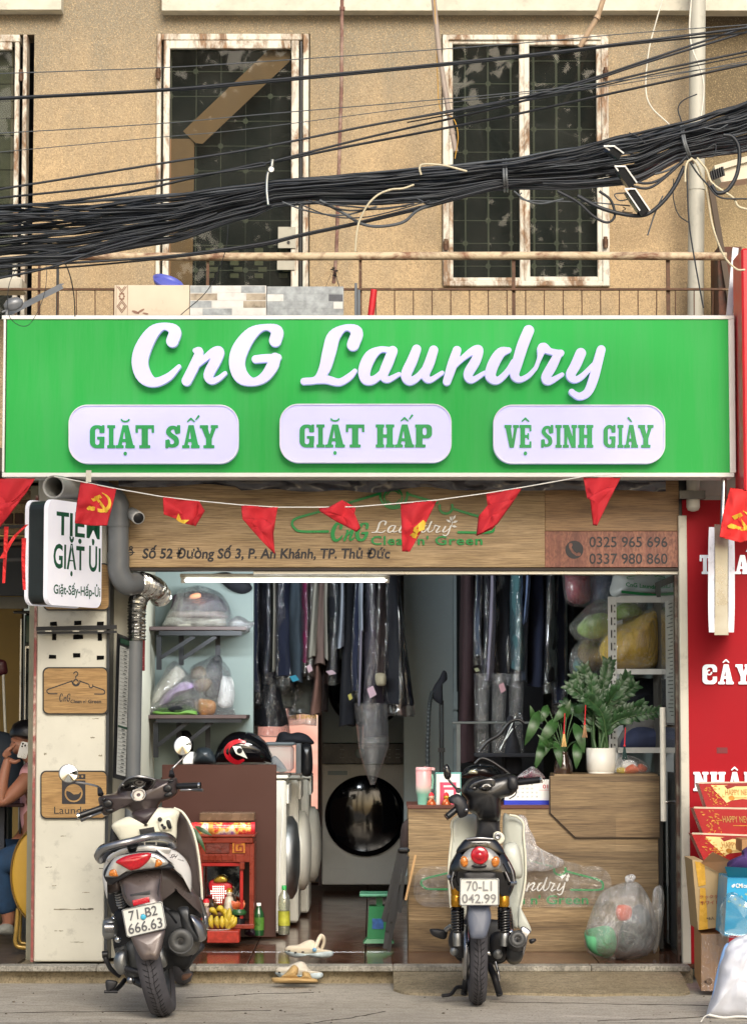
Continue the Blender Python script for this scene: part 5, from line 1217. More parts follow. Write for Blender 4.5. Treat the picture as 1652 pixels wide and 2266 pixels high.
loops = [([z2(250,1300),z2(420,1360),z2(640,1385),z2(860,1330)],.004),([z2(420,1290),z2(640,1350),z2(800,1350),z2(1050,1325)],.004),([z2(330,1300),z2(560,1390),z2(760,1400),z2(960,1360),z2(1200,1290)],.003),
         ([z2(490,1290),z2(640,1370),z2(760,1440),z2(880,1458),z2(1030,1430),z2(1130,1350),z2(1320,1280)],.007),([z2(1120,1280),z2(1200,1310),z2(1350,1270)],.005),([z2(520,1310),z2(700,1330),z2(900,1345),z2(1100,1310)],.004),
         ([z3(150,1230),z3(230,1290),z3(330,1310),z3(470,1280)],.004),([z3(430,1230),z3(560,1300),z3(660,1390),z3(750,1432),z3(800,1390),z3(775,1290),z3(700,1230)],.006),
         ([z3(560,1260),z3(700,1335),z3(860,1380),z3(990,1385),z3(1090,1320),z3(1180,1210),z3(1250,1070)],.009),([z3(200,1240),z3(190,1260),z3(240,1290),z3(600,1300),z3(900,1325)],.003),
         ([z3(1500,868),z3(1560,880),z3(1602,960),z3(1590,1110),z3(1530,1220),z3(1460,1240),z3(1425,1190)],.009),([z3(1260,1000),z3(1330,1110),z3(1400,1190),z3(1480,1270),z3(1652,1280)],.004),
         ([z3(880,1240),z3(800,1250),z3(830,1290),z3(900,1280)],.003),([z3(900,1160),z3(1000,1180),z3(1100,1150),z3(1240,1040)],.006),([z3(880,1190),z3(1020,1210),z3(1150,1120),z3(1260,1010)],.006),
         ([z3(1060,1120),z3(1130,1100),z3(1190,1070),z3(1260,1020)],.005),([z3(850,1330),z3(870,1345),z3(850,1360),z3(915,1370)],.002),
         ([z3(1230,780),z3(1208,700),z3(1240,645),z3(1330,604)],.003),([z3(1110,1260),z3(1060,1370),z3(1012,1515)],.0035),([z3(1265,1070),z3(1268,1200),z3(1280,1440),z3(1320,1700),z3(1372,1985)],.0035),
         ([z3(1180,1150),z3(1178,1270),z3(1210,1380),z3(1280,1435)],.0025),([z3(1370,820),z3(1460,830),z3(1530,800)],.003),([z3(1400,950),z3(1450,930),z3(1440,1000),z3(1380,1010)],.003),([z3(890,850),z3(950,880),z3(1005,930)],.0025)]
for k,(pts,r) in enumerate(loops):
    b = MB(); b.tube([Vector(q) for q in cr([tuple(P(x,y,YC - .13 - .01 * (k % 3))) for x,y in pts],7)],r,7); b.build('loose_loop',M_cab if k % 3 else M_cab2,cbn)
for x,dx in ((1113,3),(1119,3),(1505,22),(1509,22)):
    t_,bt = bandy(x); b = MB(); b.tube([Vector(q) for q in cr([tuple(P(x,t_ - 4,YC + .02)),tuple(P(x + dx * .3,(t_ + bt) / 2,YC - .135)),tuple(P(x + dx,bt + 5,YC - .05)),tuple(P(x + dx,bt,YC + .14)),tuple(P(x,t_ - 4,YC + .12))],6)],.0055,7); b.build('tie',mat('grey_tie','#6b6f72',.5),cbn)
b = MB(); b.tube([Vector(q) for q in cr([tuple(P(x,y,YC - .15)) for x,y in ((603,352),(600,372),(592,385),(590,420),(593,452))],6)],.007,8); b.lathe([(.012,-.004),(.016,0),(.012,.004)],P(600,374,YC - .16),(0,1,0),14); b.build('hanging_hook',M_steel,cbn)
for (a,q,w_) in ((z3(760,955),z3(820,1000),22),(z3(830,1085),z3(905,1190),24),(z3(895,1230),z3(990,1370),28)):
    cc = thing('cable_splice','grey splice connector clipped in the cable bundle, ' + {22: 'the highest of three',24: 'the middle of three',28: 'the lowest of three'}[w_],'connector',P(*q,YC - .2),'splice connectors on the bundle')
    A_,B_ = P(*a,YC - .2),P(*q,YC - .17)
    b = MB(); b.bar(A_,B_,w_ * .00165,.05,(0,-1,0)); b.build('housing',mat('dark_glossy_housing','#1c1e20',.2),cc)
    b = MB(); b.bar(A_ + Vector((-.022,-.028,.004)),B_ + Vector((-.022,-.028,.004)),.006,.006,(0,-1,0)); b.bar(A_ + Vector((.022,-.028,.004)),B_ + Vector((.022,-.028,.004)),.006,.006,(0,-1,0)); b.bar(A_ + Vector((-.024,-.028,.004)),A_ + Vector((.024,-.028,.004)),.008,.006); b.build('rim',M_white,cc)
M_crw = mat('cream_wire','#c9bfa2',.5)
wire('cream_wire','cream wire curling over the top of the bundle near the right window',[z2(1145,1125),z2(1135,1080),z2(1160,1056),z2(1280,1062),z2(1360,1080),z2(1440,1102)],.0048,M_crw,YC - .16)
wire('cream_wire','cream wire dropping from the bundle to the railing',[z2(1100,1188),z2(1030,1212),z2(950,1220),z2(870,1252),z2(800,1320),z2(745,1430),z2(728,1520),z2(720,1620)],.0045,M_crw,YC - .17)
wire('cream_wire','long cream wire falling in front of the drain pipe to the bracket',[z3(1290,1015),z3(1330,1060),z3(1390,1220),z3(1430,1450),z3(1500,1640),z3(1580,1730),z3(1640,1738)],.0045,M_crw,YC - .1)
wire('cream_wire','short cream wire end hanging against the drain pipe',[z3(1300,1020),z3(1268,1045),z3(1255,1100),z3(1255,1170)],.005,M_crw,YC - .16)
wire('cream_wire','cream wire running from the bundle past the junction box',[z3(1330,1015),z3(1390,1090),z3(1430,1180),z3(1560,1270),z3(1600,1330),z3(1700,1355)],.005,M_crw,YC - .14)
wire('thin_black_wire','thin wire drooping in an arc onto the green sign at left',[(75,535),(95,560),(103,600),(98,650),(80,695),(60,720),(35,715),(18,690),(20,630),(40,585)],.0016,M_cab2,11.0)
wire('thin_black_wire','thin wire curving down across the left balusters',[(130,555),(152,600),(163,650),(166,700)],.0028,M_cab,11.0)
wire('thin_black_wire','thin wire hanging over the stone print tile',[(506,480),(497,560),(460,640),(400,696)],.002,M_cab,11.0)
# ================================================================== inside the laundry
fx = thing('tube_light','fluorescent tube fitting hanging under the door head','lamp',P(630,1275,12.95))
b = MB(); b.pbox(398,1269,862,1278,12.95,.05,.003); b.build('fitting',mat('yellowed_white_metal','#d9d5c6',.4),fx)
b = MB(); b.tube([P(408,1284,12.95),P(856,1284,12.95)],.011,12); b.build('tube',mat('tube_glass','#efefe8',.2,emit=3),fx)  # glow added, the tube itself is nearly unlit
b = MB(); 
for x in (400,851): b.pbox(x,1279,x + 10,1289.5,12.94,.03,.002)
b.build('end_caps',M_white,fx)
ll = bpy.data.lights.new('interior_fill','AREA'); ll.shape = 'RECTANGLE'; ll.size = 1.08; ll.size_y = .05; ll.energy = 26; ll.color = (.88,.95,1); lo2 = bpy.data.objects.new('interior_fill',ll); COL.objects.link(lo2); lo2.parent = fx; lo2.matrix_parent_inverse = Matrix.Translation(-fx.location); lo2.location = P(630,1292,13.0); lo2.rotation_euler = (R(66),0,0)  # area light added below the tube to brighten the shop interior

def blob(b_,pts,Y,bulge,thick,wr=.008,wf=10,seed=1,n=5,rings=6): b_.pillow(cr(pts,n,True),lambda x,y,d_: P(x,y,Y + d_),bulge,thick,rings,wr,wf,seed); return b_
def item(name,label,cat,pts,Y,bulge,thick,mt,**k): 
    g_ = k.pop('group',None); b_ = MB(); blob(b_,pts,Y,bulge,thick,**k); return tag(b_.build(name,mt),label,cat,g_)
# garments on the two rails
def cloth_mat(name,col,rough=.85): return mat(name,col,rough,var=.3,scale=7,bump=.5,bscale=9,stretch=(3,1,.35))
M_gfilm = film_mat('garment_film',(.93,.94,.97,1),.07,.8,18,.13,.0)
def garment(label,xt,xb,yb,Y,mt,film=0,name='garment',yt=1258,group=None,fl=60,seed=0):
    t_ = thing(name,label,'garment',P(sum(xb) / 2,yb,Y),group)
    def body(grow,ybot,amp,y0):
        secs = []; N = 16
        for i in range(N + 1):
            t = i / N; y = y0 + (ybot - y0) * t; w0 = xt[0] + (xb[0] - xt[0]) * t; w1 = xt[1] + (xb[1] - xt[1]) * t
            w0 -= grow; w1 += grow; cx,hw = (w0 + w1) / 2 + 1.5 * math.sin(t * 4 + seed),(w1 - w0) / 2 * (1.18 if w1 - w0 > 12 else 1) * (.82 + .18 * min(1,t * 3)); row = []
            for k in range(20):
                a = 2 * math.pi * k / 20; ca,sa = math.cos(a),math.sin(a)
                r_ = 1 + amp * math.sin(3 * a + seed + t * 2) + amp * noise.noise(Vector((a * 1.5,t * 5,seed)))
                row.append(P(cx + hw * math.copysign(abs(ca) ** .8,ca) * r_,y + (3 * math.sin(a * 2 + seed) if t > .97 else 0),Y + .2 * math.copysign(abs(sa) ** .7,sa) * r_))
            secs.append(row)
        m_ = MB(); m_.loft(secs); return m_
    body(0,yb,.1,yt).build('cloth',mt,t_)
    if film: body(2.2,yb + fl * .4,.16,yt + 6).build('plastic_cover',M_gfilm,t_)
    return t_
G5 = lambda x: 566.9 + .2402 * x
navy = cloth_mat('navy_cloth','#182038'); black = cloth_mat('black_cloth','#10131c'); slate = cloth_mat('slate_cloth','#36424c'); mag = cloth_mat('magenta_cloth','#701244')
taupe = cloth_mat('taupe_cloth','#6c5a54'); creamc = cloth_mat('cream_cloth','#98958a'); greyc = cloth_mat('pale_grey_cloth','#98a0ac'); purp = cloth_mat('dark_purple_cloth','#281e2c')
dbrown = cloth_mat('dark_brown_cloth','#302524'); tealc = cloth_mat('teal_cloth','#42686e'); lblue = cloth_mat('light_blue_cloth','#7084ac'); pat = cloth_mat('lattice_cloth','#6a6860'); grbl = cloth_mat('grey_blue_cloth','#3e4858'); mauve = cloth_mat('mauve_grey_cloth','#848090'); brownl = cloth_mat('brown_cloth','#74564c')
LR = [  # x range top, x range bottom (zoom), bottom y (zoom), material, film, description, depth
 (-250,-150,-240,-140,1150,navy,1,'navy garment in film at the far left end of the left rail',15.0),
 (-160,-60,-150,-50,1290,black,1,'black garment in film, second from the left end of the left rail',15.1),
 (-70,20,-60,30,1180,navy,1,'dark navy coat in shiny film, third from the left end of the left rail',15.15),
 (-10,75,-15,255,1490,black,1,'long black coat reaching down in front of the pink poster',15.2),
 (70,145,60,140,1000,navy,1,'navy jacket left of the thin pale strip of cloth',15.0),
 (142,176,150,182,990,creamc,0,'thin pale trouser leg between two navy garments',14.95),
 (178,320,190,330,1040,navy,1,'wide navy suit right of the thin pale trouser leg',15.1),
 (318,424,316,424,1085,slate,0,'slate grey coat left of the magenta garment',15.05),
 (424,484,410,478,905,mag,1,'magenta garment in clear film',14.95),
 (478,545,468,530,960,pat,1,'grey garment with a lattice pattern beside the magenta one',15.0),
 (520,578,486,546,858,creamc,0,'cream shirt between the lattice garment and the taupe one',14.9),
 (565,650,545,632,925,taupe,0,'taupe dress right of the cream shirt',14.98),
 (628,664,620,660,880,creamc,0,'narrow cream sleeve right of the taupe dress',14.95),
 (655,765,640,740,1010,black,1,'black jacket in very crinkled shiny film',15.0),
 (775,816,748,800,770,greyc,0,'pale grey shirt tapering down between two black garments',14.9),
 (800,915,780,900,1490,black,0,'long black coat hanging in front of the dryer door',15.05),
 (905,955,880,940,1180,navy,1,'narrow navy garment right of the long black coat',15.0),
 (950,995,940,985,610,greyc,0,'pale grey blouse near the right end of the left rail',14.9),
 (955,1000,925,960,1300,mauve,0,'long mauve grey dress under the pale blouse',14.96),
 (990,1115,985,1180,1590,purp,1,'long dark purple gown in film with a pink tag',14.92),
 (1105,1190,1100,1190,1010,dbrown,1,'dark brown jacket with pale cuffs in film',14.9),
 (1180,1300,1190,1360,1300,black,1,'black suit in crinkled film at the right end of the left rail',14.95),
 (1240,1300,1330,1440,1300,navy,1,'navy coat flaring out at the right end of the left rail',15.2)]
for k,(a,q,a2,q2,yb,mt,fm,l,Y) in enumerate(LR):
    garment(l,(G5(a),G5(q)),(G5(a2),G5(q2)),1247.2 + .2402 * yb,Y,mt,fm,group='clothes on the left rail',seed=k * 1.3)
garment('brown trousers hanging below the taupe dress',(G5(540),G5(585)),(G5(500),G5(590)),1580,15.1,brownl,0,yt=1460,group='clothes on the left rail')
garment('dim brownish skirt beside the brown trousers',(G5(590),G5(650)),(G5(585),G5(655)),1573,15.3,dbrown,0,yt=1440,group='clothes on the left rail')
for k,(a,q,y0,y1) in enumerate(((60,200,1000,1350),(200,340,1010,1330),(330,520,1040,1385))):
    o = garment(['left','middle','right'][k] + ' one of the three pale filmy skirts above the pink poster',(G5(a),G5(q)),(G5(a + 5),G5(q + 5)),1247.2 + .2402 * y1,15.35,cloth_mat('dim_khaki_cloth','#4a4a42'),1,yt=1247.2 + .2402 * y0,group='clothes on the left rail',seed=k)
G4 = lambda x: 963.7 + .27455 * x
RR = [(200,320,190,325,1600,cloth_mat('dark_red_brown_cloth','#38262a'),0,'dark red brown coat at the left end of the right rail',14.9),
 (322,362,320,368,740,grbl,1,'grey blue shirt second from the left on the right rail',14.6),
 (362,432,350,430,905,black,1,'black dotted dress in film on the right rail',14.65),
 (438,484,412,462,935,mauve,0,'mauve grey dress with a long narrow hem on the right rail',14.55),
 (480,606,490,600,890,black,1,'black blouse in film with a pink tag below it',14.65),
 (612,706,606,716,850,tealc,1,'teal shirt in clear film',14.5),
 (722,765,704,735,480,lblue,0,'light blue shirt cuff beside the teal shirt',14.48),
 (725,765,690,735,945,grbl,0,'grey blue sleeve under the light blue shirt',14.55),
 (752,885,745,880,985,navy,0,'wide navy suit in the middle of the right rail',14.6),
 (880,965,880,965,955,black,1,'black coat in bright crinkled film on the right rail',14.5),
 (960,1045,960,1050,1130,navy,1,'navy coat right of the bright crinkled film',14.6),
 (1040,1110,1040,1110,1100,black,0,'black garment at the right end of the right rail',14.7)]
for k,(a,q,a2,q2,yb,mt,fm,l,Y) in enumerate(RR):
    garment(l,(G4(a),G4(q)),(G4(a2),G4(q2)),1247.2 + .27455 * yb,Y,mt,fm,group='clothes on the right rail',seed=k * 2.1)
for k,(x,w_,y,Y) in enumerate(((500,430,1262,14.95),(1000,290,1262,14.5))):
    b = MB(); b.tube([P(x,y,Y),P(x + w_,y,Y)],.013,10); b.tube([P(x + 10,y,Y),P(x + 10,y - 60,Y)],.008,8); b.tube([P(x + w_ - 10,y,Y),P(x + w_ - 10,y - 60,Y)],.008,8)
    tag(b.build('clothes_rail',M_steel),('left' if k == 0 else 'right') + ' steel clothes rail under the ceiling','clothes rail')
# paper tags
for (x,y,w_,h,col,l,Y) in ((650,1501,12,8,'#2a86a0','blue tag on the slate grey coat',14.75),(684,1479,8,10,'#b9a0a8','pink tag under the magenta garment',14.72),(731,1488,13,6,'#a5909a','wide pinkish tag under the black jacket',14.7),(821,1531,12,14,'#b99daa','square pink tag on the purple gown',14.68),
                                (615,1551,7,13,'#8f8648','yellow tag above the pink poster',15.1),(774,1542,6,8,'#a09850','small yellow tag on the long black coat',14.7),(1110,1522,9,12,'#b99098','pink tag on the right rail',14.3),(1054,1482,7,5,'#8a8c70','small yellowish tag on the right rail',14.35)):
    b = MB(); b.poly([P(x - w_ * .8,y - h * .5,Y),P(x + w_ * .3,y - h,Y),P(x + w_,y + h * .4,Y),P(x - w_ * .2,y + h,Y)],(0,.002,0)); tag(b.build('paper_tag',mat('tag_' + col[1:],col,.8)),l,'tag')
for (x0,y0,x1,y1,l) in ((1028,1449,1038,1462,'small pale cuff button band of the brown jacket'),(831,1490,852,1516,'large')):
    pass
b = MB(); blob(b,[(831,1491),(852,1491),(853,1514),(842,1518),(832,1514)],14.66,.04,.04,0); tag(b.build('shirt_cuff',cloth_mat('beige_cuff','#a39b84')),'pale beige cuff under the dark brown jacket','cuff')
# hanging empty film bag
b = MB(); secs = []
for i in range(14):
    t = i / 13; y = 1556 + 181 * t; cx = 820 + 4 * t; w_ = 36 * (1 - .15 * t) if t < .55 else 36 * (.92 - (t - .55) * 1.75); row = []
    for k in range(18):
        a = 2 * math.pi * k / 18; r_ = 1 + .12 * math.sin(3 * a + t * 3); row.append(P(cx + w_ * math.cos(a) * r_,y,14.6 + .12 * math.sin(a)))
    secs.append(row)
b.loft(secs,caps=False); tag(b.build('empty_garment_bag',film_mat('loose_film',(.9,.91,.92,1),.05,.4,20,.1,.06)),'empty clear garment bag dangling in front of the washing machine','garment bag')

# washer and dryer tower
wt = thing('washer_dryer_tower','stacked grey washing machine and dryer with big round doors','washing machine',P(814,1965,17.3))
M_wgrey = mat('washer_grey','#e4e2d8',.4,var=.04); M_dgrey = mat('dryer_dark_grey','#a2b2b2',.4,var=.05); M_bglass = mat('black_door_glass','#0a0d12',.05,coat=.6,var=0)
b = MB(); b.pbox(712,1691,915,1958,17.3,.65,.006); b.build('washer_body',M_wgrey,wt)
b = MB(); b.pbox(712,1402,915,1644.5,17.3,.65,.006); b.build('dryer_body',M_dgrey,wt)
b = MB(); b.pbox(712,1645,915,1690.5,17.29,.6,.004); b.build('control_panel',mat('control_panel_dark','#23282d',.3),wt)
b = MB(); b.lathe([(.035,0),(.035,.015),(.028,.02),(.001,.02)],P(796,1667,17.29),(0,-1,0),24); b.build('dial',M_dgrey,wt)
b = MB()
for x in (752,757,790,860,875,880): 
    for y in (1658,1668,1676): b.pbox(x,y,x + 4,y + 1.2,17.288,.001)
b.build('panel_marks',mat('panel_print','#7d8487',.5),wt)
b = MB(); b.pbox(718,1685 + 12,775,1722,17.295,.01,.002); b.build('drawer',M_wgrey,wt)
b = MB(); b.pbox(725,1706,768,1715,17.288,.006,.001); b.build('drawer_handle',M_dgrey,wt)
b = MB(); b.pbox(730,1922,768,1948,17.296,.006,.001); b.build('filter_flap',M_wgrey,wt)
for nm,cx,cy,r in (('washer_door',808,1805,89),('dryer_door',811,1523,86)):
    rr = r / S(17.3); b = MB(); b.lathe([(rr,0),(rr,.02),(rr * .985,.034),(rr * .86,.045),(rr * .5,.056),(rr * .2,.06),(.001,.061)],P(cx,cy,17.3),(0,-1,0),56); b.build(nm,M_bglass,wt)
# grey door and frame at the back
b = MB(); b.pbox(893,1240,1002,1940,16.2,.05,.004); tag(b.build('grey_door',mat('grey_door_paint','#c4d6da',.5,var=.05)),'plain grey door leaf right of the washer tower','door')
b = MB(); b.pbox(1003,1240,1010,1880,15.6,.06,.004); b.pbox(1002,1530,1012,1570,15.57,.02); b.pbox(1002,1575,1012,1612,15.57,.02); tag(b.build('door_frame',mat('grey_frame','#8a989b',.5)),'grey door frame with hinges left of the right rail','door frame')
b = MB(); b.pbox(1010,1240,1200,1980,16.4,.05); tag(b.build('dark_wardrobe',mat('dark_wardrobe','#1c1e26',.6)),'dark wardrobe behind the clothes on the right rail','wardrobe')
# window poster, backlit by the rear window
pw = thing('backlit_poster','pink poster on the bright rear window, seen from behind','poster',P(636,1680,17.8))
tP = NT('backlit_paper'); gg = tP.noise(2,tP.coord((.6,1,1.6)),3); ccx = tP.ramp(gg,[(.3,c('#d8796a')),(.55,c('#f0b49e')),(.75,c('#fbe6cf'))]); tP.link(ccx,tP.b.inputs['Base Color']); tP.link(ccx,tP.b.inputs['Emission Color']); tP.b.inputs['Emission Strength'].default_value = .9
b = MB(); b.pbox(570,1568,703,1790,17.8,.01); b.build('sheet',tP.m,pw)
b = MB(); O = P(700,1590,17.797); text_uv(b,'BẢNG GIÁ',O,P(640,1590,17.797) - O,P(700,1578,17.797) - O,lift=-.004,bold=.03); b.build('heading',mat('backlit_yellow','#f0d050',.5,emit=.5),pw)
b = MB(); b.pbox(704,1430,711,1960,17.2,.05); tag(b.build('brown_post',mat('brown_post','#4a3530',.6)),'brown post left of the washer tower','post')

# side-on washing machines behind the brown board
M_mw = mat('machine_white','#d6d5ca',.35,var=.05,dirt=.1)
for k,(xr,y0,l) in enumerate(((-.50,14.05,'nearest white washing machine in the row seen from the side'),(-.45,14.72,'second white washing machine in the row seen from the side'),(-.405,15.4,'farthest white washing machine in the row, with a bulging door'))):
    m_ = thing('washing_machine',l,'washing machine',(xr - .3,y0 + .3,FZ),'washing machines in a row')
    b = MB(); b.box(xr - .6,xr,y0,y0 + .6,FZ + .02,.98 - k * .02,.012); b.build('body',M_mw,m_)
    b = MB(); b.box(xr - .61,xr + .012,y0 - .01,y0 + .61,.985 - k * .02,1.005 - k * .02,.006); b.build('lid',M_mw,m_)
    b = MB(); b.lathe([(.24,0),(.24,.03),(.2,.055),(.1,.07),(.001,.073)],(xr,y0 + .3,.52),(1,0,0),32); b.build('door',M_mw if k else M_alu,m_)
    b = MB(); b.box(xr,xr + .014,y0 + .05,y0 + .55,.84,.95,.004); b.build('control_strip',M_wgrey,m_)
b = MB(); b.tube([Vector(q) for q in cr([tuple(P(x,y,13.9)) for x,y in ((622,1760),(625,1800),(622,1860),(618,1920),(614,2040),(607,2062))],6)],.004,6); tag(b.build('power_cable',M_white),'white power cable hanging beside the washing machines','cable')

# brown board with things on top
b = MB(); b.pbox(356,1692,611.5,2074,13.8,.03,.002); b.box(PX(356,13.8),-.60,13.8301,14.24,.98,1.0)
tag(b.build('brown_board',M_brownb),'brown board standing as the front of the work table','board')
hm = thing('helmet','black full face helmet with a red arc and clear visor on the brown board','helmet',P(540,1692,14.0))
Hc = P(536,1656,14.02); secs = []
for i in range(15):
    t = i / 14; x = 474 + (600 - 474) * t; h_ = 38 * math.sqrt(max(.0004,1 - (1.9 * (t - .46)) ** 2 * .98)) if t < .95 else 10; h_ = max(h_,6)
    top = 1691 - 73 * math.sqrt(max(.06,1 - ((x - 530) / (58 if x < 530 else 74)) ** 2)); bot = 1691.5; cy = (top + bot) / 2; hh = (bot - top) / 2; ww = .12 * math.sqrt(max(.01,1 - (1.85 * (t - .47)) ** 2)); row = []
    for k in range(24): a = 2 * math.pi * k / 24; row.append(P(x,cy - hh * math.sin(a),14.02 + ww * math.cos(a)))
    secs.append(row)
b = MB(); b.loft(secs); b.build('shell',mat('gloss_black_helmet','#0b0b0e',.08,coat=.8),hm)
b = MB(); b.loft([[(Vector(p) - Hc) * 1.06 + Hc for p in s_[2:11]] for s_ in secs[8:14]],caps=False,closed=False); b.loft([[(Vector(p) - Hc) * 1.05 + Hc for p in [s_[k] for k in list(range(18,24)) + list(range(0,4))]] for s_ in secs[9:15]],caps=False,closed=False); b.build('visor',film_mat('visor_clear',(.8,.82,.84,1),.12,.8,0,.02),hm)
FHm = lambda x,y,d_: P(x,y,14.02 - .12 * math.sqrt(max(.02,1 - ((x - 536) / 68) ** 2 - ((y - 1656) / 52) ** 2)) - .006) + Vector((0,-d_,0))
b = MB(); sdf(b,[('c',[(x,y,r) for x,y,r in cr([(541,1642,3),(527,1640,4.5),(510,1647,5.5),(501,1662,6),(508,1678,6),(524,1687,5),(538,1682,3)],5)])],FHm,.001,1.5); b.build('red_arc',mat('red_helmet_decal','#b01824',.15,coat=.5),hm)
b = MB(); sdf(b,[('p',[(514,1651),(532,1651),(548,1679),(522,1668)]),('-c',[(530,1661,6)])],FHm,.0012,1.2); b.build('white_decal',mat('white_decal','#d8d4c8',.2),hm)
b = MB(); sdf(b,[('c',[(530,1661,5.6)])],FHm,.006,1.2); b.build('visor_pivot',M_black,hm)
item('label_machine','dark label machine on the brown board left of the helmet','machine',[(428,1691),(432,1665),(440,1655),(462,1655),(473,1668),(475,1691)],13.98,.08,.08,mat('dark_grey_machine','#2a3136',.3),wr=0)
b = MB(); b.pbox(404,1664,428,1691,13.96,.12,.004); tag(b.build('white_container',M_white),'white plastic container at the left end of the brown board','container')
item('headphones','black round thing behind the right scooter mirror','headphones',[(394,1672),(392,1630),(404,1616),(420,1620),(428,1645),(424,1690),(408,1690)],14.12,.03,.04,M_black,wr=.004)
cbx = thing('clear_box','clear plastic box of small things on the washing machines','box',P(620,1700,14.2))
b = MB(); b.pbox(588,1650,648,1708,14.1,.22,.015); b.build('box',film_mat('clear_box_plastic',(.82,.84,.86,1),.12,.7,0,.08,.12),cbx)
b = MB(); b.pbox(584,1643,652,1650,14.09,.24,.008); b.build('lid',mat('grey_lid','#5c6468',.3),cbx)
item('crumpled_contents','grey crumpled contents inside the clear box','cloth',[(592,1704),(594,1680),(610,1672),(630,1684),(634,1704)],14.2,.05,.05,mat('grey_rag','#6d7276',.8),wr=.02)
b = MB(); b.pbox(654,1645,666,1712,14.3,.2,.003); tag(b.build('grey_controller',mat('grey_controller','#53575a',.5)),'tall grey controller box beside the clear box','controller')
item('black_bottle','black bottle beside the grey controller box','bottle',[(667,1712),(666,1655),(672,1646),(684,1646),(690,1656),(690,1712)],14.4,.05,.05,M_black,wr=0)
item('baseball_cap','black cap lying in front of the pink poster','cap',[(611,1638),(616,1622),(630,1619),(645,1622),(662,1620),(684,1630),(694,1646),(650,1648),(612,1645)],14.5,.08,.08,black,wr=.008)

# shelves on the partition wall
def shelf(label,x0,x1,y,Y0,Y1,posts,diags,ybeam):
    t_ = thing('wall_shelf',label,'shelf',P((x0 + x1) / 2,y,Y0))
    b_ = MB(); a = P(x0,y + 8,Y0); q = P(x1,y,Y0); b_.box(a.x,q.x,Y0,Y1,a.z,q.z,.002); b_.build('board',mat('shelf_board','#4a3a38',.5),t_)
    b_ = MB(); b_.bar(P(posts[0][0],ybeam,Y0 + .02),P(x1 - 10,ybeam,Y0 + .02),.025,.025); b_.build('beam',M_blackm,t_)
    for x,yb in posts: b_ = MB(); b_.bar(P(x,ybeam + 4,Y0 + .05 + (x > posts[0][0]) * .15),P(x,yb,Y0 + .05 + (x > posts[0][0]) * .15),.028,.028); b_.build('upright',M_blackm,t_)
    for (xa,ya,xb,yb) in diags: b_ = MB(); b_.bar(P(xa,ya,Y0 + .04),P(xb,yb,Y0 + .04),.022,.022); b_.build('brace',M_blackm,t_)
shelf('upper dark wall shelf carrying the blanket bag',331,545,1386,13.85,14.24,((352,1482),(401,1472),(482,1480)),((356,1455,430,1408),(404,1457,478,1408)),1401)
shelf('lower dark wall shelf carrying the bagged shoes',328,545,1582,13.85,14.24,((345,1676),(396,1650),(460,1660)),((348,1650,420,1594),(405,1650,470,1598)),1594)
def bundle(name,label,cat,inner,film,fy,Y,fb=.14,**k):
    t_ = thing(name,label,cat,P(film[0][0],film[0][1],Y))
    for nm,pts,mt,bl,dy in inner: b_ = MB(); blob(b_,pts,Y + dy,bl,bl,.01,14,hash(nm) % 7); b_.build(nm,mt,t_)
    if film: b_ = MB(); blob(b_,film,Y,fb,.12,k.get('wr',.022),9,4,5,8); b_.build('plastic_bag',k.get('mt',M_wrap),t_)
    return t_
c_w = cloth_mat('off_white_bedding','#b4b0a2'); c_p = cloth_mat('plum_blanket','#3c2c3c'); c_ck = cloth_mat('checked_blanket','#7a6862')
bundle('bagged_bedding','plum and white folded bedding in a clear bag on the upper shelf','bedding',[('pillow',[(370,1387),(368,1372),(380,1366),(480,1366),(496,1372),(495,1387),(440,1390)],c_w,.12,0),('checked_blanket',[(376,1368),(378,1354),(400,1351),(480,1351),(497,1356),(494,1368)],c_ck,.11,-.005),
       ('plum_blanket',[(384,1353),(382,1332),(392,1315),(440,1308),(480,1318),(498,1338),(494,1354)],c_p,.1,0),('orange_note',[(417,1325),(422,1315),(441,1313),(441,1325)],mat('orange_note','#d08a68',.7),.012,-.12)],
       [(367,1390),(372,1355),(385,1318),(410,1301),(450,1298),(490,1315),(508,1350),(514,1385),(500,1398),(430,1393)],0,13.98,.17)
item('small_film_bag','small crinkled film packet beside the bagged bedding','bag',[(508,1398),(512,1372),(530,1366),(556,1374),(560,1384),(548,1398),(528,1402)],13.95,.06,.06,film_mat('film_packet',(.7,.7,.72,1),.15,.9,40,.1,.2),wr=.02,wf=20)
bundle('bagged_shoes','shoes packed in clear bags on the lower shelf','shoes',[('white_shoe',[(336,1550),(352,1518),(384,1478),(392,1472),(410,1490),(405,1502),(380,1522),(350,1550)],c_w,.05,-.02),('lilac_shoe',[(350,1560),(362,1538),(390,1515),(415,1508),(428,1518),(410,1528),(385,1545),(360,1562)],cloth_mat('lilac_shoe','#8a7796'),.05,-.05),
       ('dark_shoe',[(340,1574),(345,1562),(372,1558),(420,1545),(432,1552),(432,1576),(390,1578)],black,.06,-.04),('green_sole',[(346,1582),(344,1574),(380,1576),(430,1572),(436,1578),(430,1583)],mat('green_rubber','#5f8a3a',.6),.05,-.06)],
       [(330,1584),(332,1560),(345,1515),(380,1470),(395,1466),(420,1490),(432,1520),(440,1560),(436,1585)],0,14.0,.13)
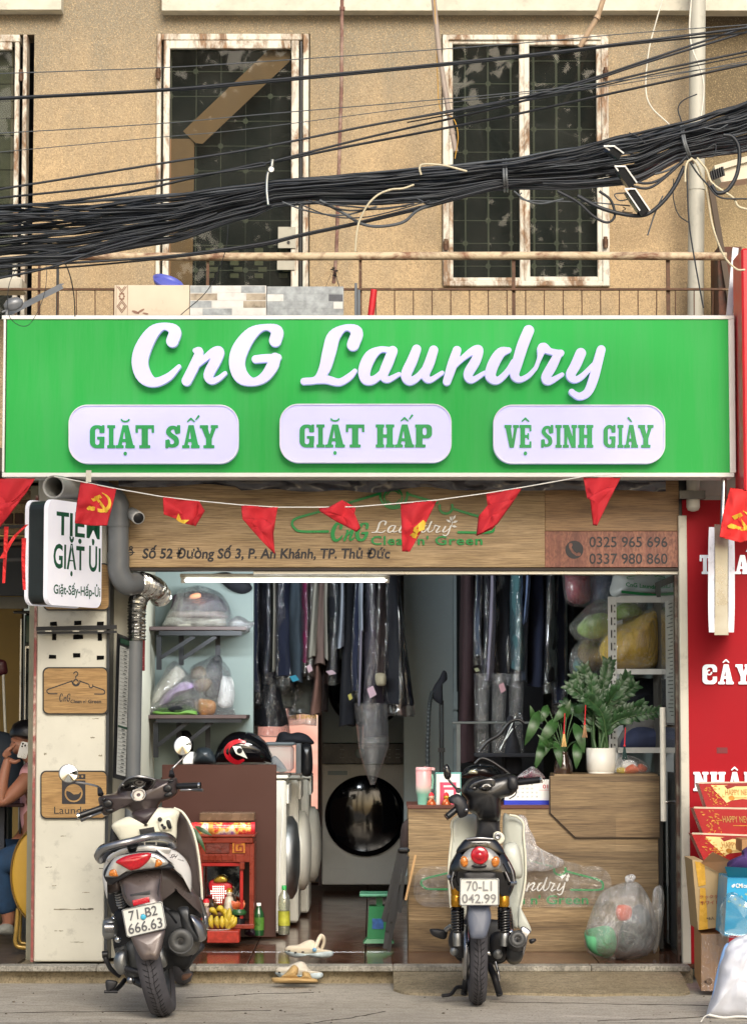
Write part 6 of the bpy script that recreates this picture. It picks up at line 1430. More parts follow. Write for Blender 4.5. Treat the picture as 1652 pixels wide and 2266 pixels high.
bundle('bagged_sandals','brown sandals and a small box in film at the right of the lower shelf','sandals',[('sandal',[(420,1490),(435,1474),(450,1476),(456,1492),(440,1500),(425,1502)],mat('brown_sandal','#6a5844',.7),.05,0),('sandal',[(428,1516),(440,1502),(458,1500),(468,1510),(458,1528),(438,1530)],mat('brown_sandal',''),.05,-.02),
       ('orange_box',[(442,1580),(441,1550),(458,1548),(474,1556),(472,1580)],mat('orange_card','#b07840',.5),.04,-.02),('white_bag',[(485,1560),(484,1500),(500,1496),(514,1504),(516,1560)],M_white,.04,.06),('black_strap',[(452,1540),(455,1480),(480,1450),(492,1470),(484,1540)],black,.05,.03)],
       [(430,1584),(424,1545),(418,1500),(430,1470),(470,1445),(500,1460),(512,1500),(518,1560),(514,1585)],0,14.0,.12)
item('dark_hanging_bag','dark bag tucked under the tube light left of the clothes','bag',[(468,1272),(505,1268),(545,1280),(560,1300),(545,1312),(515,1306),(490,1290)],14.2,.06,.06,black,wr=.02)
b = MB(); b.pbox(307,1362,321,1484,12.885,.012,.001); tag(b.build('red_notice',mat('dark_red_notice','#7a1c24',.5)),'dark red notice on the jamb beside the foil duct','notice')
b = MB()
for k in range(16): b.pbox(309,1372 + k * 6.8,318 - (k % 3) * 2,1373.4 + k * 6.8,12.8845,.0005)
tag(b.build('notice_lines',mat('pinkish_print','#b06068',.5)),'rows of small print on the dark red notice','print')

# ---------------------------------------------------------------- counter
ct = thing('counter','wood fronted reception counter with the green hanger logo','counter',P(1180,2095,13.2))
YK = 13.2; a = P(903,1790,YK); q = P(1458,2100,YK)
b = MB(); b.box(a.x,q.x,YK,YK + .5,FZ,a.z,.002); cf = b.build('front_panel',M_oak2,ct)
b = MB(); b.box(a.x - .005,P(1215,1790,YK).x,YK - .006,YK + .5,a.z + .0005,a.z + .02,.002); b.build('low_top',mat('reddish_edge','#5c342a',.4),ct)
b = MB(); b.poly([P(x,y,YK - .02) for x,y in ((1217,1717),(1458,1717),(1458,1853),(1273,1853),(1218,1799))],(0,.019,0)); b.build('raised_panel',wood_mat('counter_panel_wood','#8c7250','#ab9068','#503c28',.7,7,plank=.1),ct)
b = MB(); b.poly([P(x,y,YK - .012) for x,y in ((1214.5,1717),(1460,1717),(1460,1855.5),(1271,1855.5),(1214.5,1800))],(0,.011,0)); b.build('shadow_gap',mat('dark_edge_strip','#3a2a1e',.6),ct)
b = MB(); b.box(P(1216,0,YK).x,q.x,YK,YK + .3,a.z + .001,P(0,1713,YK).z,.002); b.build('high_block',M_oak2,ct)
b = MB(); b.pbox(1458.5,1713,1464,2100,YK + .02,.45); b.build('dark_gap_fill',M_black,ct)  # black box standing in for the dark gap beside the counter
fx0 = lambda x: 931 + (x - 312) * .3092
FC = lambda x,y,d_: P(fx0(x),1969 + (y - 458) * .273,YK - .001) + Vector((0,-d_,0))
hanger(FC,M_greenlet,cf,8,.006,3.4)
FCp = lambda x,y,d_: P(x,y,YK - .001) + Vector((0,-d_,0))
cng_at(FCp,1000,1942,1078,1992,M_greenlet,cf,.006)
cng_at(FCp,1084,1938,1252,1982,M_white,cf,.006,.42,'Laumdry',(1330,70,2680,412),add=3)
tagl(1082,1981,1301,2001,YK,M_greenlet,cf,lift=.001,depth=.005,bold=.015)
b = MB(); sdf(b,[('p',[(1244 + dx,1936 + dy),(1248 + dx * 1.2,1930 + dy),(1252 + dx,1937 + dy),(1247 + dx,1941 + dy)]) for dx,dy in ((0,0),(8,3),(-5,4),(6,10))],FCp,.004,.8); b.build('leaf_mark',M_white,cf)
b = MB(); sdf(b,[('b',914,1917,1352,2008,36),('p',[(1000,1917),(1060,1880),(1160,1860),(1250,1905),(1300,1917)])],lambda x,y,d_: P(x,y,YK - .011 + .003 * noise.noise(Vector((x * .05,y * .05,0)))) + Vector((0,-d_,0)),.0,5); b.build('film_sheet',film_mat('stuck_film',(.93,.93,.93,1),.05,.4,12,.2,.14),ct)
item('loose_film','loose crumpled film hanging on the counter front beside the scooter','plastic film',[(1140,1812),(1160,1806),(1172,1830),(1178,1862),(1200,1885),(1242,1902),(1238,1920),(1190,1928),(1150,1915)],13.1,.03,.03,film_mat('pinkish_film',(.9,.86,.84,1),.1,.6,22,.2,.35),wr=.012,wf=14)
# things on the counter
M_pink = mat('powder_pink','#dca2a2',.35,var=.05); M_mint = mat('mint','#7fb8a4',.35,var=.05)
tm_ = thing('tumbler','tall insulated tumbler fading from pink to mint green','tumbler',P(937,1787,13.3))
z0 = P(0,1787,13.3).z; cxp = P(937,1787,13.3); h = PZ(1705,13.3) - z0
tT = NT('pink_mint_fade'); tcc = tT.new('ShaderNodeTexCoord'); spz = tT.new('ShaderNodeSeparateXYZ'); tT.link(tcc.outputs['Object'],spz.inputs[0]); mrr = tT.new('ShaderNodeMapRange'); mrr.inputs[1].default_value = z0; mrr.inputs[2].default_value = z0 + h; tT.link(spz.outputs[2],mrr.inputs[0])
tT.link(tT.ramp(mrr.outputs[0],[(.36,c('#7fbaa6')),(.62,c('#dcb0ae')),(.95,c('#dc9c9c'))]),tT.b.inputs['Base Color']); tT.b.inputs['Roughness'].default_value = .3
b = MB(); b.lathe([(.032,0),(.036,.07),(.041,.078),(.0425,.1),(.043,h - .004),(.04,h)],cxp,(0,0,1),28); b.build('body',tT.m,tm_)
b = MB(); b.lathe([(.044,0),(.044,.012),(.04,.018),(.001,.018)],cxp + Vector((0,0,h)),(0,0,1),28); b.bar(cxp + Vector((0,0,h + .014)),cxp + Vector((.06,0,h + .008)),.02,.014); b.build('lid',M_pink,tm_)
b = MB(); b.tube([cxp + Vector((.045,-.005,.1)),cxp + Vector((.05,-.005,.15)),cxp + Vector((.045,-.005,h - .02))],.006,8); b.build('handle',M_mint,tm_)
for k,(x,l) in enumerate(((954,'small red and gold lucky figurine beside the tumbler'),(987,'small gold lucky figurine at the foot of the framed card'))):
    fg_ = thing('figurine',l,'figurine',P(x,1787,13.24),'lucky figurines'); p0 = P(x,1786,13.24)
    b = MB(); b.lathe([(.024,0),(.027,.012),(.022,.03),(.012,.042)],p0,n=16); b.build('body',mat('gold_red_lacquer','#b8582a' if k == 0 else '#c9922e',.2,.3,var=.5,scale=60),fg_)
    b = MB(); b.lathe([(.001,0),(.013,.005),(.016,.016),(.012,.028),(.001,.032)],p0 + Vector((0,0,.038)),n=14); b.build('head',mat('figurine_face','#c9a58c',.3) if k == 0 else mat('gold_lacquer','#c9922e',.2,.4),fg_)
    b = MB(); b.lathe([(.016,0),(.012,.01),(.003,.018)],p0 + Vector((0,0,.062)),n=14); b.build('hat',M_red,fg_)
b = MB(); b.pbox(944,1785,1010,1789,13.21,.1,.002); tag(b.build('red_tray',M_red),'flat red tray under the figurines','tray')
fc = thing('framed_card','framed white card with a pink panel standing on the counter','frame',P(990,1787,13.32))
b = MB(); b.pbox(962,1709,1020,1787,13.32,.012,.002); b.build('backing',mat('teal_frame','#5f9a96',.4),fc)
b = MB(); b.pbox(965,1713,1017,1785,13.315,.004); b.build('card',M_white,fc)
b = MB(); b.pbox(973,1731,1009,1784,13.312,.002); b.build('pink_panel',mat('hot_pink_print','#d8486a',.5),fc)
b = MB(); b.pbox(981,1738,1001,1742,13.3105,.001); b.pbox(983,1748,1003,1770,13.3105,.001); b.build('white_fields',M_white,fc)
irn = thing('steam_station','black steam ironing station with a curved black hose','steam station',P(1064,1722,13.5))
b = MB(); blob(b,[(1022,1722),(1025,1706),(1036,1696),(1060,1690),(1090,1694),(1102,1704),(1104,1722)],13.55,.1,.1,0); b.build('body',mat('black_gloss_plastic','#111316',.15,coat=.5),irn)
b = MB(); blob(b,[(1036,1712),(1040,1704),(1052,1704),(1056,1712)],13.44,.01,.01,0); b.build('lamp_window',mat('chrome_badge','#a8a690',.15,.6),irn)
b = MB(); b.tube([Vector(v) for v in cr([tuple(P(x,y,13.5)) for x,y in ((1060,1662),(1080,1640),(1105,1625),(1125,1600),(1145,1592),(1160,1600))],6)],.009,8); b.tube([Vector(v) for v in cr([tuple(P(x,y,13.45)) for x,y in ((1050,1690),(1065,1678),(1085,1684),(1110,1700),(1128,1714))],6)],.009,8); b.build('hose',M_black,irn)
b = MB(); b.pbox(1052,1668,1202,1676,13.8,.25,.004); b.pbox(1110,1676,1114,1790,13.9,.01); tag(b.build('ironing_board',black),'dark ironing board behind the counter','ironing board')
b = MB(); b.pbox(1000,1596,1200,1602,14.2,.03,.003); b.pbox(1010,1602.5,1018,1790,14.2,.03); tag(b.build('steel_rack',mat('dull_steel','#5b6264',.4,.5)),'dull steel frame with a cross bar behind the counter','frame')
b = MB(); b.tube([P(1140,1585,13.6),P(1106,1660,13.6)],.003,6); b.tube([P(1134,1612,13.62),P(1107,1655,13.62)],.004,6); tag(b.build('thin_rods',M_steel),'two thin rods leaning behind the scooter handlebar','rod')
item('hanging_black_cloth','black cloth draped in a point behind the right grip','cloth',[(1122,1590),(1134,1586),(1142,1625),(1152,1660),(1150,1712),(1112,1712),(1120,1640)],13.95,.05,.05,black,wr=.015)
b = MB()
for k in range(3): secs = [[P(1065 + k * 38 + 16 * math.cos(2 * math.pi * j / 14) * (1 + .1 * math.sin(3 * j + i)),1490 + i * 22,14.35 + .05 * math.sin(2 * math.pi * j / 14)) for j in range(14)] for i in range(9)]; b.loft(secs,caps=False)
tag(b.build('loose_covers',film_mat('loose_film',''),None),'empty clear covers hanging below the right rail','plastic covers')
cal = thing('desk_calendar','white desk calendar with a blue base and red 01','calendar',P(1165,1789,13.28))
b = MB(); b.pbox(1116,1725,1214,1771,13.27,.01,.001); b.build('page',M_white,cal)
b = MB(); b.pbox(1115,1771.5,1214.5,1789,13.26,.05,.002); b.build('base',mat('royal_blue','#1430b8',.4),cal)
b = MB(); text_px(b,'01',1200,1736,1212,1745,13.27,bold=.02,lift=.001); b.pbox(1192,1748,1214,1748.8,13.2695,.0005); b.build('month_number',mat('calendar_red','#c84050',.5),cal)
b = MB()
for i in range(7):
    for j in range(4): text_px(b,str(i + 1 + j * 7),1122 + i * 10.5,1734 + j * 9,1126 + i * 10.5,1737.5 + j * 9,13.27,lift=.001) if i < 6 or j > 1 else None
tag(b.build('day_numbers',mat('grey_numbers','#6b7076',.5),cal),kind='stuff')
b = MB()
for k in range(16): b.tube([P(1122 + k * 5.8,1722,13.285),P(1122 + k * 5.8,1728,13.262)],.0015,5)
b.build('spiral',M_steel,cal)
item('pink_plastic_bag','crumpled translucent pink bag behind the calendar','bag',[(1146,1722),(1152,1710),(1170,1700),(1180,1698),(1192,1706),(1205,1722)],13.42,.05,.06,film_mat('pink_film',(.85,.35,.5,1),.1,.6,20,.2,.4),wr=.012,wf=16)
# plants
def leafblade(b_,base,tip,w_,up=(0,-.5,.6),curl=.15,n=6):
    base,tip = Vector(base),Vector(tip); d_ = tip - base; side = d_.cross(Vector((.1,-1,.15))).normalized(); nrm = side.cross(d_).normalized()
    if nrm.y > 0: nrm = -nrm
    L = d_.length; vs = []
    for i in range(n + 1):
        t = i / n; hw = w_ * (math.sin(math.pi * min(.999,t ** .8)) ** .8); p = base + d_ * t + nrm * L * curl * math.sin(math.pi * t)
        vs += [p - side * hw - nrm * hw * .25,p + nrm * 0,p + side * hw - nrm * hw * .25]
    b_.add(vs,[(i * 3 + j,i * 3 + j + 1,i * 3 + j + 4,i * 3 + j + 3) for i in range(n) for j in (0,1)],True)
M_leafd = mat('dark_glossy_leaf','#2c4f2c',.42,var=.45,scale=22); M_leafl = mat('lily_leaf','#2e5226',.4,var=.4,scale=16); M_stem = mat('green_stem','#3d5a34',.5)
zz_ = thing('zz_plant','dark green plant with feathery glossy leaves in a white pot','potted plant',P(1330,1713,13.32))
b = MB(); pc = P(1329,1707,13.35); hp = PZ(1655,13.35) - pc.z; b.lathe([(.072,0),(.078,.01),(.079,hp),(.073,hp),(.072,hp - .02),(.001,hp - .02)],pc,n=36); b.build('pot',mat('white_ceramic','#dcdad2',.35,var=.03),zz_)
b = MB(); b.lathe([(.066,-.016),(.072,-.01),(.073,-.001),(.06,0)],pc,n=36); b.build('saucer',mat('white_ceramic',''),zz_)
rng = random.Random(12); stems = [(1262,1520),(1275,1500),(1293,1482),(1308,1505),(1345,1470),(1328,1520),(1362,1530),(1385,1500),(1372,1545),(1400,1520),(1418,1560),(1452,1575),(1252,1560),(1300,1545)]
stm = MB(); k = 0
for (tx,ty) in stems:
    dep = rng.uniform(-.12,.16); p0 = pc + Vector((rng.uniform(-.04,.04),rng.uniform(-.03,.03),hp - .02)); p2 = P(tx,ty,13.35 + dep); p1 = (p0 + p2) / 2 + Vector(((p2.x - p0.x) * -.22,0,.05))
    path = [Vector(v) for v in cr([tuple(p0),tuple(p1),tuple(p2)],9)]; stm.tube(path,[.009 * (1 - .75 * i / (len(path) - 1)) for i in range(len(path))],7)
    for i in range(5,len(path)):
        for sd in (-1,1):
            t = path[i]; d_ = (path[i] - path[i - 1]).normalized(); out_ = Vector((-d_.z,rng.uniform(-.7,.3),d_.x)).normalized() * sd
            b = MB(); leafblade(b,t,t + (out_ * .8 + d_ * .75) * rng.uniform(.045,.065) * (1.15 - .3 * (i / len(path))),.0125,curl=.1,n=4); b.build('leaf',M_leafd,zz_)
    b = MB(); leafblade(b,path[-1],path[-1] + (path[-1] - path[-2]).normalized() * .05,.011,n=4); b.build('leaf',M_leafd,zz_)
stm.build('stems',M_stem,zz_)
ly = thing('lily_plant','broad leaved plant in a brown glass vase on the counter','potted plant',P(1246,1713,13.3))
vc = P(1246,1713,13.3); b = MB(); b.lathe([(.048,0),(.051,.008),(.05,.04),(.042,.075),(.028,.1),(.024,.115),(.028,.122),(.024,.122),(.02,.1)],vc,n=28); b.build('vase',mat('brown_glass','#3a2a20',.06,coat=.5,var=.1),ly)
rng = random.Random(5); stm = MB()
for (bx_,by_,tx,ty,w_,dp) in ((1200,1640,1184,1702,.03,-.05),(1192,1572,1160,1650,.036,0),(1222,1630,1180,1694,.03,.04),(1215,1655,1188,1625,.02,-.1),(1270,1600,1292,1668,.036,-.06),(1275,1640,1274,1702,.034,-.08),(1232,1590,1190,1648,.04,.02),(1255,1560,1222,1600,.03,.05),(1268,1575,1300,1560,.03,.05),(1240,1600,1262,1548,.03,.08),(1210,1560,1196,1600,.03,.1),(1226,1640,1240,1700,.028,0),(1180,1600,1172,1560,.022,.1)):
    b = MB(); leafblade(b,P(bx_,by_,13.3 + dp),P(tx,ty,13.24 + dp),w_ * .8,curl=.22,n=8); b.build('leaf',M_leafl,ly)
    stm.tube([Vector(v) for v in cr([tuple(vc + Vector((0,0,.1))),tuple((P(bx_,by_,13.3 + dp) + vc + Vector((0,0,.1))) / 2 + Vector((0,0,.02))),tuple(P(bx_,by_,13.3 + dp))],6)],.0035,6)
stm.build('stems',M_stem,ly)
for x,y0,y1,l,col in ((1247,1578,1652,'red cord with a yellow tassel hanging in front of the vase plant','#d8b070'),(1293,1560,1632,'tan tassel on a red cord left of the white pot','#a07a58'),(1381,1610,1680,'dark green tassel hanging right of the white pot','#1c3a38')):
    t_ = thing('tassel',l,'tassel',P(x,y1,13.1),'lucky tassels'); b = MB(); b.tube([P(x + 2,y0,13.12),P(x,y1 - 30,13.12)],.003,6); b.lathe([(.004,-.006),(.007,0),(.004,.006)],P(x,y1 - 30,13.12),n=10); b.build('cord',M_red,t_)
    b = MB(); z_ = P(x,y1 - 28,13.12)
    for k in range(12): a = k * .52; b.tube([z_ + Vector((.003 * math.cos(a),.003 * math.sin(a),0)),z_ + Vector((.007 * math.cos(a),.007 * math.sin(a),-.03)),z_ + Vector((.013 * math.cos(a),.011 * math.sin(a),-.068))],.0022,4)
    b.build('fringe',mat('fringe' + col[1:],col,.8),t_)
bundle('snack_bag','clear bag of orange and yellow packets on the counter end','bag',[('orange_packet',[(1384,1712),(1386,1698),(1400,1690),(1410,1700),(1408,1712)],mat('orange_packet','#d8602a',.4),.04,0),('orange_packet',[(1410,1708),(1410,1690),(1422,1688),(1432,1700),(1424,1710)],mat('orange_packet',''),.04,.01),('yellow_packet',[(1364,1710),(1366,1700),(1376,1697),(1384,1704),(1382,1712)],mat('yellow_packet','#d8c23a',.4),.03,0),('white_packet',[(1376,1700),(1380,1684),(1400,1680),(1408,1692),(1396,1700)],M_white,.03,.02)],
       [(1360,1713),(1362,1690),(1372,1672),(1392,1670),(1412,1680),(1436,1700),(1430,1712),(1400,1715)],0,13.33,.06,wr=.01)
# slotted white rack with laundry bags
rk = thing('slotted_rack','white slotted angle rack full of bagged laundry','rack',P(1420,1900,14.2)); M_slot = mat('rack_white','#dcdedb',.45,dirt=.15)
for x,Y in ((1349,13.58),(1362,14.45)):
    b = MB(); b.pbox(x,1320,x + 14,1960,Y,.003); b.box(P(x,0,Y).x,P(x,0,Y).x + .003,Y + .003,Y + .035,FZ,P(x,1320,Y).z); b.build('post',M_slot,rk)
b = MB()
for k in range(22):
    y = 1338 + k * 28
    if not 1320 < y < 1950: continue
    b.pbox(1351,y,1353.6,y + 17,13.5785,.001); b.pbox(1358,y,1360.5,y + 4,13.5785,.001); b.pbox(1358,y + 13,1360.5,y + 17,13.5785,.001)
tag(b.build('slot_holes',mat('hole_dark','#22211f',.9),rk),kind='stuff')
for y in (1321,1480,1654): 
    b = MB(); b.pbox(1363.5,y,1480,y + 12,13.58,.003); b.box(P(1350,0,14.0).x,1.59,13.7,14.5,P(0,y + 2,14).z - .01,P(0,y + 2,14).z,0); b.build('shelf',M_slot,rk)
c_y = cloth_mat('yellow_quilt','#ffcc3c'); c_g = cloth_mat('lime_cloth','#96b860'); c_r = cloth_mat('dusty_red_quilt','#a84a58'); c_b = cloth_mat('dusty_blue_cloth','#7482a4')
bundle('yellow_laundry_bag','big yellow quilt packed in clear plastic on the slotted rack','laundry bag',[('quilt',[(1324,1440),(1345,1405),(1400,1372),(1445,1352),(1466,1362),(1470,1440),(1450,1475),(1380,1482),(1340,1478)],c_y,.2,0)],
       [(1318,1442),(1342,1398),(1398,1366),(1448,1346),(1472,1360),(1475,1445),(1452,1480),(1375,1487),(1335,1482)],0,13.88,.22,wr=.018)
bundle('green_laundry_bag','lime green cloth in a clear bag bulging out of the rack','laundry bag',[('cloth',[(1276,1390),(1290,1368),(1320,1358),(1350,1362),(1352,1400),(1310,1415),(1285,1408)],c_g,.1,0),('cloth',[(1355,1352),(1380,1336),(1412,1342),(1420,1356),(1390,1366),(1360,1372)],c_g,.1,.05)],
       [(1266,1400),(1275,1365),(1300,1340),(1350,1326),(1415,1332),(1428,1352),(1390,1376),(1350,1408),(1310,1425),(1280,1418)],0,13.95,.14,wr=.03,mt=M_wrap)
bundle('beige_laundry_bag','clear bag of beige clothes hanging off the left side of the rack','laundry bag',[('cloth',[(1276,1462),(1280,1428),(1300,1418),(1325,1430),(1338,1462),(1320,1482),(1295,1484)],cloth_mat('sand_cloth','#8d7a55'),.1,0),('cloth',[(1268,1478),(1272,1455),(1285,1460),(1300,1485),(1285,1495)],cloth_mat('pale_teal_cloth','#6d8a88'),.1,-.03)],
       [(1260,1490),(1262,1445),(1276,1418),(1310,1412),(1340,1430),(1350,1470),(1330,1495),(1290,1502)],0,13.98,.14,wr=.03)
bundle('red_laundry_bag','dusty red quilt bag hanging under the door head','laundry bag',[('quilt',[(1251,1262),(1300,1262),(1306,1310),(1300,1334),(1275,1338),(1255,1325)],c_r,.1,0)],[(1247,1262),(1303,1260),(1310,1310),(1303,1338),(1275,1342),(1250,1328)],0,14.1,.12,wr=.015)
bundle('blue_laundry_bag','dusty blue clothes in clear film right of the red quilt','laundry bag',[('cloth',[(1304,1262),(1350,1262),(1352,1320),(1330,1340),(1308,1338)],c_b,.1,0)],[(1300,1260),(1354,1260),(1356,1325),(1332,1350),(1303,1348)],0,14.15,.13,wr=.03)
lb = thing('printed_laundry_bag','grey white printed laundry bag lying on top of the rack','laundry bag',P(1415,1322,13.95))
b = MB(); blob(b,[(1353,1320),(1352,1285),(1362,1268),(1400,1262),(1490,1262),(1495,1318),(1420,1322)],13.98,.12,.1,.012); b.build('bag',mat('white_plastic_film','#b5bab8',.3,var=.1),lb)
b = MB(); FL = lambda x,y,d_: P(x,y,13.835) + Vector((0,-d_,0)); O = P(1384,1300,13.83); text_uv(b,'CnG Laundry',O,P(1458,1307,13.83) - O,P(1384,1288,13.83) - O,bold=.02); b.poly([P(1374,1306,13.83),P(1470,1316,13.83),P(1470,1323,13.83),P(1374,1312,13.83)]); b.build('green_print',M_green_txt,lb)
hanger(lambda x,y,d_: FL(1386 + (x - 312) * .065,1281 + (y - 458) * .05,d_),M_green_txt,lb,12,.001,12)
for pts,mt,l,Y in (([(1370,1652),(1385,1600),(1420,1575),(1500,1565),(1500,1652)],cloth_mat('dusty_grey_bedding','#6d6a66'),'grey folded bedding in the middle bay of the rack',14.1),([(1380,1654),(1384,1620),(1420,1612),(1500,1618),(1500,1654)],cloth_mat('dusk_blue_bedding','#3a4260'),'dusk blue blanket at the bottom of the middle bay',13.98),([(1366,1560),(1376,1510),(1430,1500),(1500,1505),(1500,1575),(1400,1580)],black,'black garments stuffed in the middle bay of the rack',14.2)):
    item('folded_bedding',l,'bedding',pts,Y,.1,.12,mt,wr=.02)
# glass door swung in, handle and fittings
gd = thing('glass_door','frameless glass door swung open beside the red panel','glass door',(1.6,12.76,.1))
b = MB(); b.box(1.595,1.607,12.76,13.55,.12,2.06); b.build('pane',film_mat('door_glass',(.86,.91,.9,1),.06,.9,0,.01,.05),gd)
b = MB(); b.tube([Vector((1.528,12.95,PZ(1565,12.95))),Vector((1.528,12.95,PZ(1817,12.95)))],.016,16)
b.build('handle',mat('satin_handle','#e2e0d6',.3,.2),gd)
for y in (1606,1775): b = MB(); b.tube([Vector((1.528,12.95,PZ(y,12.95))),Vector((1.612,12.95,PZ(y,12.95)))],.009,12); b.build('standoff',M_chrome,gd)
b = MB(); b.box(1.575,1.625,12.72,12.80,.075,.125,.004); b.build('floor_hinge',M_chrome,gd)
b = MB(); b.box(1.5945,1.5949,12.99,13.35,PZ(1600,13),PZ(1325,13)); b.build('price_strip',mat('price_sheet',''),gd)
b = MB(); rng = random.Random(9)
for k in range(30): z_ = PZ(1335 + k * 8.6,13); b.box(1.594,1.5942,13.02,13.02 + rng.uniform(.1,.28),z_,z_ + .006)
tag(b.build('strip_print',mat('grey_print',''),gd),kind='stuff')
b = MB(); b.box(1.60,1.66,12.8,14,.09,2.1); struct('door_side_wall',b,mat('dark_side','#4d4a44',.5))
# vacuum stand
vs_ = thing('steamer_stand','upright garment steamer with a black cover and ribbed hose','steamer',P(975,1790,14.6))
b = MB(); blob(b,[(968,1556),(954,1540),(958,1520),(972,1498),(980,1483),(988,1488),(989,1504),(979,1512),(979,1556)],14.6,.04,.05,.004); b.build('cover',black,vs_)
b = MB(); b.tube([P(973,1550,14.6),P(974,1790,14.6)],.006,8); b.tube([P(979,1550,14.6),P(980,1790,14.6)],.006,8); b.pbox(969,1655,984,1664,14.58,.03); b.build('poles',M_blackm,vs_)
b = MB(); pp = [Vector(v) for v in cr([tuple(P(x,y,14.58)) for x,y in ((956,1530),(950,1560),(947,1620),(946,1690),(950,1790))],14)]; b.tube(pp,[.013 if i % 2 else .010 for i in range(len(pp))],8,smooth=False); b.build('ribbed_hose',mat('grey_hose','#2c3234',.5),vs_)

# ---------------------------------------------------------------- shrine
M_rw = mat('red_lacquered_wood','#7c2a18',.3,var=.25,scale=20,coat=.2); M_rl = mat('bright_red_lacquer','#a01c18',.3,coat=.2)
sh = thing('altar_shrine','small red lacquered altar with a mirror back','shrine',P(500,2080,13.55))
YH = 13.52
b = MB(); b.pbox(440,1852,560,1866,YH,.24,.004); b.pbox(436,1847,564,1852.5,YH - .01,.26,.003); b.build('cornice',M_rw,sh)
b = MB(); b.pbox(440,1866.5,562,1908,YH + .01,.22,.002); b.build('frieze',M_rw,sh)
b = MB(); b.pbox(455,1860 + 1,508,1889,YH + .004,.01,.003); b.build('carved_panel',mat('carved_dark_red_wood','#5e1e12',.35,var=.5,scale=60,bump=1,bscale=40),sh)
b = MB(); b.pbox(514,1861,542,1888,YH + .004,.01,.002); b.build('gold_panel',mat('gold_backing','#c98338',.3,.3),sh)
b = MB(); sdf(b,[('c',[(520,1866,1.5),(520,1884,1.5),(537,1884,1.5),(537,1872,1.5),(528,1872,1.5),(528,1878,1.5)]),('c',[(520,1866,1.5),(533,1866,1.5)])],FY(YH + .003),.005,.9); b.build('fretwork',M_rw,sh)
for k in range(5): b = MB(); b.pbox(448 + k * 14,1892,460.5 + k * 14,1905,YH + .004,.01,.002); b.build('tile',mat('amber_red_tile','#8c3a1e' if k % 2 else '#702414',.25),sh)
b = MB(); b.pbox(522,1892,540,1908,YH,.012,.002); b.pbox(530,1908.5,541,1924,YH,.012,.002); b.build('corner_carving',M_rw,sh)
b = MB(); b.pbox(551,1866.5,562,2052,YH + .008,.22,.002); b.build('side_panel',M_rw,sh); b = MB(); b.pbox(438,1866.5,444,2052,YH + .008,.22); b.build('side_panel',M_rw,sh)
b = MB(); b.pbox(444,1908.5,540,1917,YH + .02,.02,.002); b.pbox(530,1917.5,538,2045,YH + .02,.02,.002); b.pbox(444,1917.5,449,2045,YH + .02,.02,.002); b.build('inner_frame',M_rl,sh)
b = MB(); b.pbox(449,1917,530,2048,YH + .19,.01); b.build('mirror',metal_mat('altar_mirror','#c2c6c2',.06,.25,5),sh)
b = MB(); b.pbox(438,2046,562,2056,YH - .02,.25,.003); b.build('base',M_rw,sh)
b = MB(); blob(b,[(462,1955),(478,1946),(500,1952),(513,1960),(510,1985),(490,2004),(470,1990)],YH + .15,.01,.01,.002); b.build('red_fan',M_red,sh)
b = MB(); blob(b,[(474,1952),(478,1942),(490,1938),(501,1944),(500,1952)],YH + .13,.01,.01,.002); b.build('gold_crest',mat('gold_foil','#b89a3a',.3,.5),sh)
b = MB(); rng = random.Random(3)
for i in range(8):
    for j in range(8):
        x = 467 + j * 4.6; y = 1962 + i * 5
        if abs(j - 3.5) < 4.2 - abs(i - 2.5) * .55: b.add([P(x + a,y + e,YH + .12) for a,e in ell(0,0,1.7,1.9,6)],[tuple(range(6))])
tag(b.build('light_dots',mat('lit_dots','#fff6ee',.5,emit=1.2),sh),kind='stuff')
def idol(label,x,y0,Y,cols):
    t_ = thing('idol',label,'statuette',P(x,y0,Y),'altar statuettes'); p0 = P(x,y0,Y); k = 1.0
    b_ = MB(); b_.lathe([(.028,0),(.03,.02),(.026,.05),(.02,.075),(.008,.082)],p0,n=18); b_.build('robe',cols[0],t_)
    b_ = MB(); b_.lathe([(.004,0),(.014,.006),(.017,.02),(.013,.034),(.003,.038)],p0 + Vector((0,0,.078)),n=14); b_.build('head',cols[1],t_)
    b_ = MB(); b_.lathe([(.019,0),(.017,.01),(.01,.02),(.002,.022)],p0 + Vector((0,.002,.105)),n=14); b_.build('cap',cols[2],t_)
    b_ = MB(); 
    for dx in (-.006,.006): b_.lathe([(.0022,0),(.001,.002)],p0 + Vector((dx,-.0165,.098)),(0,-1,0),6)
    b_.build('eyes',M_black,t_)
wf_ = mat('porcelain_face','#d8cab8',.2); 
idol('small porcelain statuette with a red cap at the left of the altar',456,2040,YH + .05,(mat('brown_white_robe','#8a7468',.3,var=.6,scale=50),wf_,M_red))
idol('small white bearded statuette at the right of the altar',507,2016,YH + .1,(mat('white_robe','#cfc6b4',.3,var=.3,scale=50),wf_,mat('gold_lacquer','')))
b = MB(); rng = random.Random(1)
for k in range(16): x = rng.uniform(470,500); b.tube([P(x,2024,YH + .06),P(x + rng.uniform(-5,5),1985 + rng.uniform(-8,8),YH + .06)],.0012,4)
b.lathe([(.03,0),(.036,.02),(.03,.03)],P(484,2032,YH + .06),n=18); tag(b.build('incense_bowl',mat('bronze_incense','#6a4a28',.4,.3)),'incense sticks in a bowl on the altar','incense bowl')
lo_ = thing('lotus_candle','orange lotus ornament on a green base on the altar','ornament',P(528,2045,YH + .03))
for k in range(11): a = k * .57; b = MB(); p0 = P(527,2012,YH + .04); leafblade(b,p0,p0 + Vector((.04 * math.cos(a),.02 * math.sin(a),.035 + .012 * (k % 2))),.016,n=4,curl=.2); b.build('petal',mat('orange_petal','#b8562a',.4),lo_)
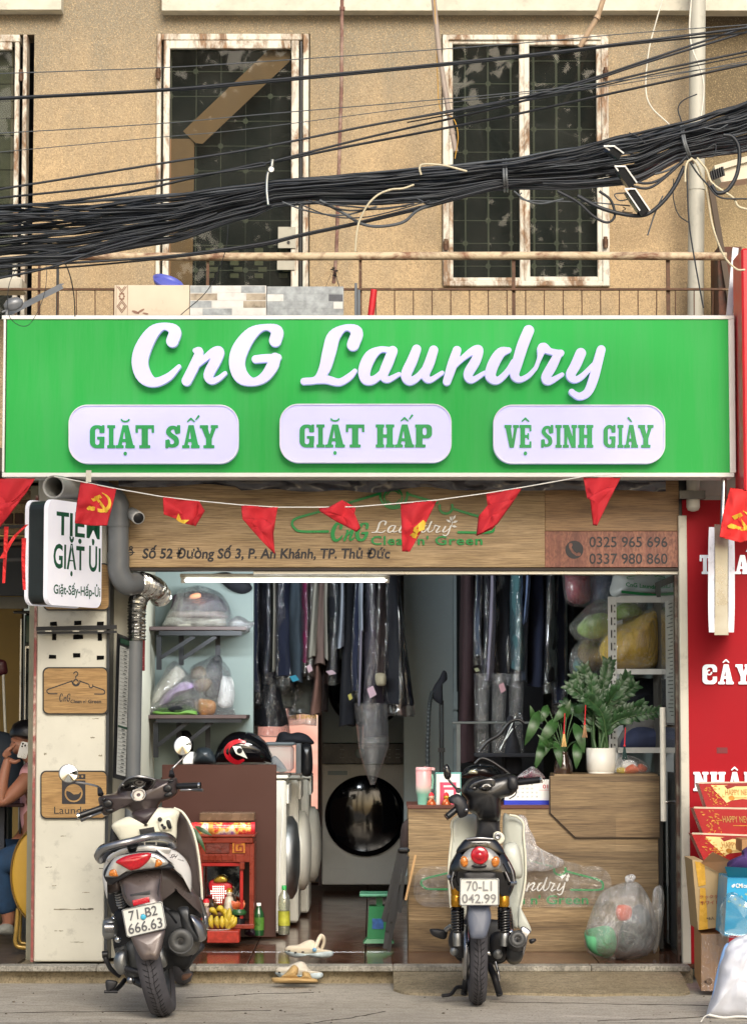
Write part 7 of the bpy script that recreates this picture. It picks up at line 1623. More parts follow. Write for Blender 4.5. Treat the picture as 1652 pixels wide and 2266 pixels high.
b = MB(); b.lathe([(.04,0),(.045,.015),(.03,.03)],P(528,2024,YH + .04),n=18); b.build('green_base',mat('dark_green_base','#28502c',.3),lo_)
b = MB(); b.lathe([(.036,0),(.038,.03)],P(528,2044,YH + .04),n=18); b.build('black_base',M_black,lo_)
ba = thing('banana_bunch','bunch of yellow bananas on a white plate before the altar','bananas',P(488,2056,YH - .04)); M_ban = mat('banana_skin','#b8a02e',.5,var=.3,scale=18,dirt=.5)
for k,(x0,y0,x1,y1,x2,y2) in enumerate(((457,2026,453,2040,460,2054),(468,2026,466,2040,470,2054),(480,2028,479,2040,483,2054),(491,2028,491,2042,492,2054),(500,2022,502,2040,500,2054),(508,2010,506,2030,500,2050),(522,2030,516,2045,503,2055),(516,2026,512,2040,500,2052),(464,2018,470,2014,480,2024),(480,2014,488,2010,494,2024),(497,2012,499,2020,497,2034))):
    Yb = YH - .06 + .04 * (k > 7); pp = [Vector(v) for v in cr([tuple(P(x0,y0,Yb)),tuple(P(x1,y1,Yb - .015)),tuple(P(x2,y2,Yb))],5)]; n_ = len(pp)
    b = MB(); b.tube(pp,[max(.004,.0165 * math.sin(math.pi * (.12 + .8 * i / (n_ - 1)))) for i in range(n_)],8); b.build('banana',M_ban,ba)
b = MB(); b.lathe([(.04,0),(.075,.01),(.078,.013),(.04,.004)],P(480,2060,YH - .05),n=28); b.build('plate',M_white,ba)
b = MB(); b.pbox(458,2061,529,2087,YH - .16,.14,.003); tag(b.build('red_step_box',mat('red_step_box','#a02818',.4,var=.4,scale=40)),'low red box in front of the altar','box')
pr2 = thing('rolled_poster','rolled colourful festive poster in film on the altar roof','rolled poster',P(493,1848,YH)); 
tR = NT('festive_print'); v_ = tR.noise(14,None,3,.7); tR.link(tR.ramp(v_,[(.3,c('#9c1c22')),(.45,c('#c9423a')),(.52,c('#e0b048')),(.6,c('#d8c8b0')),(.7,c('#8c5a9c'))]),tR.b.inputs['Base Color']); tR.b.inputs['Roughness'].default_value = .15
a_,q_ = P(424,1834,YH + .03),P(563,1835,YH + .03)
b = MB(); b.tube([a_,q_],.036,20); b.build('roll',tR.m,pr2)
for x,w_,mt in ((462,10,'gold_print'),(430,6,'red_print'),(556,8,'red_print')): b = MB(); b.tube([P(x,1834,YH + .03),P(x + w_,1834,YH + .03)],.0368,20); b.build('band',MATS[mt],pr2)
b = MB(); b.pbox(441,1799,563,1817,YH + .05,.16,.004); tag(b.build('wrapped_packet',mat('brown_wrapped_packet','#6a5340',.25,var=.4,scale=14)),'flat film wrapped packet on top of the rolled poster','packet')
b = MB(); 
for (x0,y0,x1,y1) in ((428,1830,455,1886),(425,1835,440,1862),(430,1828,470,1850)): leafblade(b,P(x0,y0,13.3),P(x1,y1,13.28),.012,n=6)
tag(b.build('leafy_twig',M_leafd),'dark green leaves poking out in front of the altar roof','twig')
# bottles
def bottle(label,x,y0,Y,prof,mt,cap,capmt,extra=None):
    t_ = thing('bottle',label,'bottle',P(x,y0,Y)); p0 = P(x,y0,Y); b_ = MB(); b_.lathe(prof,p0,n=24); b_.build('body',mt,t_)
    b_ = MB(); r_,h0,h1 = cap; b_.lathe([(r_,h0),(r_,h1),(.001,h1)],p0,n=18); b_.build('cap',capmt,t_)
    if extra: b_ = MB(); b_.lathe([(extra[0],extra[1]),(extra[0],extra[2])],p0,n=24,cap=False); b_.build('label_band',extra[3],t_)
bottle('green tea bottle with a white cap beside the altar',572,2070,13.65,[(.028,0),(.03,.01),(.03,.11),(.027,.125),(.012,.155),(.012,.165)],mat('green_bottle','#1c4a28',.1,coat=.4,var=.3),(.013,.162,.178),M_white,(.0305,.03,.1,mat('tea_label','#4c7a30',.3,var=.7,scale=30)))
bottle('tall clear dish soap bottle with a green cap on the tiles',628,2068,13.68,[(.03,0),(.032,.02),(.03,.12),(.033,.17),(.03,.21),(.012,.24),(.011,.25)],film_mat('clear_bottle',(.75,.78,.6,1),.15,.7,0,.04,.1),(.013,.245,.27),mat('green_cap','#2c9a48',.3),(.0335,.05,.13,mat('yellow_soap_label','#a8a838',.4,var=.5,scale=20)))
b = MB(); b.lathe([(.029,.002),(.031,.02),(.029,.07),(.001,.071)],P(628,2068,13.68),n=20); tag(b.build('liquid_soap',mat('olive_soap','#6a6a1c',.2)),'olive green liquid in the dish soap bottle','liquid')
item('purple_film_bag','dark purple bag beside the tea bottle','bag',[(542,2068),(545,2050),(556,2040),(564,2050),(568,2070)],13.66,.04,.05,mat('dark_purple_film','#2c1c30',.25,coat=.4),wr=.008)
# green scale and folded stand
M_sc = mat('green_enamel','#1c7a4a',.35,var=.1)
ks = thing('kitchen_scale','green spring scale with a flat pan near the counter','scale',P(834,2088,13.5)); YZ = 13.45
b = MB(); b.poly([P(816,2006,YZ),P(858,2006,YZ),P(862,2078,YZ),P(812,2078,YZ)],(0,.14,0)); b.build('housing',M_sc,ks)
b = MB(); b.poly([P(811,2078.4,YZ - .004),P(864,2078.4,YZ - .004),P(872,2088,YZ - .01),P(803,2088,YZ - .01)],(0,.16,0)); b.build('foot',M_sc,ks)
b = MB(); b.pbox(795,1979,862,1985,YZ - .03,.22,.004); b.build('pan',mat('pale_green_pan','#4c8a6c',.3),ks)
b = MB(); b.pbox(832,1985.5,846,2006,YZ + .04,.05); b.build('column',M_sc,ks)
b = MB(); b.pbox(823,2033,848,2056,YZ - .003,.003); b.build('maker_label',mat('blue_label','#2a5a9a',.4,var=.5,scale=50),ks)
fs = thing('folded_stand','folded black metal stand leaning against the counter end','folding stand',P(868,2108,13.12)); 
for (x0,y0,x1,y1,r) in ((884,1880,850,2040,.014),(893,1880,866,2040,.013),(902,1895,858,2105,.012),(888,1885,856,2060,.012),(898,1880,884,2020,.012),(880,1895,846,2035,.010),(862,2020,852,2100,.018),(872,2010,860,2106,.014)):
    b = MB(); b.bar(P(x0,y0,13.1 + r),P(x1,y1,13.06 + r * 2),r * 2,r * 1.4); b.build('bar',M_blackm,fs)
b = MB(); b.pbox(880,1876,906,1888,13.08,.06,.01); b.build('hinge_block',M_black,fs)
b = MB(); blob(b,[(884,1884),(888,1830),(900,1812),(908,1815),(909,1880)],13.25,.04,.04,.006); b.build('cloth_cover',dbrown,fs)
b = MB(); b.bar(P(919,1892,13.06),P(897,1992,13.04),.017,.012); tag(b.build('wooden_stick',mat('pale_wood','#c29a68',.6)),'pale wooden stick leaning beside the folded black stand','stick')
# rubbish bag
tb_ = thing('rubbish_bag','knotted clear rubbish bag with green cloth on the threshold','rubbish bag',P(1370,2120,12.75)); Z8 = lambda x,y: (1198.4 + .2745 * x,1814 + .2745 * y)
out = cr([Z8(*p) for p in ((680,500),(560,540),(470,600),(420,690),(375,810),(342,930),(350,1030),(400,1090),(520,1120),(690,1125),(830,1100),(900,1030),(935,900),(915,770),(860,620),(790,520),(735,495))],6,True)
b = MB(); creased(b,out,lambda x,y,d_: P(x,y,12.8 + d_),.16,.16,6,.028,2,10,Z8(708,470)); b.build('bag',M_wrap_hazy,tb_)
b = MB(); blob(b,[Z8(*p) for p in ((680,505),(668,470),(690,445),(735,442),(750,470),(735,500))],12.76,.02,.03,.006,30); b.build('knot',film_mat('knotted_film',(.8,.8,.82,1),.2,.8,40,.15,.6),tb_)
b = MB(); blob(b,[Z8(*p) for p in ((350,1020),(360,890),(440,875),(530,870),(580,930),(600,1060),(540,1110),(430,1090))],12.78,.09,.08,.02,12); b.build('green_cloth',cloth_mat('mint_green_cloth','#5aa878'),tb_)
b = MB(); blob(b,[Z8(*p) for p in ((595,750),(610,695),(660,684),(715,700),(722,760),(690,805),(620,810))],12.72,.02,.03,.004); b.build('red_packet',mat('coral_packet','#d8583c',.5),tb_)
b = MB(); blob(b,[Z8(*p) for p in ((600,1100),(640,900),(700,760),(800,700),(880,800),(900,960),(840,1090),(720,1115))],12.82,.06,.08,.03,12); b.build('dark_contents',mat('dark_waste','#4c5656',.5,var=.6,scale=14),tb_)
b = MB(); creased(b,cr([Z8(*p) for p in ((900,560),(960,530),(985,620),(975,800),(945,1000),(900,1080),(870,900),(880,700))],5,True),lambda x,y,d_: P(x,y,12.95 + d_),.05,.06,8,.02,7,6,Z8(960,500)); tag(b.build('film_bag',M_wrap_hazy),'second crumpled film bag wedged behind the rubbish bag','bag')
# slippers
M_clog = mat('cream_clog_foam','#d6cab4',.6,var=.04); M_clogs = mat('blue_white_marbled_sole','#bccbd0',.6,var=.4,scale=26); Z6 = lambda x,y: (419.5 + .1922 * x,1785.7 + .1922 * y)
def clog(label,dx,dy,k,Y,strap,name='clog',mtop=None,grp='clogs by the threshold'):
    X0 = lambda p: (Z6(*p)[0] * k + dx,Z6(*p)[1] * k + dy)
    t_ = thing(name,label,'clog',P(*X0((1370,1740)),Y),grp); F_ = lambda x,y,d_: P(x,y,Y + d_); m1 = mtop or M_clog
    b_ = MB(); b_.pillow(cr([X0(p) for p in ((1095,1660),(1110,1690),(1180,1730),(1260,1735),(1340,1718),(1420,1735),(1560,1742),(1640,1720),(1655,1680),(1620,1655),(1500,1670),(1350,1690),(1200,1690))],4,True),F_,.05,.05,4); b_.build('sole',M_clogs,t_)
    b_ = MB(); b_.pillow(cr([X0(p) for p in ((1098,1655),(1110,1615),(1150,1596),(1240,1590),(1330,1545),(1400,1530),(1450,1560),(1480,1610),(1520,1640),(1600,1650),(1645,1668),(1560,1706),(1400,1708),(1200,1714))],4,True),F_,.045,.045,5); b_.build('upper',m1,t_)
    if strap:
        b_ = MB(); pp = [X0(p) for p in ((1440,1645),(1462,1590),(1490,1520),(1515,1488),(1540,1510),(1545,1560),(1520,1640))]
        b_.tube([Vector(v) for v in cr([tuple(P(x,y,Y - .04 + .015 * i)) for i,(x,y) in enumerate(pp)],5)],.009,8,flat=1.4); b_.build('heel_strap',m1,t_)
        b_ = MB(); b_.lathe([(.011,0),(.011,.004),(.001,.005)],P(*X0((1436,1645)),Y - .05),(0,-1,0),16); b_.build('button',mat('blue_button','#6c9cc0',.4),t_)
    for x,y in ((1140,1660),(1215,1678),(1300,1672)): b_ = MB(); b_.pillow([X0(p) for p in ((x - 14,y + 10),(x - 8,y - 10),(x + 16,y - 8),(x + 18,y + 8))],lambda a,e,d_: P(a,e,Y - .043 + d_),.003,.003,2); b_.build('vent_hole',M_black,t_)
clog('white clog with blue marbled sole and raised heel strap on the tiles',0,0,1,12.66,1)
clog('white clog partly behind the tan sandal below the curb',-11.5,79,.985,12.47,0,mtop=mat('cream_print_clog','#d0c8b8',.6,var=.1,scale=30))
sd_ = thing('sandal','tan two strap sandal lying on the concrete below the curb','sandal',P(651,2168,12.33)); M_tan = mat('tan_foam','#b89a68',.6,var=.04)
b = MB(); b.pillow(cr([Z6(*p) for p in ((940,1960),(960,1940),(1100,1935),(1300,1940),(1440,1950),(1472,1970),(1450,1995),(1200,2002),(980,1998))],4,True),lambda x,y,d_: P(x,y + 5,12.33 + d_),.05,.06,4); b.build('sole',M_tan,sd_)
b = MB(); b.pillow(cr([Z6(*p) for p in ((1050,1945),(1110,1880),(1170,1810),(1210,1795),(1250,1830),(1245,1890),(1230,1920),(1250,1950))],4,True),lambda x,y,d_: P(x,y + 5,12.33 + d_),.045,.05,4); b.pillow(cr([Z6(*p) for p in ((1300,1870),(1370,1880),(1400,1930),(1400,1960),(1250,1955),(1290,1925))],4,True),lambda x,y,d_: P(x,y + 5,12.33 + d_),.045,.05,4); b.build('straps',M_tan,sd_)
# ================================================================== motor scooters
M_tyre = mat('tyre_rubber','#46454a',.8,var=.3,scale=16,bump=.25,dirt=.2); M_tread = mat('tread_groove','#17171a',.9)
M_gb = mat('gloss_black_paint','#0d0d0f',.12,coat=.7,var=.1); M_mb = mat('matt_black_plastic','#202126',.5,var=.2); M_brn = mat('metallic_brown_paint','#574d4b',.3,.3,var=.06,coat=.5)
M_wp = mat('white_paint','#f2f1ee',.2,coat=.5,var=.03,dirt=.12); M_iv = mat('ivory_plastic','#dedcc9',.3,var=.04); M_rl2 = mat('red_lens','#b40d1e',.08,coat=.8,var=.3,scale=70); M_al2 = mat('amber_lens','#c9782a',.1,coat=.7,var=.5,scale=90)
M_cl = mat('clear_lens_grey','#a9a8a4',.1,.35,coat=.7,var=.25,scale=30); M_plate = mat('number_plate_white','#d4d6d0',.35,var=.04,dirt=.1); M_ptxt = mat('plate_digits','#5b5c60',.5,var=.4,scale=60); M_slv = metal_mat('silver_paint','#a9aaad',.3)
M_mir = metal_mat('mirror_glass','#d9dddc',.02)
a6 = lambda x,y: (170 + .2745 * x,1814 + .2745 * y); a1 = lambda x,y: (.2745 * x,1474 + .2745 * y); a8 = lambda x,y: (198.4 + .1716 * x,1757.4 + .1716 * y)
b7 = lambda x,y: (793.7 + .2745 * x,1814 + .2745 * y); b4 = lambda x,y: (907 + .2745 * x,1473.9 + .2745 * y)
class Ride:
    def __init__(s,root,cv): s.r = root; s.cv = cv
    def pts(s,p,cv): cv = cv or s.cv; return [cv(*q) for q in p]
    def pan(s,name,p,Y,mt,bulge=.02,thick=.03,cv=None,n=5,tilt=(0,0),par=None,lab=None,rings=5,sharp=False):
        q = s.pts(p,cv); cy = sum(a[1] for a in q) / len(q); cx = sum(a[0] for a in q) / len(q)
        F = lambda x,y,d_: P(x,y,Y + d_ - (y - cy) / 460 * tilt[1] + (x - cx) / 460 * tilt[0])
        b_ = MB(); b_.pillow(q if sharp else cr(q,n,True),F,bulge,thick,rings,pw=.6); return b_.build(name,mt,par or s.r,lab)
    def pl(s,name,p,r,mt,cv=None,par=None,n=8,seg=6,flat=1.0):
        cv = cv or s.cv; v = [tuple(P(*cv(q[0],q[1]),q[2])) for q in p]; L = len(v); path = [Vector(a) for a in cr(v,seg)] if seg > 1 and L > 2 else [Vector(a) for a in v]
        rr = r if not isinstance(r,(list,tuple)) else list(np.interp(np.linspace(0,1,len(path)),np.linspace(0,1,len(r)),r))
        b_ = MB(); b_.tube(path,rr,n,flat=flat); return b_.build(name,mt,par or s.r)
    def lt(s,name,c_,Y,prof,ax,mt,cv=None,n=24,par=None): b_ = MB(); b_.lathe(prof,P(*(cv or s.cv)(*c_),Y),ax,n); return b_.build(name,mt,par or s.r)
    def text(s,name,t,q0,q1,q2,Y,mt,par,bold=.02,cv=None,lift=.002,shear=0):
        cv = cv or s.cv; O = P(*cv(*q0),Y); b_ = MB(); text_uv(b_,t,O,P(*cv(*q1),Y) - O,P(*cv(*q2),Y) - O,lift=lift,bold=bold,shear=shear); return b_.build(name,mt,par)
    def wheel(s,X,Y,R_,w,lean=0,rim=M_alu):
        ax = Vector((math.cos(lean),0,math.sin(lean))); up = Vector((-math.sin(lean),0,math.cos(lean))); C_ = Vector((X,Y,0)) + up * R_ + Vector((0,0,.0))
        wl = MB().lathe([(R_ - .075,-w * .36),(R_ - .045,-w * .5),(R_ - .02,-w * .46),(R_ - .004,-w * .22),(R_,0),(R_ - .004,w * .22),(R_ - .02,w * .46),(R_ - .045,w * .5),(R_ - .075,w * .36)],C_,ax,56,cap=False).build('wheel',M_tyre,s.r)
        g = MB()
        def pt(a,h): rr = R_ + .0012 - .004 * (abs(h) / (w * .22)) ** 2 * 1.0 - max(0,abs(h) - w * .22) * .55; return C_ + ax * h + (Vector((0,-1,0)) * math.cos(a) + up * math.sin(a)) * rr
        for k in range(-11,12):
            a = -.25 + k * .105
            for sd in (-1,1): g.tube([pt(a + .02,sd * w * .04),pt(a + .06,sd * w * .2),pt(a + .13,sd * w * .4)],[.0012,.0022,.0012],4)
        for h in (-w * .09,w * .09): g.tube([pt(-1.4 + i * .1,h + .003 * math.sin(i * 1.1)) for i in range(26)],.0012,4)
        tag(g.build('tread',M_tread,wl),kind='stuff')
        rm = MB(); rm.lathe([(R_ - .072,-w * .34),(R_ - .085,-w * .34),(R_ - .085,w * .34),(R_ - .072,w * .34)],C_,ax,48,cap=False); rm.lathe([(.04,-w * .5),(.05,-w * .4),(.05,w * .4),(.04,w * .5)],C_,ax,24)
        for k in range(5):
            a = k * 1.2566 + .3; d_ = Vector((0,-1,0)) * math.cos(a) + up * math.sin(a); rm.bar(C_ + d_ * .04,C_ + d_ * (R_ - .08),.03,.02,ax)
        rm.build('rim',rim,wl); return C_
def spring(rd,name,pa,pb,r,turns,mt,wire_r=.005):
    A_,B_ = pa,pb; d_ = (B_ - A_); u = d_.orthogonal().normalized(); w = d_.normalized().cross(u); L = turns * 10
    b_ = MB(); b_.tube([A_ + d_ * (i / L) + u * r * math.cos(2 * math.pi * i / 10) + w * r * math.sin(2 * math.pi * i / 10) for i in range(L + 1)],wire_r,6); return b_.build(name,mt,rd.r)

# ------------------------------- left scooter (leaning on its side stand)
YA = 11.23; sa = thing('scooter','white and brown scooter leaning on its side stand, plate 71-B2 666.63','scooter',P(362,2240,YA)); A = Ride(sa,a6)
LE = R(11.6); X0 = P(365,2240,YA).x
CA = A.wheel(X0,YA,.265,.112,LE)
up = Vector((-math.sin(LE),0,math.cos(LE))); axA = Vector((math.cos(LE),0,math.sin(LE)))
fa = CA + Vector((0,1.2,0)) + axA * .0; b = MB(); b.lathe([(.19,-.03),(.225,-.045),(.25,-.03),(.26,0),(.25,.03),(.225,.045),(.19,.03)],fa,axA,40,cap=False); b.build('front_wheel',M_tyre,sa)
A.pan('rear_mudguard',[(440,960),(470,930),(690,880),(700,960),(655,1120),(590,1130),(520,1122)],10.93,M_brn,.02,.04,tilt=(0,.25))
A.pan('engine_block',[(300,760),(420,700),(700,720),(860,760),(960,900),(930,1100),(880,1200),(760,1190),(560,1330),(420,1300),(330,1130),(290,980)],11.36,mat('dark_engine','#24262a',.55,.3,var=.6,scale=20,dirt=.4),.03,.3)
A.pan('gearbox_cover',[(205,850),(225,800),(290,790),(325,830),(330,930),(290,965),(215,950)],11.22,M_alu,.05,.08)
A.pl('cover_glass',[(228,870,11.17),(300,870,11.17)],.022,M_slv); A.lt('bolt',(296,800),11.2,[(.01,-.01),(.011,.0),(.001,.002)],(0,-1,0),M_chrome); A.lt('bolt',(330,968),11.18,[(.014,-.02),(.015,.0),(.001,.002)],(0,-1,0),M_chrome)
A.pan('crankcase',[(298,1120),(330,1060),(395,1050),(412,1150),(405,1230),(350,1250),(310,1210)],11.2,M_alu,.05,.07); A.pl('drive_cover',[(360,1020,11.26),(420,1180,11.26),(470,1260,11.26)],.035,mat('dark_alu','#55585a',.5,.5,dirt=.4))
A.pan('rear_hub',[(400,1000),(470,980),(500,1100),(540,1240),(440,1260),(410,1150)],11.24,mat('dark_alu',''),.03,.05)
A.pl('brake_arm',[(395,1200,11.12),(480,1225,11.1),(540,1250,11.1)],.014,M_mb); A.lt('axle_nut',(432,1296),11.12,[(.016,-.02),(.017,0),(.001,.002)],(0,-1,0),M_slv)
A.pl('centre_stand',[(470,1300,11.15),(540,1330,11.12),(560,1290,11.2)],.018,M_mb)
A.pl('kick_lever',[(225,1090,11.3),(240,1140,11.3),(280,1210,11.32),(345,1262,11.35)],[.012,.011,.011,.01],M_mb); A.pl('lever_pad',[(205,1088,11.3),(250,1084,11.3)],.017,M_black)
ss = A.pl('side_stand',[(388,1290,11.4),(350,1340,11.35),(300,1385,11.3)],.011,M_mb); A.pan('foot',[(236,1296),(325,1304),(312,1350),(262,1388),(240,1385)],11.3,M_mb,.01,.012,par=ss)
A.pl('side_stand_bar',[(220,1388,11.3),(330,1388,11.3)],.007,M_mb)
# body
A.pan('under_tray',[(250,600),(330,540),(700,480),(900,520),(960,640),(1000,760),(880,800),(700,700),(400,720),(290,760)],11.42,M_mb,.02,.3)
A.pan('side_cover',[(640,420),(760,400),(900,500),(950,580),(990,640),(1010,760),(960,720),(880,600),(760,480),(700,480),(672,520),(680,600),(660,680),(630,560)],11.28,M_brn,.03,.12,tilt=(.6,0))
A.pan('side_cover',[(250,480),(330,470),(350,560),(300,590),(262,600),(240,560)],11.26,M_brn,.03,.12,tilt=(-.5,0))
A.pan('white_side_panel',[(640,240),(760,236),(850,290),(905,370),(925,460),(920,590),(900,500),(850,470),(780,400),(740,330),(650,262)],11.2,M_wp,.04,.2,tilt=(1.5,0))
A.pan('white_side_panel',[(215,380),(250,300),(300,265),(270,350),(225,430),(240,520),(245,640),(222,560),(205,470)],11.2,M_wp,.03,.2,tilt=(-1.2,0))
A.pan('tail_top',[(240,330),(300,265),(400,226),(560,206),(660,216),(760,238),(700,300),(560,290),(400,300),(300,340)],11.1,M_wp,.04,.25,tilt=(0,-1.2))
A.pan('tail_centre',[(330,440),(500,400),(650,370),(690,440),(680,560),(690,640),(680,720),(560,760),(430,700),(372,620),(350,520)],11.02,M_brn,.035,.12,tilt=(0,.5))
A.pan('plate_recess',[(430,602),(590,570),(600,640),(440,690)],10.975,M_mb,.004,.02,sharp=True)
lamp = A.pan('tail_lamp',[(214,440),(250,360),(320,296),(440,262),(590,250),(700,290),(752,350),(786,385),(740,400),(640,400),(560,412),(460,430),(380,470),(290,520),(250,515)],11.02,M_mb,.04,.12,n=6)
A.pan('clear_lens',[(232,440),(300,310),(430,275),(590,262),(690,300),(738,352),(650,384),(500,405),(350,432),(330,462),(240,462)],10.975,M_cl,.014,.03,par=lamp)
A.pan('red_lens',[(312,340),(380,296),(470,274),(560,264),(602,276),(580,330),(520,385),(470,405),(425,408),(360,372)],10.965,M_rl2,.02,.02,par=lamp)
A.pan('amber_lens',[(640,320),(668,318),(690,345),(680,368),(630,384),(632,350)],10.965,M_al2,.012,.02,par=lamp); A.pan('amber_lens',[(268,408),(310,400),(326,432),(328,458),(262,452)],10.965,M_al2,.012,.02,par=lamp)
A.pan('red_reflector',[(446,652),(582,620),(590,664),(456,696)],10.955,mat('red_reflector','#c0142a',.15,coat=.5,bump=.4,bscale=300),.003,.01,sharp=True)
pq = [(362,730),(378,722),(670,658),(690,668),(722,850),(712,880),(420,950),(400,940)]
pt = A.pan('number_plate',pq,10.93,M_plate,.001,.003,sharp=True)
b = MB(); 
for i in range(8): a_,q_ = a6(*pq[i]),a6(*pq[(i + 1) % 8]); cxy = (318,2035); f = .965; b.bar(P(cxy[0] + (a_[0] - cxy[0]) * f,cxy[1] + (a_[1] - cxy[1]) * f,10.926),P(cxy[0] + (q_[0] - cxy[0]) * f,cxy[1] + (q_[1] - cxy[1]) * f,10.926),.0025,.002,(0,-1,0))
b.build('plate_border',M_ptxt,pt)
A.text('plate_number','71-B2',(424,818),(652,768),(414,738),10.927,M_ptxt,pt,.012); A.text('plate_number','666.63',(420,926),(694,868),(410,842),10.927,M_ptxt,pt,.012)
A.lt('blue_sticker',(535,785),10.925,[(.0125,0),(.0125,.001),(.001,.001)],(0,-1,0),mat('sky_blue_sticker','#4ab4d4',.5),par=pt)
A.text('model_script','SH',(748,306),(806,314),(758,274),11.09,M_black,sa,.02,shear=.4,lift=.004); A.text('model_script','mode',(812,322),(862,338),(814,308),11.09,M_black,sa,.02,shear=.2,lift=.004)
A.pl('panel_gap',[(640,244,11.03),(700,300,11.02),(760,380,11.02),(840,450,11.04)],.0022,M_black); A.pl('panel_gap',[(372,520,10.985),(385,600,10.98),(440,700,10.975)],.002,M_black); A.pl('panel_gap',[(670,480,10.985),(655,600,10.98),(672,690,10.97)],.002,M_black)
gr = A.pl('grab_rail',[(186,330,11.2),(172,290,11.08),(215,232,11.03),(330,198,11.0),(450,170,11.0),(560,142,11.0),(680,132,11.05),(760,158,11.12),(785,205,11.25)],[.014,.02,.02,.018,.017,.018,.021,.02,.014],M_slv,flat=1.0)
A.pl('rail_foot',[(186,330,11.2),(215,320,11.25),(250,270,11.3)],.015,M_mb); A.pl('rail_foot',[(785,205,11.25),(720,222,11.3),(680,236,11.3)],.016,M_slv); A.pl('rail_mount',[(452,240,11.08),(446,190,11.03)],.028,M_mb)
for x in (548,640): A.pl('rail_stud',[(x,205,11.0),(x - 4,176,11.0)],.004,M_chrome)
A.pan('seat',[(250,250),(400,205),(560,180),(700,185),(760,210),(640,235),(400,250),(270,290)],11.35,mat('black_seat_vinyl','#121214',.45),.12,.5,tilt=(0,-1))
spring(A,'shock_spring',P(*a6(340,575),11.3),P(*a6(362,700),11.32),.018,6,M_slv,.006)
# exhaust on the right
mx = A.pl('muffler',[(838,980,11.05),(850,985,11.2),(900,1000,11.6)],[.056,.066,.064],mat('muffler_dark','#3a3c3f',.4,.5,dirt=.2),n=24); A.lt('muffler_cap',(835,978),11.05,[(.054,0),(.05,.006),(.018,.008),(.014,-.01),(.001,-.01)],(0,-1,0),mat('muffler_cap','#4c4d4d',.5,.4)); A.lt('muffler_hole',(840,980),11.038,[(.012,0),(.001,.0005)],(0,-1,0),M_black)
A.pan('heat_shield',[(905,770),(960,775),(1020,830),(1048,900),(1040,960),(1000,985),(975,970),(940,880)],11.12,M_slv,.05,.1,tilt=(.5,0)); A.pan('muffler_strap',[(815,710),(895,700),(905,760),(930,860),(985,965),(960,985),(880,960),(845,860),(830,780)],11.1,mat('muffler_dark',''),.03,.05); A.pan('belt_case',[(760,1090),(980,990),(1030,1030),(960,1110),(880,1230),(830,1200)],11.5,M_mb,.04,.2)
A.pl('brake_cable',[(700,700,11.0),(750,760,11.05),(800,830,11.1)],.005,M_mb); A.pan('rear_foot',[(850,1250),(925,1240),(900,1280),(850,1296)],11.8,mat('rusty_foot','#7a5a48',.6),.02,.03)
A.pl('passenger_peg',[(985,640,11.6),(1030,780,11.65),(1040,860,11.6)],.014,M_slv); A.pan('floor_side',[(960,620),(985,640),(1010,780),(960,800),(930,700)],11.7,M_mb,.02,.3)
# leg shield and front
A.pan('leg_shield_wing',[(1160,250),(1240,270),(1300,370),(1370,560),(1410,830),(1435,1100),(1450,1340),(1330,1230),(1290,900),(1090,720),(1080,560),(1130,380)],12.05,M_brn,.02,.02,cv=a8,tilt=(-.5,0)); A.pl('shield_edge',[(1085,178,12.0),(1200,238,12.0),(1300,395,11.98),(1368,600,11.97),(1412,850,11.97),(1436,1100,11.97),(1450,1360,11.97)],.006,M_iv,cv=a8)
A.pan('leg_shield_wing',[(275,440),(262,520),(262,640),(330,640),(410,610),(360,520),(310,450)],12.05,M_mb,.02,.02,cv=a8)
ls = A.pan('leg_shield',[(285,430),(300,380),(380,330),(520,290),(640,400),(820,390),(870,185),(980,178),(1100,185),(1160,240),(1130,360),(1100,620),(900,640),(600,650),(420,620),(340,520)],11.98,M_iv,.05,.04,cv=a8,n=6)
kp = A.pan('key_panel',[(890,420),(885,350),(930,330),(1010,300),(1060,340),(1066,440),(1000,465),(920,470)],11.925,M_iv,.008,.012,cv=a8,par=ls); A.pan('switch',[(985,350),(1030,335),(1058,430),(1015,442)],11.915,M_black,.004,.01,cv=a8,par=ls)
for x,y,r in ((905,325,.011),(935,398,.007),(962,430,.009)): A.lt('key_hole',(x,y),11.91,[(r,0),(r * .6,.002),(.0005,.002)],(0,-1,0),M_mb,cv=a8,par=ls)
A.pan('warning_label',[(635,455),(828,420),(846,515),(660,548)],11.918,mat('label_black','#1c1d20',.4,var=.8,scale=120),.001,.004,cv=a8,sharp=True,par=ls)
A.pan('stem_cover',[(560,230),(860,180),(850,300),(830,360),(720,400),(600,410),(570,320)],12.0,mat('dark_brown_plastic','#3b3234',.4),.07,.06,cv=a8)
hc = A.pan('handlebar_cover',[(795,1058),(860,1035),(935,1015),(985,930),(1060,888),(1150,880),(1250,905),(1330,912),(1415,898),(1432,940),(1430,1015),(1390,1060),(1290,1105),(1262,1200),(1250,1280),(1170,1295),(1100,1290),(1088,1220),(1020,1150),(930,1165),(850,1210),(812,1170),(800,1120)],12.1,mat('handlebar_brown','#413838',.32,.25,coat=.4),.07,.08,cv=a1,n=6)
cl_ = A.pan('dash_rim',[(945,1010),(990,925),(1060,888),(1140,882),(1225,902),(1262,925),(1225,1000),(1190,1080),(1130,1112),(1070,1090),(1030,1040)],12.04,M_slv,.02,.05,cv=a1,tilt=(0,-1.3)); A.pan('dash_glass',[(965,1000),(1005,930),(1070,898),(1150,894),(1240,920),(1200,990),(1160,1020),(1060,1020),(1020,1010)],12.01,M_gb,.015,.02,cv=a1,par=cl_,tilt=(0,-1.3))
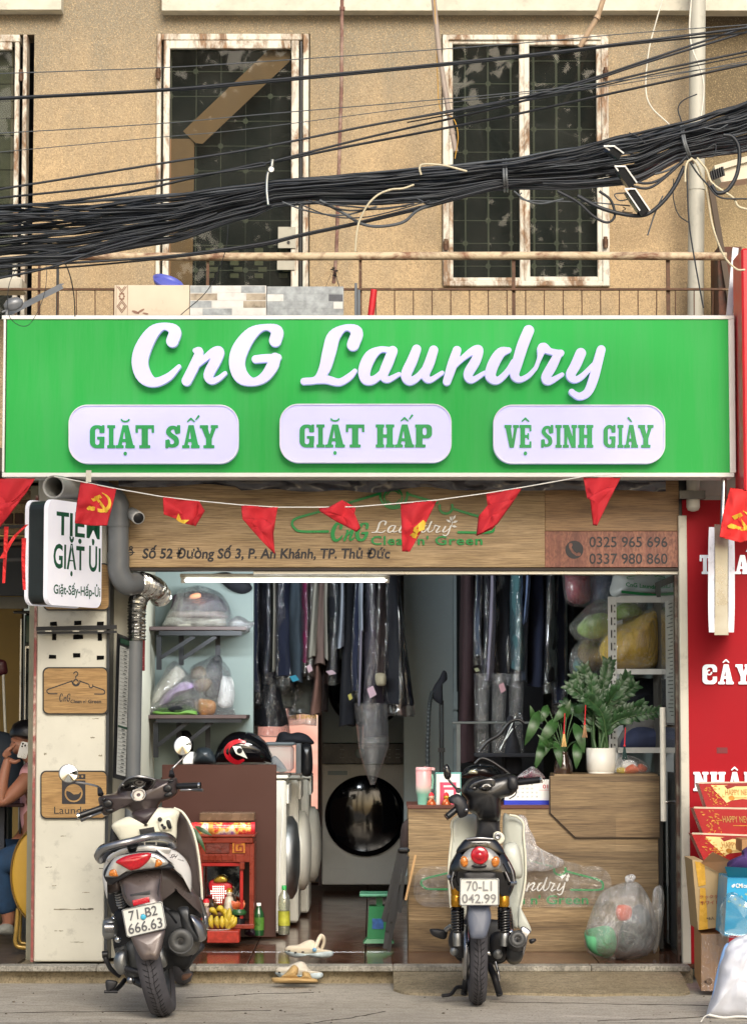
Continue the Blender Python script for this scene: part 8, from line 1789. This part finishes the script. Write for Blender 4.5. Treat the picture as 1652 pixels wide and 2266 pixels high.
sp_ = A.lt('speedometer',(1117,1038),12.0,[(.038,0),(.038,.01),(.033,.012)],(0,-.85,.5),M_chrome,cv=a1,par=cl_); A.lt('dial_face',(1117,1038),11.99,[(.0335,0),(.0335,.004),(.001,.004)],(0,-.85,.5),mat('dial_face','#d8cfc4',.4,var=.1),cv=a1,par=cl_)
A.lt('dial_centre',(1117,1038),11.984,[(.010,0),(.001,.002)],(0,-.85,.5),mat('dial_dark','#4a3a3c',.4),cv=a1,par=cl_)
b = MB(); n_ = Vector((0,-.85,.5)).normalized(); u_ = Vector((1,0,0)); w_ = n_.cross(u_); C_ = P(*a1(1117,1038),11.984)
for k in range(24): a = R(-40 + k * 11.3 ); d_ = u_ * math.cos(a) + (-w_) * math.sin(a) * -1; b.bar(C_ + d_ * .024,C_ + d_ * .031,.003,.001,n_)
b.build('dial_marks',M_mb,cl_)
for x0,x1,y in ((985,1035,950),(1060,1100,962),(1150,1225,938)): A.pl('dash_light',[(x0,y + 8,12.0),(x1,y - 8,12.0)],.006,M_chrome,cv=a1,par=cl_)
for (xa,ya,xb,yb,l1,l2) in ((830,1140,640,1206,(820,1175),(655,1245)),(1430,968,1600,962,(1450,998),(1634,1000))):
    g_ = A.pl('grip',[(xa,ya,12.08),(xb,yb,12.05)],.0155,M_black,cv=a1,n=14); A.pl('bar_end',[(xb,yb,12.05),(xb + (xb - xa) * .09,yb + (yb - ya) * .09,12.048)],.017,M_chrome,cv=a1,par=g_,n=14); A.pl('brake_lever',[(*l1,12.13),((l1[0] + l2[0]) / 2,(l1[1] + l2[1]) / 2 - 2,12.15),(*l2,12.12)],[.008,.006,.008],M_slv,cv=a1)
for sw in ([(830,1100),(870,1075),(905,1095),(900,1130),(850,1140)],[(1320,970),(1360,955),(1385,975),(1380,1005),(1325,1010)],[(1330,1030),(1375,1012),(1392,1035),(1360,1055),(1325,1050)],[(850,1160),(900,1148),(915,1165),(870,1185)],[(815,1075),(845,1060),(855,1075),(825,1090)],[(1355,922),(1395,912),(1398,930),(1360,938)]):
    A.pan('switch_button',sw,12.03,M_black,.008,.02,cv=a1)
for (cx,cy,rx,ry,stem) in ((552,867,80,76,[(812,1035,12.08),(800,985,12.1),(780,968,12.12),(700,948,12.14),(610,935,12.15)]),(1472,643,74,80,[(1384,885,12.1),(1382,845,12.12),(1400,815,12.14),(1470,745,12.15),(1500,705,12.16)])):
    mr = A.pl('mirror_stem',stem,[.009,.006,.005,.005,.005],M_slv,cv=a1); A.pl('stem_boot',stem[:2],[.016,.010],M_mb,cv=a1,seg=1,par=mr)
    q_ = [a1(x,y) for x,y in ell(cx,cy,rx,ry,28,rot=12)]; b = MB(); b.pillow(q_,lambda x,y,d_: P(x,y,12.12 + d_),.004,.035,4); b.build('mirror_shell',M_slv,mr)
    b = MB(); C2 = a1(cx,cy); vs = [P(C2[0] + (x - C2[0]) * .9,C2[1] + (y - C2[1]) * .9,12.108 - (y - C2[1]) / 450 * .12) for x,y in q_]; b.add([P(*C2,12.102)] + vs,[(0,i + 1,(i + 1) % 28 + 1) for i in range(28)]); b.build('mirror_glass',M_mir,mr)

# ------------------------------- right scooter (on its centre stand)
YB = 11.65; sb = thing('scooter','black and pale grey scooter on its centre stand, plate 70-L1 042.99','scooter',P(1055,2212,YB)); B = Ride(sb,b7); XB = P(1055,2212,YB).x
CB = B.wheel(XB,YB,.28,.082,0,M_blackm)
b = MB(); b.lathe([(.2,-.025),(.24,-.035),(.265,-.02),(.27,0),(.265,.02),(.24,.035),(.2,.025)],(XB,12.87,.29),(1,0,0),40,cap=False); b.build('front_wheel',M_tyre,sb)
M_gf = mat('grey_blue_plastic','#565c6a',.45,var=.06)
B.pan('mudguard',[(885,705),(900,690),(1040,690),(1052,705),(1066,780),(1050,870),(1018,950),(960,962),(904,952),(884,870),(874,780)],11.3,M_gf,.025,.06,tilt=(0,.3))
pq = [(814,476),(822,472),(1118,472),(1128,480),(1130,682),(1122,692),(818,692),(810,684)]
pt = B.pan('number_plate',pq,11.26,M_plate,.001,.003,sharp=True); b = MB()
for i in range(8):
    a_,q_ = b7(*pq[i]),b7(*pq[(i + 1) % 8]); cxy = b7(970,582); f = .965; b.bar(P(cxy[0] + (a_[0] - cxy[0]) * f,cxy[1] + (a_[1] - cxy[1]) * f,11.256),P(cxy[0] + (q_[0] - cxy[0]) * f,cxy[1] + (q_[1] - cxy[1]) * f,11.256),.0025,.002,(0,-1,0))
b.build('plate_border',M_ptxt,pt)
B.text('plate_number','70-L1',(864,576),(1072,576),(864,494),11.257,mat('faded_digits','#8a8a8a',.5,var=.3,scale=30),pt,.012); B.text('plate_number','042.99',(830,674),(1106,674),(830,598),11.257,mat('faded_digits',''),pt,.012)
B.pan('plate_holder',[(870,420),(1080,420),(1100,480),(1060,700),(890,700),(850,480)],11.32,M_mb,.01,.05)
B.pan('tail_body',[(722,440),(735,360),(770,290),(830,200),(880,160),(1070,158),(1130,210),(1190,290),(1240,380),(1262,440),(1255,520),(1215,620),(1170,640),(1130,540),(1100,420),(860,420),(810,520),(790,590),(760,580),(730,510)],11.42,M_gb,.05,.35,n=6)
B.pan('seat_cowl',[(784,268),(790,235),(840,170),(880,152),(970,146),(1070,152),(1120,176),(1165,240),(1175,285),(1140,262),(1060,195),(970,180),(890,190),(830,255),(800,272)],11.33,M_gb,.03,.1,n=6)
B.pl('cowl_edge',[(868,158,11.31),(970,148,11.3),(1080,156,11.31)],.006,M_slv)
B.pan('seat',[(830,205),(870,170),(970,162),(1080,170),(1130,205),(1060,240),(900,240)],11.6,mat('black_seat_vinyl',''),.1,.45,tilt=(0,-1))
lamp = B.pan('tail_lamp',[(808,350),(818,310),(870,246),(920,222),(1030,222),(1080,246),(1130,300),(1145,350),(1132,392),(1070,412),(970,416),(880,412),(820,392)],11.31,M_cl,.03,.06,n=6)
B.lt('red_lens',(973,288),11.275,[(.041,-.01),(.041,.004),(.034,.010),(.02,.006),(.019,.012),(.001,.013)],(0,-1,0),M_rl2,par=lamp,n=32)
for x in (848,1100): q_ = [b7(a,e) for a,e in ell(x,338,33,46,20,rot=-8 if x < 900 else 8)]; b = MB(); b.pillow(q_,lambda a,e,d_: P(a,e,11.28 + d_),.014,.02,4,pw=.6); b.build('amber_lens',M_al2,lamp)
B.pan('lamp_trim',[(905,372),(935,360),(970,368),(1010,360),(1030,374),(1000,390),(935,390)],11.272,M_black,.006,.01,par=lamp)
for pts in ([(765,420),(748,500),(762,560)],[(1200,340),(1235,420),(1250,500)],[(1180,420),(1215,500)]): B.pl('body_silver_streak',[(x,y,11.36) for x,y in pts],.005,M_slv)  # silver streaks laid along the black tail body
B.pl('side_indicator',[(722,455,11.38),(738,475,11.37)],.012,M_slv); B.pl('side_indicator',[(1212,512,11.38),(1262,506,11.4)],.012,M_slv)
M_gold = mat('gold_anodised','#c08a28',.2,.7,var=.1)
for x in (787,1165):
    B.lt('shock_reservoir',(x,700),11.42,[(.024,0),(.027,.01),(.027,.05),(.023,.055),(.027,.06),(.027,.12),(.02,.13)],(0,0,1),M_gold); spring(B,'shock_spring',P(*b7(x + 6,712),11.42),P(*b7(x + 8,890),11.44),.026,8,M_gb,.0075); B.pl('shock_rod',[(x + 6,700,11.42),(x + 8,900,11.44)],.013,M_mb)
    B.lt('shock_foot',(x + 8,965),11.44,[(.02,-.03),(.022,0),(.022,.03),(.018,.035)],(0,0,1),M_alu)
B.pan('swingarm',[(740,900),(800,890),(850,950),(860,1100),(800,1110),(745,1060),(720,980)],11.62,M_mb,.03,.1); B.pan('swingarm',[(1060,930),(1150,900),(1190,960),(1180,1120),(1110,1140),(1060,1080)],11.62,M_mb,.03,.1)
B.lt('chain_case',(838,1070),11.66,[(.12,0),(.13,.006),(.13,.02),(.12,.026)],(1,0,0),M_slv); B.pl('axle',[(770,1075,11.65),(1160,1075,11.65)],.012,M_chrome); B.lt('axle_block',(1120,1080),11.6,[(.024,-.02),(.026,0),(.02,.01),(.001,.012)],(0,-1,0),M_alu); B.lt('axle_block',(770,1060),11.6,[(.02,-.02),(.022,0),(.016,.01),(.001,.012)],(0,-1,0),M_alu)
B.pan('engine_block',[(740,860),(860,800),(1060,800),(1200,840),(1230,1000),(1180,1140),(1060,1170),(860,1160),(760,1080)],11.95,mat('dark_engine',''),.03,.35)
B.pan('footpeg',[(570,885),(600,878),(700,890),(712,930),(690,965),(620,948),(580,920)],11.75,M_mb,.02,.04); B.pan('footpeg',[(1370,965),(1420,958),(1425,980),(1385,1002)],11.85,M_mb,.02,.03); B.pl('peg_bracket',[(700,890,11.72),(740,860,11.7),(768,880,11.68)],.012,M_slv)
B.pl('muffler',[(1278,962,11.36),(1270,1000,11.5),(1250,1100,12.0)],[.038,.045,.042],mat('muffler_dark',''),n=24); B.lt('muffler_cap',(1279,962),11.36,[(.037,-.005),(.036,.004),(.012,.006),(.010,-.008),(.001,-.008)],(0,-1,.15),mat('muffler_cap','')); B.lt('muffler_hole',(1283,964),11.345,[(.009,0),(.001,.0005)],(0,-1,0),M_black)
B.pan('muffler_body',[(1215,940),(1240,900),(1300,890),(1345,930),(1350,1000),(1320,1100),(1270,1145),(1200,1130),(1190,1060)],11.5,mat('muffler_dark',''),.05,.1); B.pan('heat_shield',[(1300,880),(1330,862),(1385,900),(1365,930),(1352,1000),(1325,1098),(1318,1040),(1345,950)],11.42,M_slv,.01,.03)
B.pl('brake_rod',[(1215,710,11.5),(1230,800,11.55),(1240,880,11.6)],.007,M_slv); B.lt('linkage',(1215,905),11.5,[(.018,0),(.014,.02),(.001,.022)],(0,-1,0),M_chrome)
B.pl('centre_stand',[(885,1160,11.85),(865,1280,11.8),(845,1410,11.82)],.016,M_mb); B.pl('centre_stand',[(1050,1170,11.85),(1095,1280,11.8),(1135,1415,11.82)],.017,M_mb); B.pl('stand_lever',[(845,1350,11.8),(790,1352,11.78),(765,1380,11.75),(735,1410,11.72),(672,1420,11.7)],.009,M_mb)
for x,y in ((850,1405),(1132,1408)): B.pan('stand_foot',[(x - 22,y - 8),(x + 20,y - 10),(x + 24,y + 10),(x - 24,y + 10)],11.8,M_mb,.03,.03)
B.pl('side_stand',[(1100,1150,11.9),(1120,1230,11.88),(1128,1300,11.88)],.008,M_slv)
# leg shield, headset
M_pg = mat('pale_grey_green_paint','#c6cac0',.3,var=.04,coat=.3)
def b47(x,y): return b4(x,y)
wingL = [(545,1200),(480,1192),(400,1205),(352,1235),(334,1290),(340,1350),(328,1420),(316,1560),(312,1652),(314,1740),(325,1850),(330,1990),(345,2090),(400,2100),(470,1950),(520,1700),(540,1400)]
wingR = [(750,1200),(800,1200),(858,1215),(905,1255),(918,1300),(912,1370),(926,1470),(930,1652),(926,1750),(905,1850),(880,2000),(876,2090),(840,2110),(780,1950),(760,1700),(745,1400)]
B.pan('leg_shield_wing',wingL,12.35,M_pg,.03,.02,cv=b4,tilt=(.5,0)); B.pan('leg_shield_wing',wingR,12.35,M_pg,.03,.02,cv=b4,tilt=(-.5,0))
B.pl('shield_edge',[(400,1203,12.3),(350,1236,12.3),(332,1290,12.3),(338,1350,12.3),(316,1560,12.3),(312,1720,12.3),(328,1950,12.3)],.006,M_iv,cv=b4); B.pl('shield_edge',[(800,1200,12.3),(862,1215,12.3),(912,1270,12.3),(914,1370,12.3),(930,1560,12.3),(925,1750,12.3),(880,2000,12.3)],.006,M_iv,cv=b4)
B.pan('front_cover',[(1290,690),(1310,720),(1390,890),(1330,890),(1280,860)],12.1,M_pg,.02,.04); B.pan('inner_tunnel',[(860,1430),(900,1560),(900,1700),(820,1700),(750,1560),(760,1440)],12.2,M_pg,.06,.05,cv=b4)
B.pan('stem',[(545,1080),(720,1080),(722,1300),(735,1420),(540,1420),(540,1300)],12.25,M_mb,.06,.08,cv=b4)
ky = B.pan('key_surround',[(672,1350),(705,1332),(745,1350),(762,1390),(745,1425),(700,1440),(672,1400)],12.17,M_iv,.01,.03,cv=b4); B.lt('key_ring',(706,1372),12.155,[(.017,0),(.015,.006),(.008,.006),(.006,.001),(.001,.001)],(0,-1,0),M_slv,cv=b4,par=ky)
B.pan('headset',[(412,1020),(430,960),(480,905),(560,885),(640,895),(690,880),(790,866),(850,885),(868,930),(865,990),(820,1040),(760,1060),(728,1090),(722,1240),(650,1258),(560,1245),(530,1200),(465,1165),(458,1080)],12.2,mat('satin_black_cover','#17181b',.32,coat=.3,var=.15),.08,.1,cv=b4,n=6)
dr = B.pan('dash_rim',[(474,988),(500,950),(560,922),(630,908),(680,915),(686,950),(660,1000),(610,1018),(540,1012),(490,1005)],12.125,M_slv,.012,.03,cv=b4,tilt=(0,-1)); B.pan('dash_glass',[(550,985),(580,955),(620,945),(660,955),(655,985),(620,1005),(575,1002)],12.105,M_gb,.01,.01,cv=b4,par=dr); B.pan('dash_glass',[(560,945),(620,922),(668,926),(664,944),(600,945)],12.11,M_gb,.006,.01,cv=b4,par=dr); B.pan('dash_dial',[(492,986),(515,972),(535,982),(528,996),(502,998)],12.11,M_gb,.006,.01,cv=b4,par=dr)
b = MB(); C2 = b4(615,978)
for k in range(9): a = R(200 + k * 17.5); b.bar(P(C2[0] + 7 * math.cos(a),C2[1] + 5.5 * math.sin(a),12.09),P(C2[0] + 10 * math.cos(a),C2[1] + 7.5 * math.sin(a),12.09),.003,.001,(0,-1,0))
b.build('dial_marks',M_white,dr)
for (xa,ya,xb,yb) in ((400,1130,300,1212),(868,938,1045,917)):
    g_ = B.pl('grip',[(xa,ya,12.15),(xb,yb,12.12)],.0165,M_black,cv=b4,n=14); B.pl('bar_end',[(xb,yb,12.12),(xb + (xb - xa) * .1,yb + (yb - ya) * .1,12.118)],[.013,.018],M_chrome,cv=b4,par=g_,n=14,seg=1)
B.pan('switch_box',[(310,1060),(380,1030),(440,1070),(468,1140),(462,1200),(400,1225),(375,1180),(350,1110),(318,1100)],12.14,M_mb,.03,.05,cv=b4); B.pan('switch_box',[(790,890),(850,885),(870,925),(868,990),(830,1010),(790,985)],12.14,M_mb,.03,.05,cv=b4)
B.pl('brake_cable',[(858,1000,12.12),(845,1040,12.1),(800,1070,12.12)],.003,M_mb,cv=b4); B.lt('switch_cap',(452,1160),12.1,[(.009,0),(.006,.006),(.001,.007)],(0,-1,0),M_slv,cv=b4)
mr = B.pl('mirror_stem',[(385,1000,12.15),(360,975,12.14),(310,918,12.12)],.006,M_slv,cv=b4); B.pan('mirror_shell',[(268,840),(272,805),(290,788),(308,800),(328,850),(330,890),(310,915),(285,910),(270,880)],12.1,M_gb,.02,.03,cv=b4,par=mr); B.lt('stem_joint',(388,1002),12.14,[(.012,-.01),(.014,0),(.01,.012)],(0,-1,0),M_mb,cv=b4)
# ================================================================== seated person on the phone (left neighbour)
pe = thing('person','person in a pink t-shirt and jeans holding a phone to one ear','person',P(80,2060,13.6))
M_skin = mat('skin','#9c6a52',.55,var=.08,trans=.1); M_tee = mat('pink_tshirt','#d49ea4',.85,var=.15,scale=8,bump=.15,bscale=60); M_jean = mat('blue_jeans','#23405f',.9,var=.3,scale=18,bump=.2,bscale=160); M_hair = mat('black_hair','#0d0d12',.35,var=.4,scale=30,stretch=(6,6,1))
def q2(x,y,Y): return P(.2376 * x,1559 + .2376 * y,Y)
def skin_body(name,nodes,edges,mt,par,sub=2):
    me = bpy.data.meshes.new(name); me.from_pydata([tuple(n[0]) for n in nodes],edges,[]); me.materials.append(mt)
    o = bpy.data.objects.new(name,me); COL.objects.link(o); o.modifiers.new('skin','SKIN'); 
    me.skin_vertices.new(name='') if not me.skin_vertices else None
    for i,n in enumerate(nodes): r = n[1] if isinstance(n[1],tuple) else (n[1],n[1]); me.skin_vertices[0].data[i].radius = r; me.skin_vertices[0].data[i].use_root = i == 0
    m_ = o.modifiers.new('sub','SUBSURF'); m_.levels = sub; m_.render_levels = sub
    dg = bpy.context.evaluated_depsgraph_get(); m2 = bpy.data.meshes.new_from_object(o.evaluated_get(dg)); bpy.data.objects.remove(o)
    for p in m2.polygons: p.use_smooth = True
    o = bpy.data.objects.new(name,m2); COL.objects.link(o)
    if not m2.materials: m2.materials.append(mt)
    adopt(o,par); return o
Yp = 13.75
bn = [(q2(400,1330,Yp),(.13,.11)),(q2(360,1000,Yp),(.12,.1)),(q2(350,700,Yp),(.13,.09)),(q2(335,540,Yp),(.055,.055)),(q2(265,400,Yp),(.075,.08)),(q2(240,290,Yp),(.09,.09)),(q2(225,220,Yp),(.07,.07)),
      (q2(310,640,Yp - .16),.058),(q2(170,790,Yp - .24),.046),(q2(5,930,Yp - .26),.040),(q2(20,740,Yp - .26),.033),(q2(60,560,Yp - .24),.027),(q2(88,480,Yp - .22),(.036,.02)),
      (q2(380,640,Yp + .16),.055),(q2(330,900,Yp + .2),.042),(q2(215,1210,Yp + .12),.035),(q2(120,1300,Yp - .02),.026),
      (q2(330,1420,Yp - .1),.095),(q2(90,1440,Yp - .12),.085),(q2(-20,1480,Yp - .12),.062),(q2(40,1760,Yp - .1),.055),(q2(90,2020,Yp - .08),.04),(q2(60,2080,Yp - .08),(.04,.03)),(q2(-40,2110,Yp - .1),(.035,.025)),
      (q2(330,1420,Yp + .1),.095),(q2(60,1500,Yp + .12),.08),(q2(90,1900,Yp + .1),.05),(q2(80,2090,Yp + .1),.035)]
be = [(0,1),(1,2),(2,3),(3,4),(4,5),(5,6),(2,7),(7,8),(8,9),(9,10),(10,11),(11,12),(2,13),(13,14),(14,15),(15,16),(0,17),(17,18),(18,19),(19,20),(20,21),(21,22),(22,23),(0,24),(24,25),(25,26),(26,27)]
skin_body('body',bn,be,M_skin,pe)
g_ = 1.16
skin_body('tshirt',[(q2(400,1260,Yp),(.155,.13)),(q2(360,1000,Yp),(.14,.118)),(q2(348,700,Yp),(.15,.108)),(q2(342,580,Yp),(.075,.07)),(q2(320,620,Yp - .15),.075),(q2(225,730,Yp - .21),.066),(q2(385,640,Yp + .15),.07),(q2(350,800,Yp + .18),.062)],[(0,1),(1,2),(2,3),(2,4),(4,5),(2,6),(6,7)],M_tee,pe)
skin_body('jeans',[(q2(400,1340,Yp),(.15,.13)),(q2(330,1430,Yp - .1),.105),(q2(90,1450,Yp - .12),.094),(q2(-20,1500,Yp - .12),.075),(q2(30,1740,Yp - .1),.068),(q2(78,1960,Yp - .08),.06),(q2(330,1430,Yp + .1),.105),(q2(60,1510,Yp + .12),.09),(q2(85,1900,Yp + .1),.06)],[(0,1),(1,2),(2,3),(3,4),(4,5),(0,6),(6,7),(7,8)],M_jean,pe)
for k,(a,e) in enumerate((((92,470),(112,385)),((82,468),(92,395)),((72,478),(74,410)),((64,492),(60,432)))):
    pa,pb = q2(*a,Yp - .25),q2(*e,Yp - .24); pm = (pa + pb) / 2 + Vector((-.012,-.012,.0)); b = MB(); b.tube([Vector(v) for v in cr([tuple(pa),tuple(pm),tuple(pb + Vector((.02 + .004 * k,.0,.008)))],5)],[.010] * 8 + [.0095,.008,.005],10); b.build('finger',M_skin,pe)
b = MB(); b.tube([Vector(v) for v in cr([tuple(q2(95,520,Yp - .24)),tuple(q2(140,535,Yp - .25)),tuple(q2(190,515,Yp - .25))],5)],[.014,.014,.013,.013,.012,.012,.011,.010,.009,.008,.006],10); b.build('thumb',M_skin,pe)
hp_ = [(90,290),(95,240),(130,180),(200,145),(290,140),(370,170),(440,260),(450,420),(400,470),(360,400),(330,370),(290,335),(262,318),(240,330),(180,315),(130,300)]
b = MB(); b.pillow(cr([(.2376 * x,1559 + .2376 * y) for x,y in hp_],5,True),lambda x,y,d_: P(x,y,Yp - .01 + d_),.105,.1,7,.004,30,2,pw=.7); b.build('hair',M_hair,pe)
b = MB(); b.pillow(cr([(.2376 * x,1559 + .2376 * y) for x,y in ((108,310),(180,318),(262,330),(290,380),(270,440),(200,470),(130,455),(112,420),(92,385),(104,350))],5,True),lambda x,y,d_: P(x,y,Yp - .02 + d_),.085,.06,6,pw=.6); b.build('face',M_skin,pe)
b = MB(); b.pillow(cr([(.2376 * x,1559 + .2376 * y) for x,y in ((268,340),(285,338),(292,365),(280,395),(268,390))],4,True),lambda x,y,d_: P(x,y,Yp - .1 + d_),.012,.02,4); b.build('ear',M_skin,pe)
b = MB(); b.add([q2(x,y,Yp - .1) for x,y in ((125,352),(140,345),(152,352),(140,358))],[(0,1,2,3)]); b.build('eye',M_hair,pe)
b = MB(); b.pillow(cr([(.2376 * x,1559 + .2376 * y) for x,y in ((-30,2080),(40,2040),(110,2050),(135,2100),(120,2150),(0,2145),(-30,2120))],5,True),lambda x,y,d_: P(x,y,Yp - .1 + d_),.05,.05,5); b.build('shoe',mat('grey_white_shoe','#8f9088',.7),pe)
pn = thing('phone','silver phone with a black camera block held to the ear of the person','phone',q2(230,420,13.46))
c0_,c1_,c2_ = q2(158,490,13.47),q2(232,505,13.47),q2(200,340,13.47); U_,V_ = c1_ - c0_,c2_ - c0_
FPh = FUV(c0_,U_ / 80,V_ / 150)
b = MB(); sdf(b,[('b',0,0,95,150,14)],FPh,.009,6); b.build('case',metal_mat('silver_phone','#b9bec4',.25),pn)
b = MB(); sdf(b,[('b',6,92,66,146,14)],lambda x,y,d_: FPh(x,y,d_ + .0095),.002,4); b.build('camera_block',M_white,pn)
b = MB()
for x,y in ((24,130),(24,106),(50,118)): sdf(b,[('c',[(x,y,10)])],lambda x_,y_,d_: FPh(x_,y_,d_ + .012),.002,3)
tag(b.build('lenses',M_black,pn),kind='stuff')
# ================================================================== trees across the street (behind the camera; the glass and the mirrors show them)
M_palm = mat('palm_green','#3c5428',.5,var=.4,scale=3); M_trunk = mat('trunk_bark','#5c5042',.9,var=.3); rng = random.Random(31)
for k,(x,y,hh) in enumerate(((-1.9,-6.5,8.6),(1.6,-8.5,9.6),(-5.2,-9.5,9.2),(4.6,-7.0,8.2))):
    t_ = thing('palm_tree',['palm tree across the street facing the sign','tallest palm across the street','palm across the street at the far left','palm across the street at the right'][k],'palm tree',(x,y,0),'palms across the street')
    b = MB(); b.tube([Vector(v) for v in cr([(x,y,0),(x + .1,y,hh * .5),(x - .1,y,hh)],6)],.14,10); b.build('trunk',M_trunk,t_)
    fr_ = MB()
    for j in range(20):
        a = j * .76 + k; el = rng.uniform(-.5,1.1); L = rng.uniform(2.0,2.8); d_ = Vector((math.cos(a),math.sin(a),0)); pts = []
        for i in range(15): s_ = i / 14; pts.append(Vector((x - .1,y,hh)) + d_ * L * s_ * math.cos(el * (1 - s_) * .8) + Vector((0,0,L * (math.sin(el) * s_ - .75 * s_ * s_))))
        fr_.tube(pts,.02,4)
        for i in range(1,15):
            for q in (0,.5):
                p = pts[i - 1].lerp(pts[i],q) if q else pts[i]
                for sd in (-1,1):
                    w_ = Vector((-d_.y,d_.x,0)) * sd; Lf = .62 * math.sin(math.pi * min(.95,.15 + i / 16)); tip = p + w_ * Lf * .8 + d_ * Lf * .4 + Vector((0,0,-Lf * .45)); fr_.add([p - d_ * .03,p + d_ * .03,tip],[(0,1,2)])
    tag(fr_.build('crown',M_palm,t_),kind='stuff')
t_ = thing('street_tree','wide leafy tree across the street behind the palms','tree',(-1,-14,0)); b = MB(); b.tube([(-1,-14,0),(-.8,-14,5),(-1,-14,9)],[.3,.25,.12],10); b.build('trunk',M_trunk,t_)
b = MB()
for i in range(10000):
    a,q,r = rng.uniform(0,6.28),rng.uniform(-1,1),rng.random() ** .4; p = Vector((-1 + 8.5 * r * math.cos(a) * math.sqrt(1 - q * q),-14 + 1.6 * r * math.sin(a),10.3 + 3.1 * r * q))
    if noise.noise(p * .9) < -.22: continue
    u_ = Vector((rng.uniform(-1,1),rng.uniform(-1,1),rng.uniform(-1,1))).normalized() * .2; v_ = u_.orthogonal().normalized() * .12; b.add([p - u_,p + v_,p + u_,p - v_],[(0,1,2,3)])
tag(b.build('crown',mat('tree_leaf_green','#3f5a2a',.5,var=.5,scale=2),t_),kind='stuff')
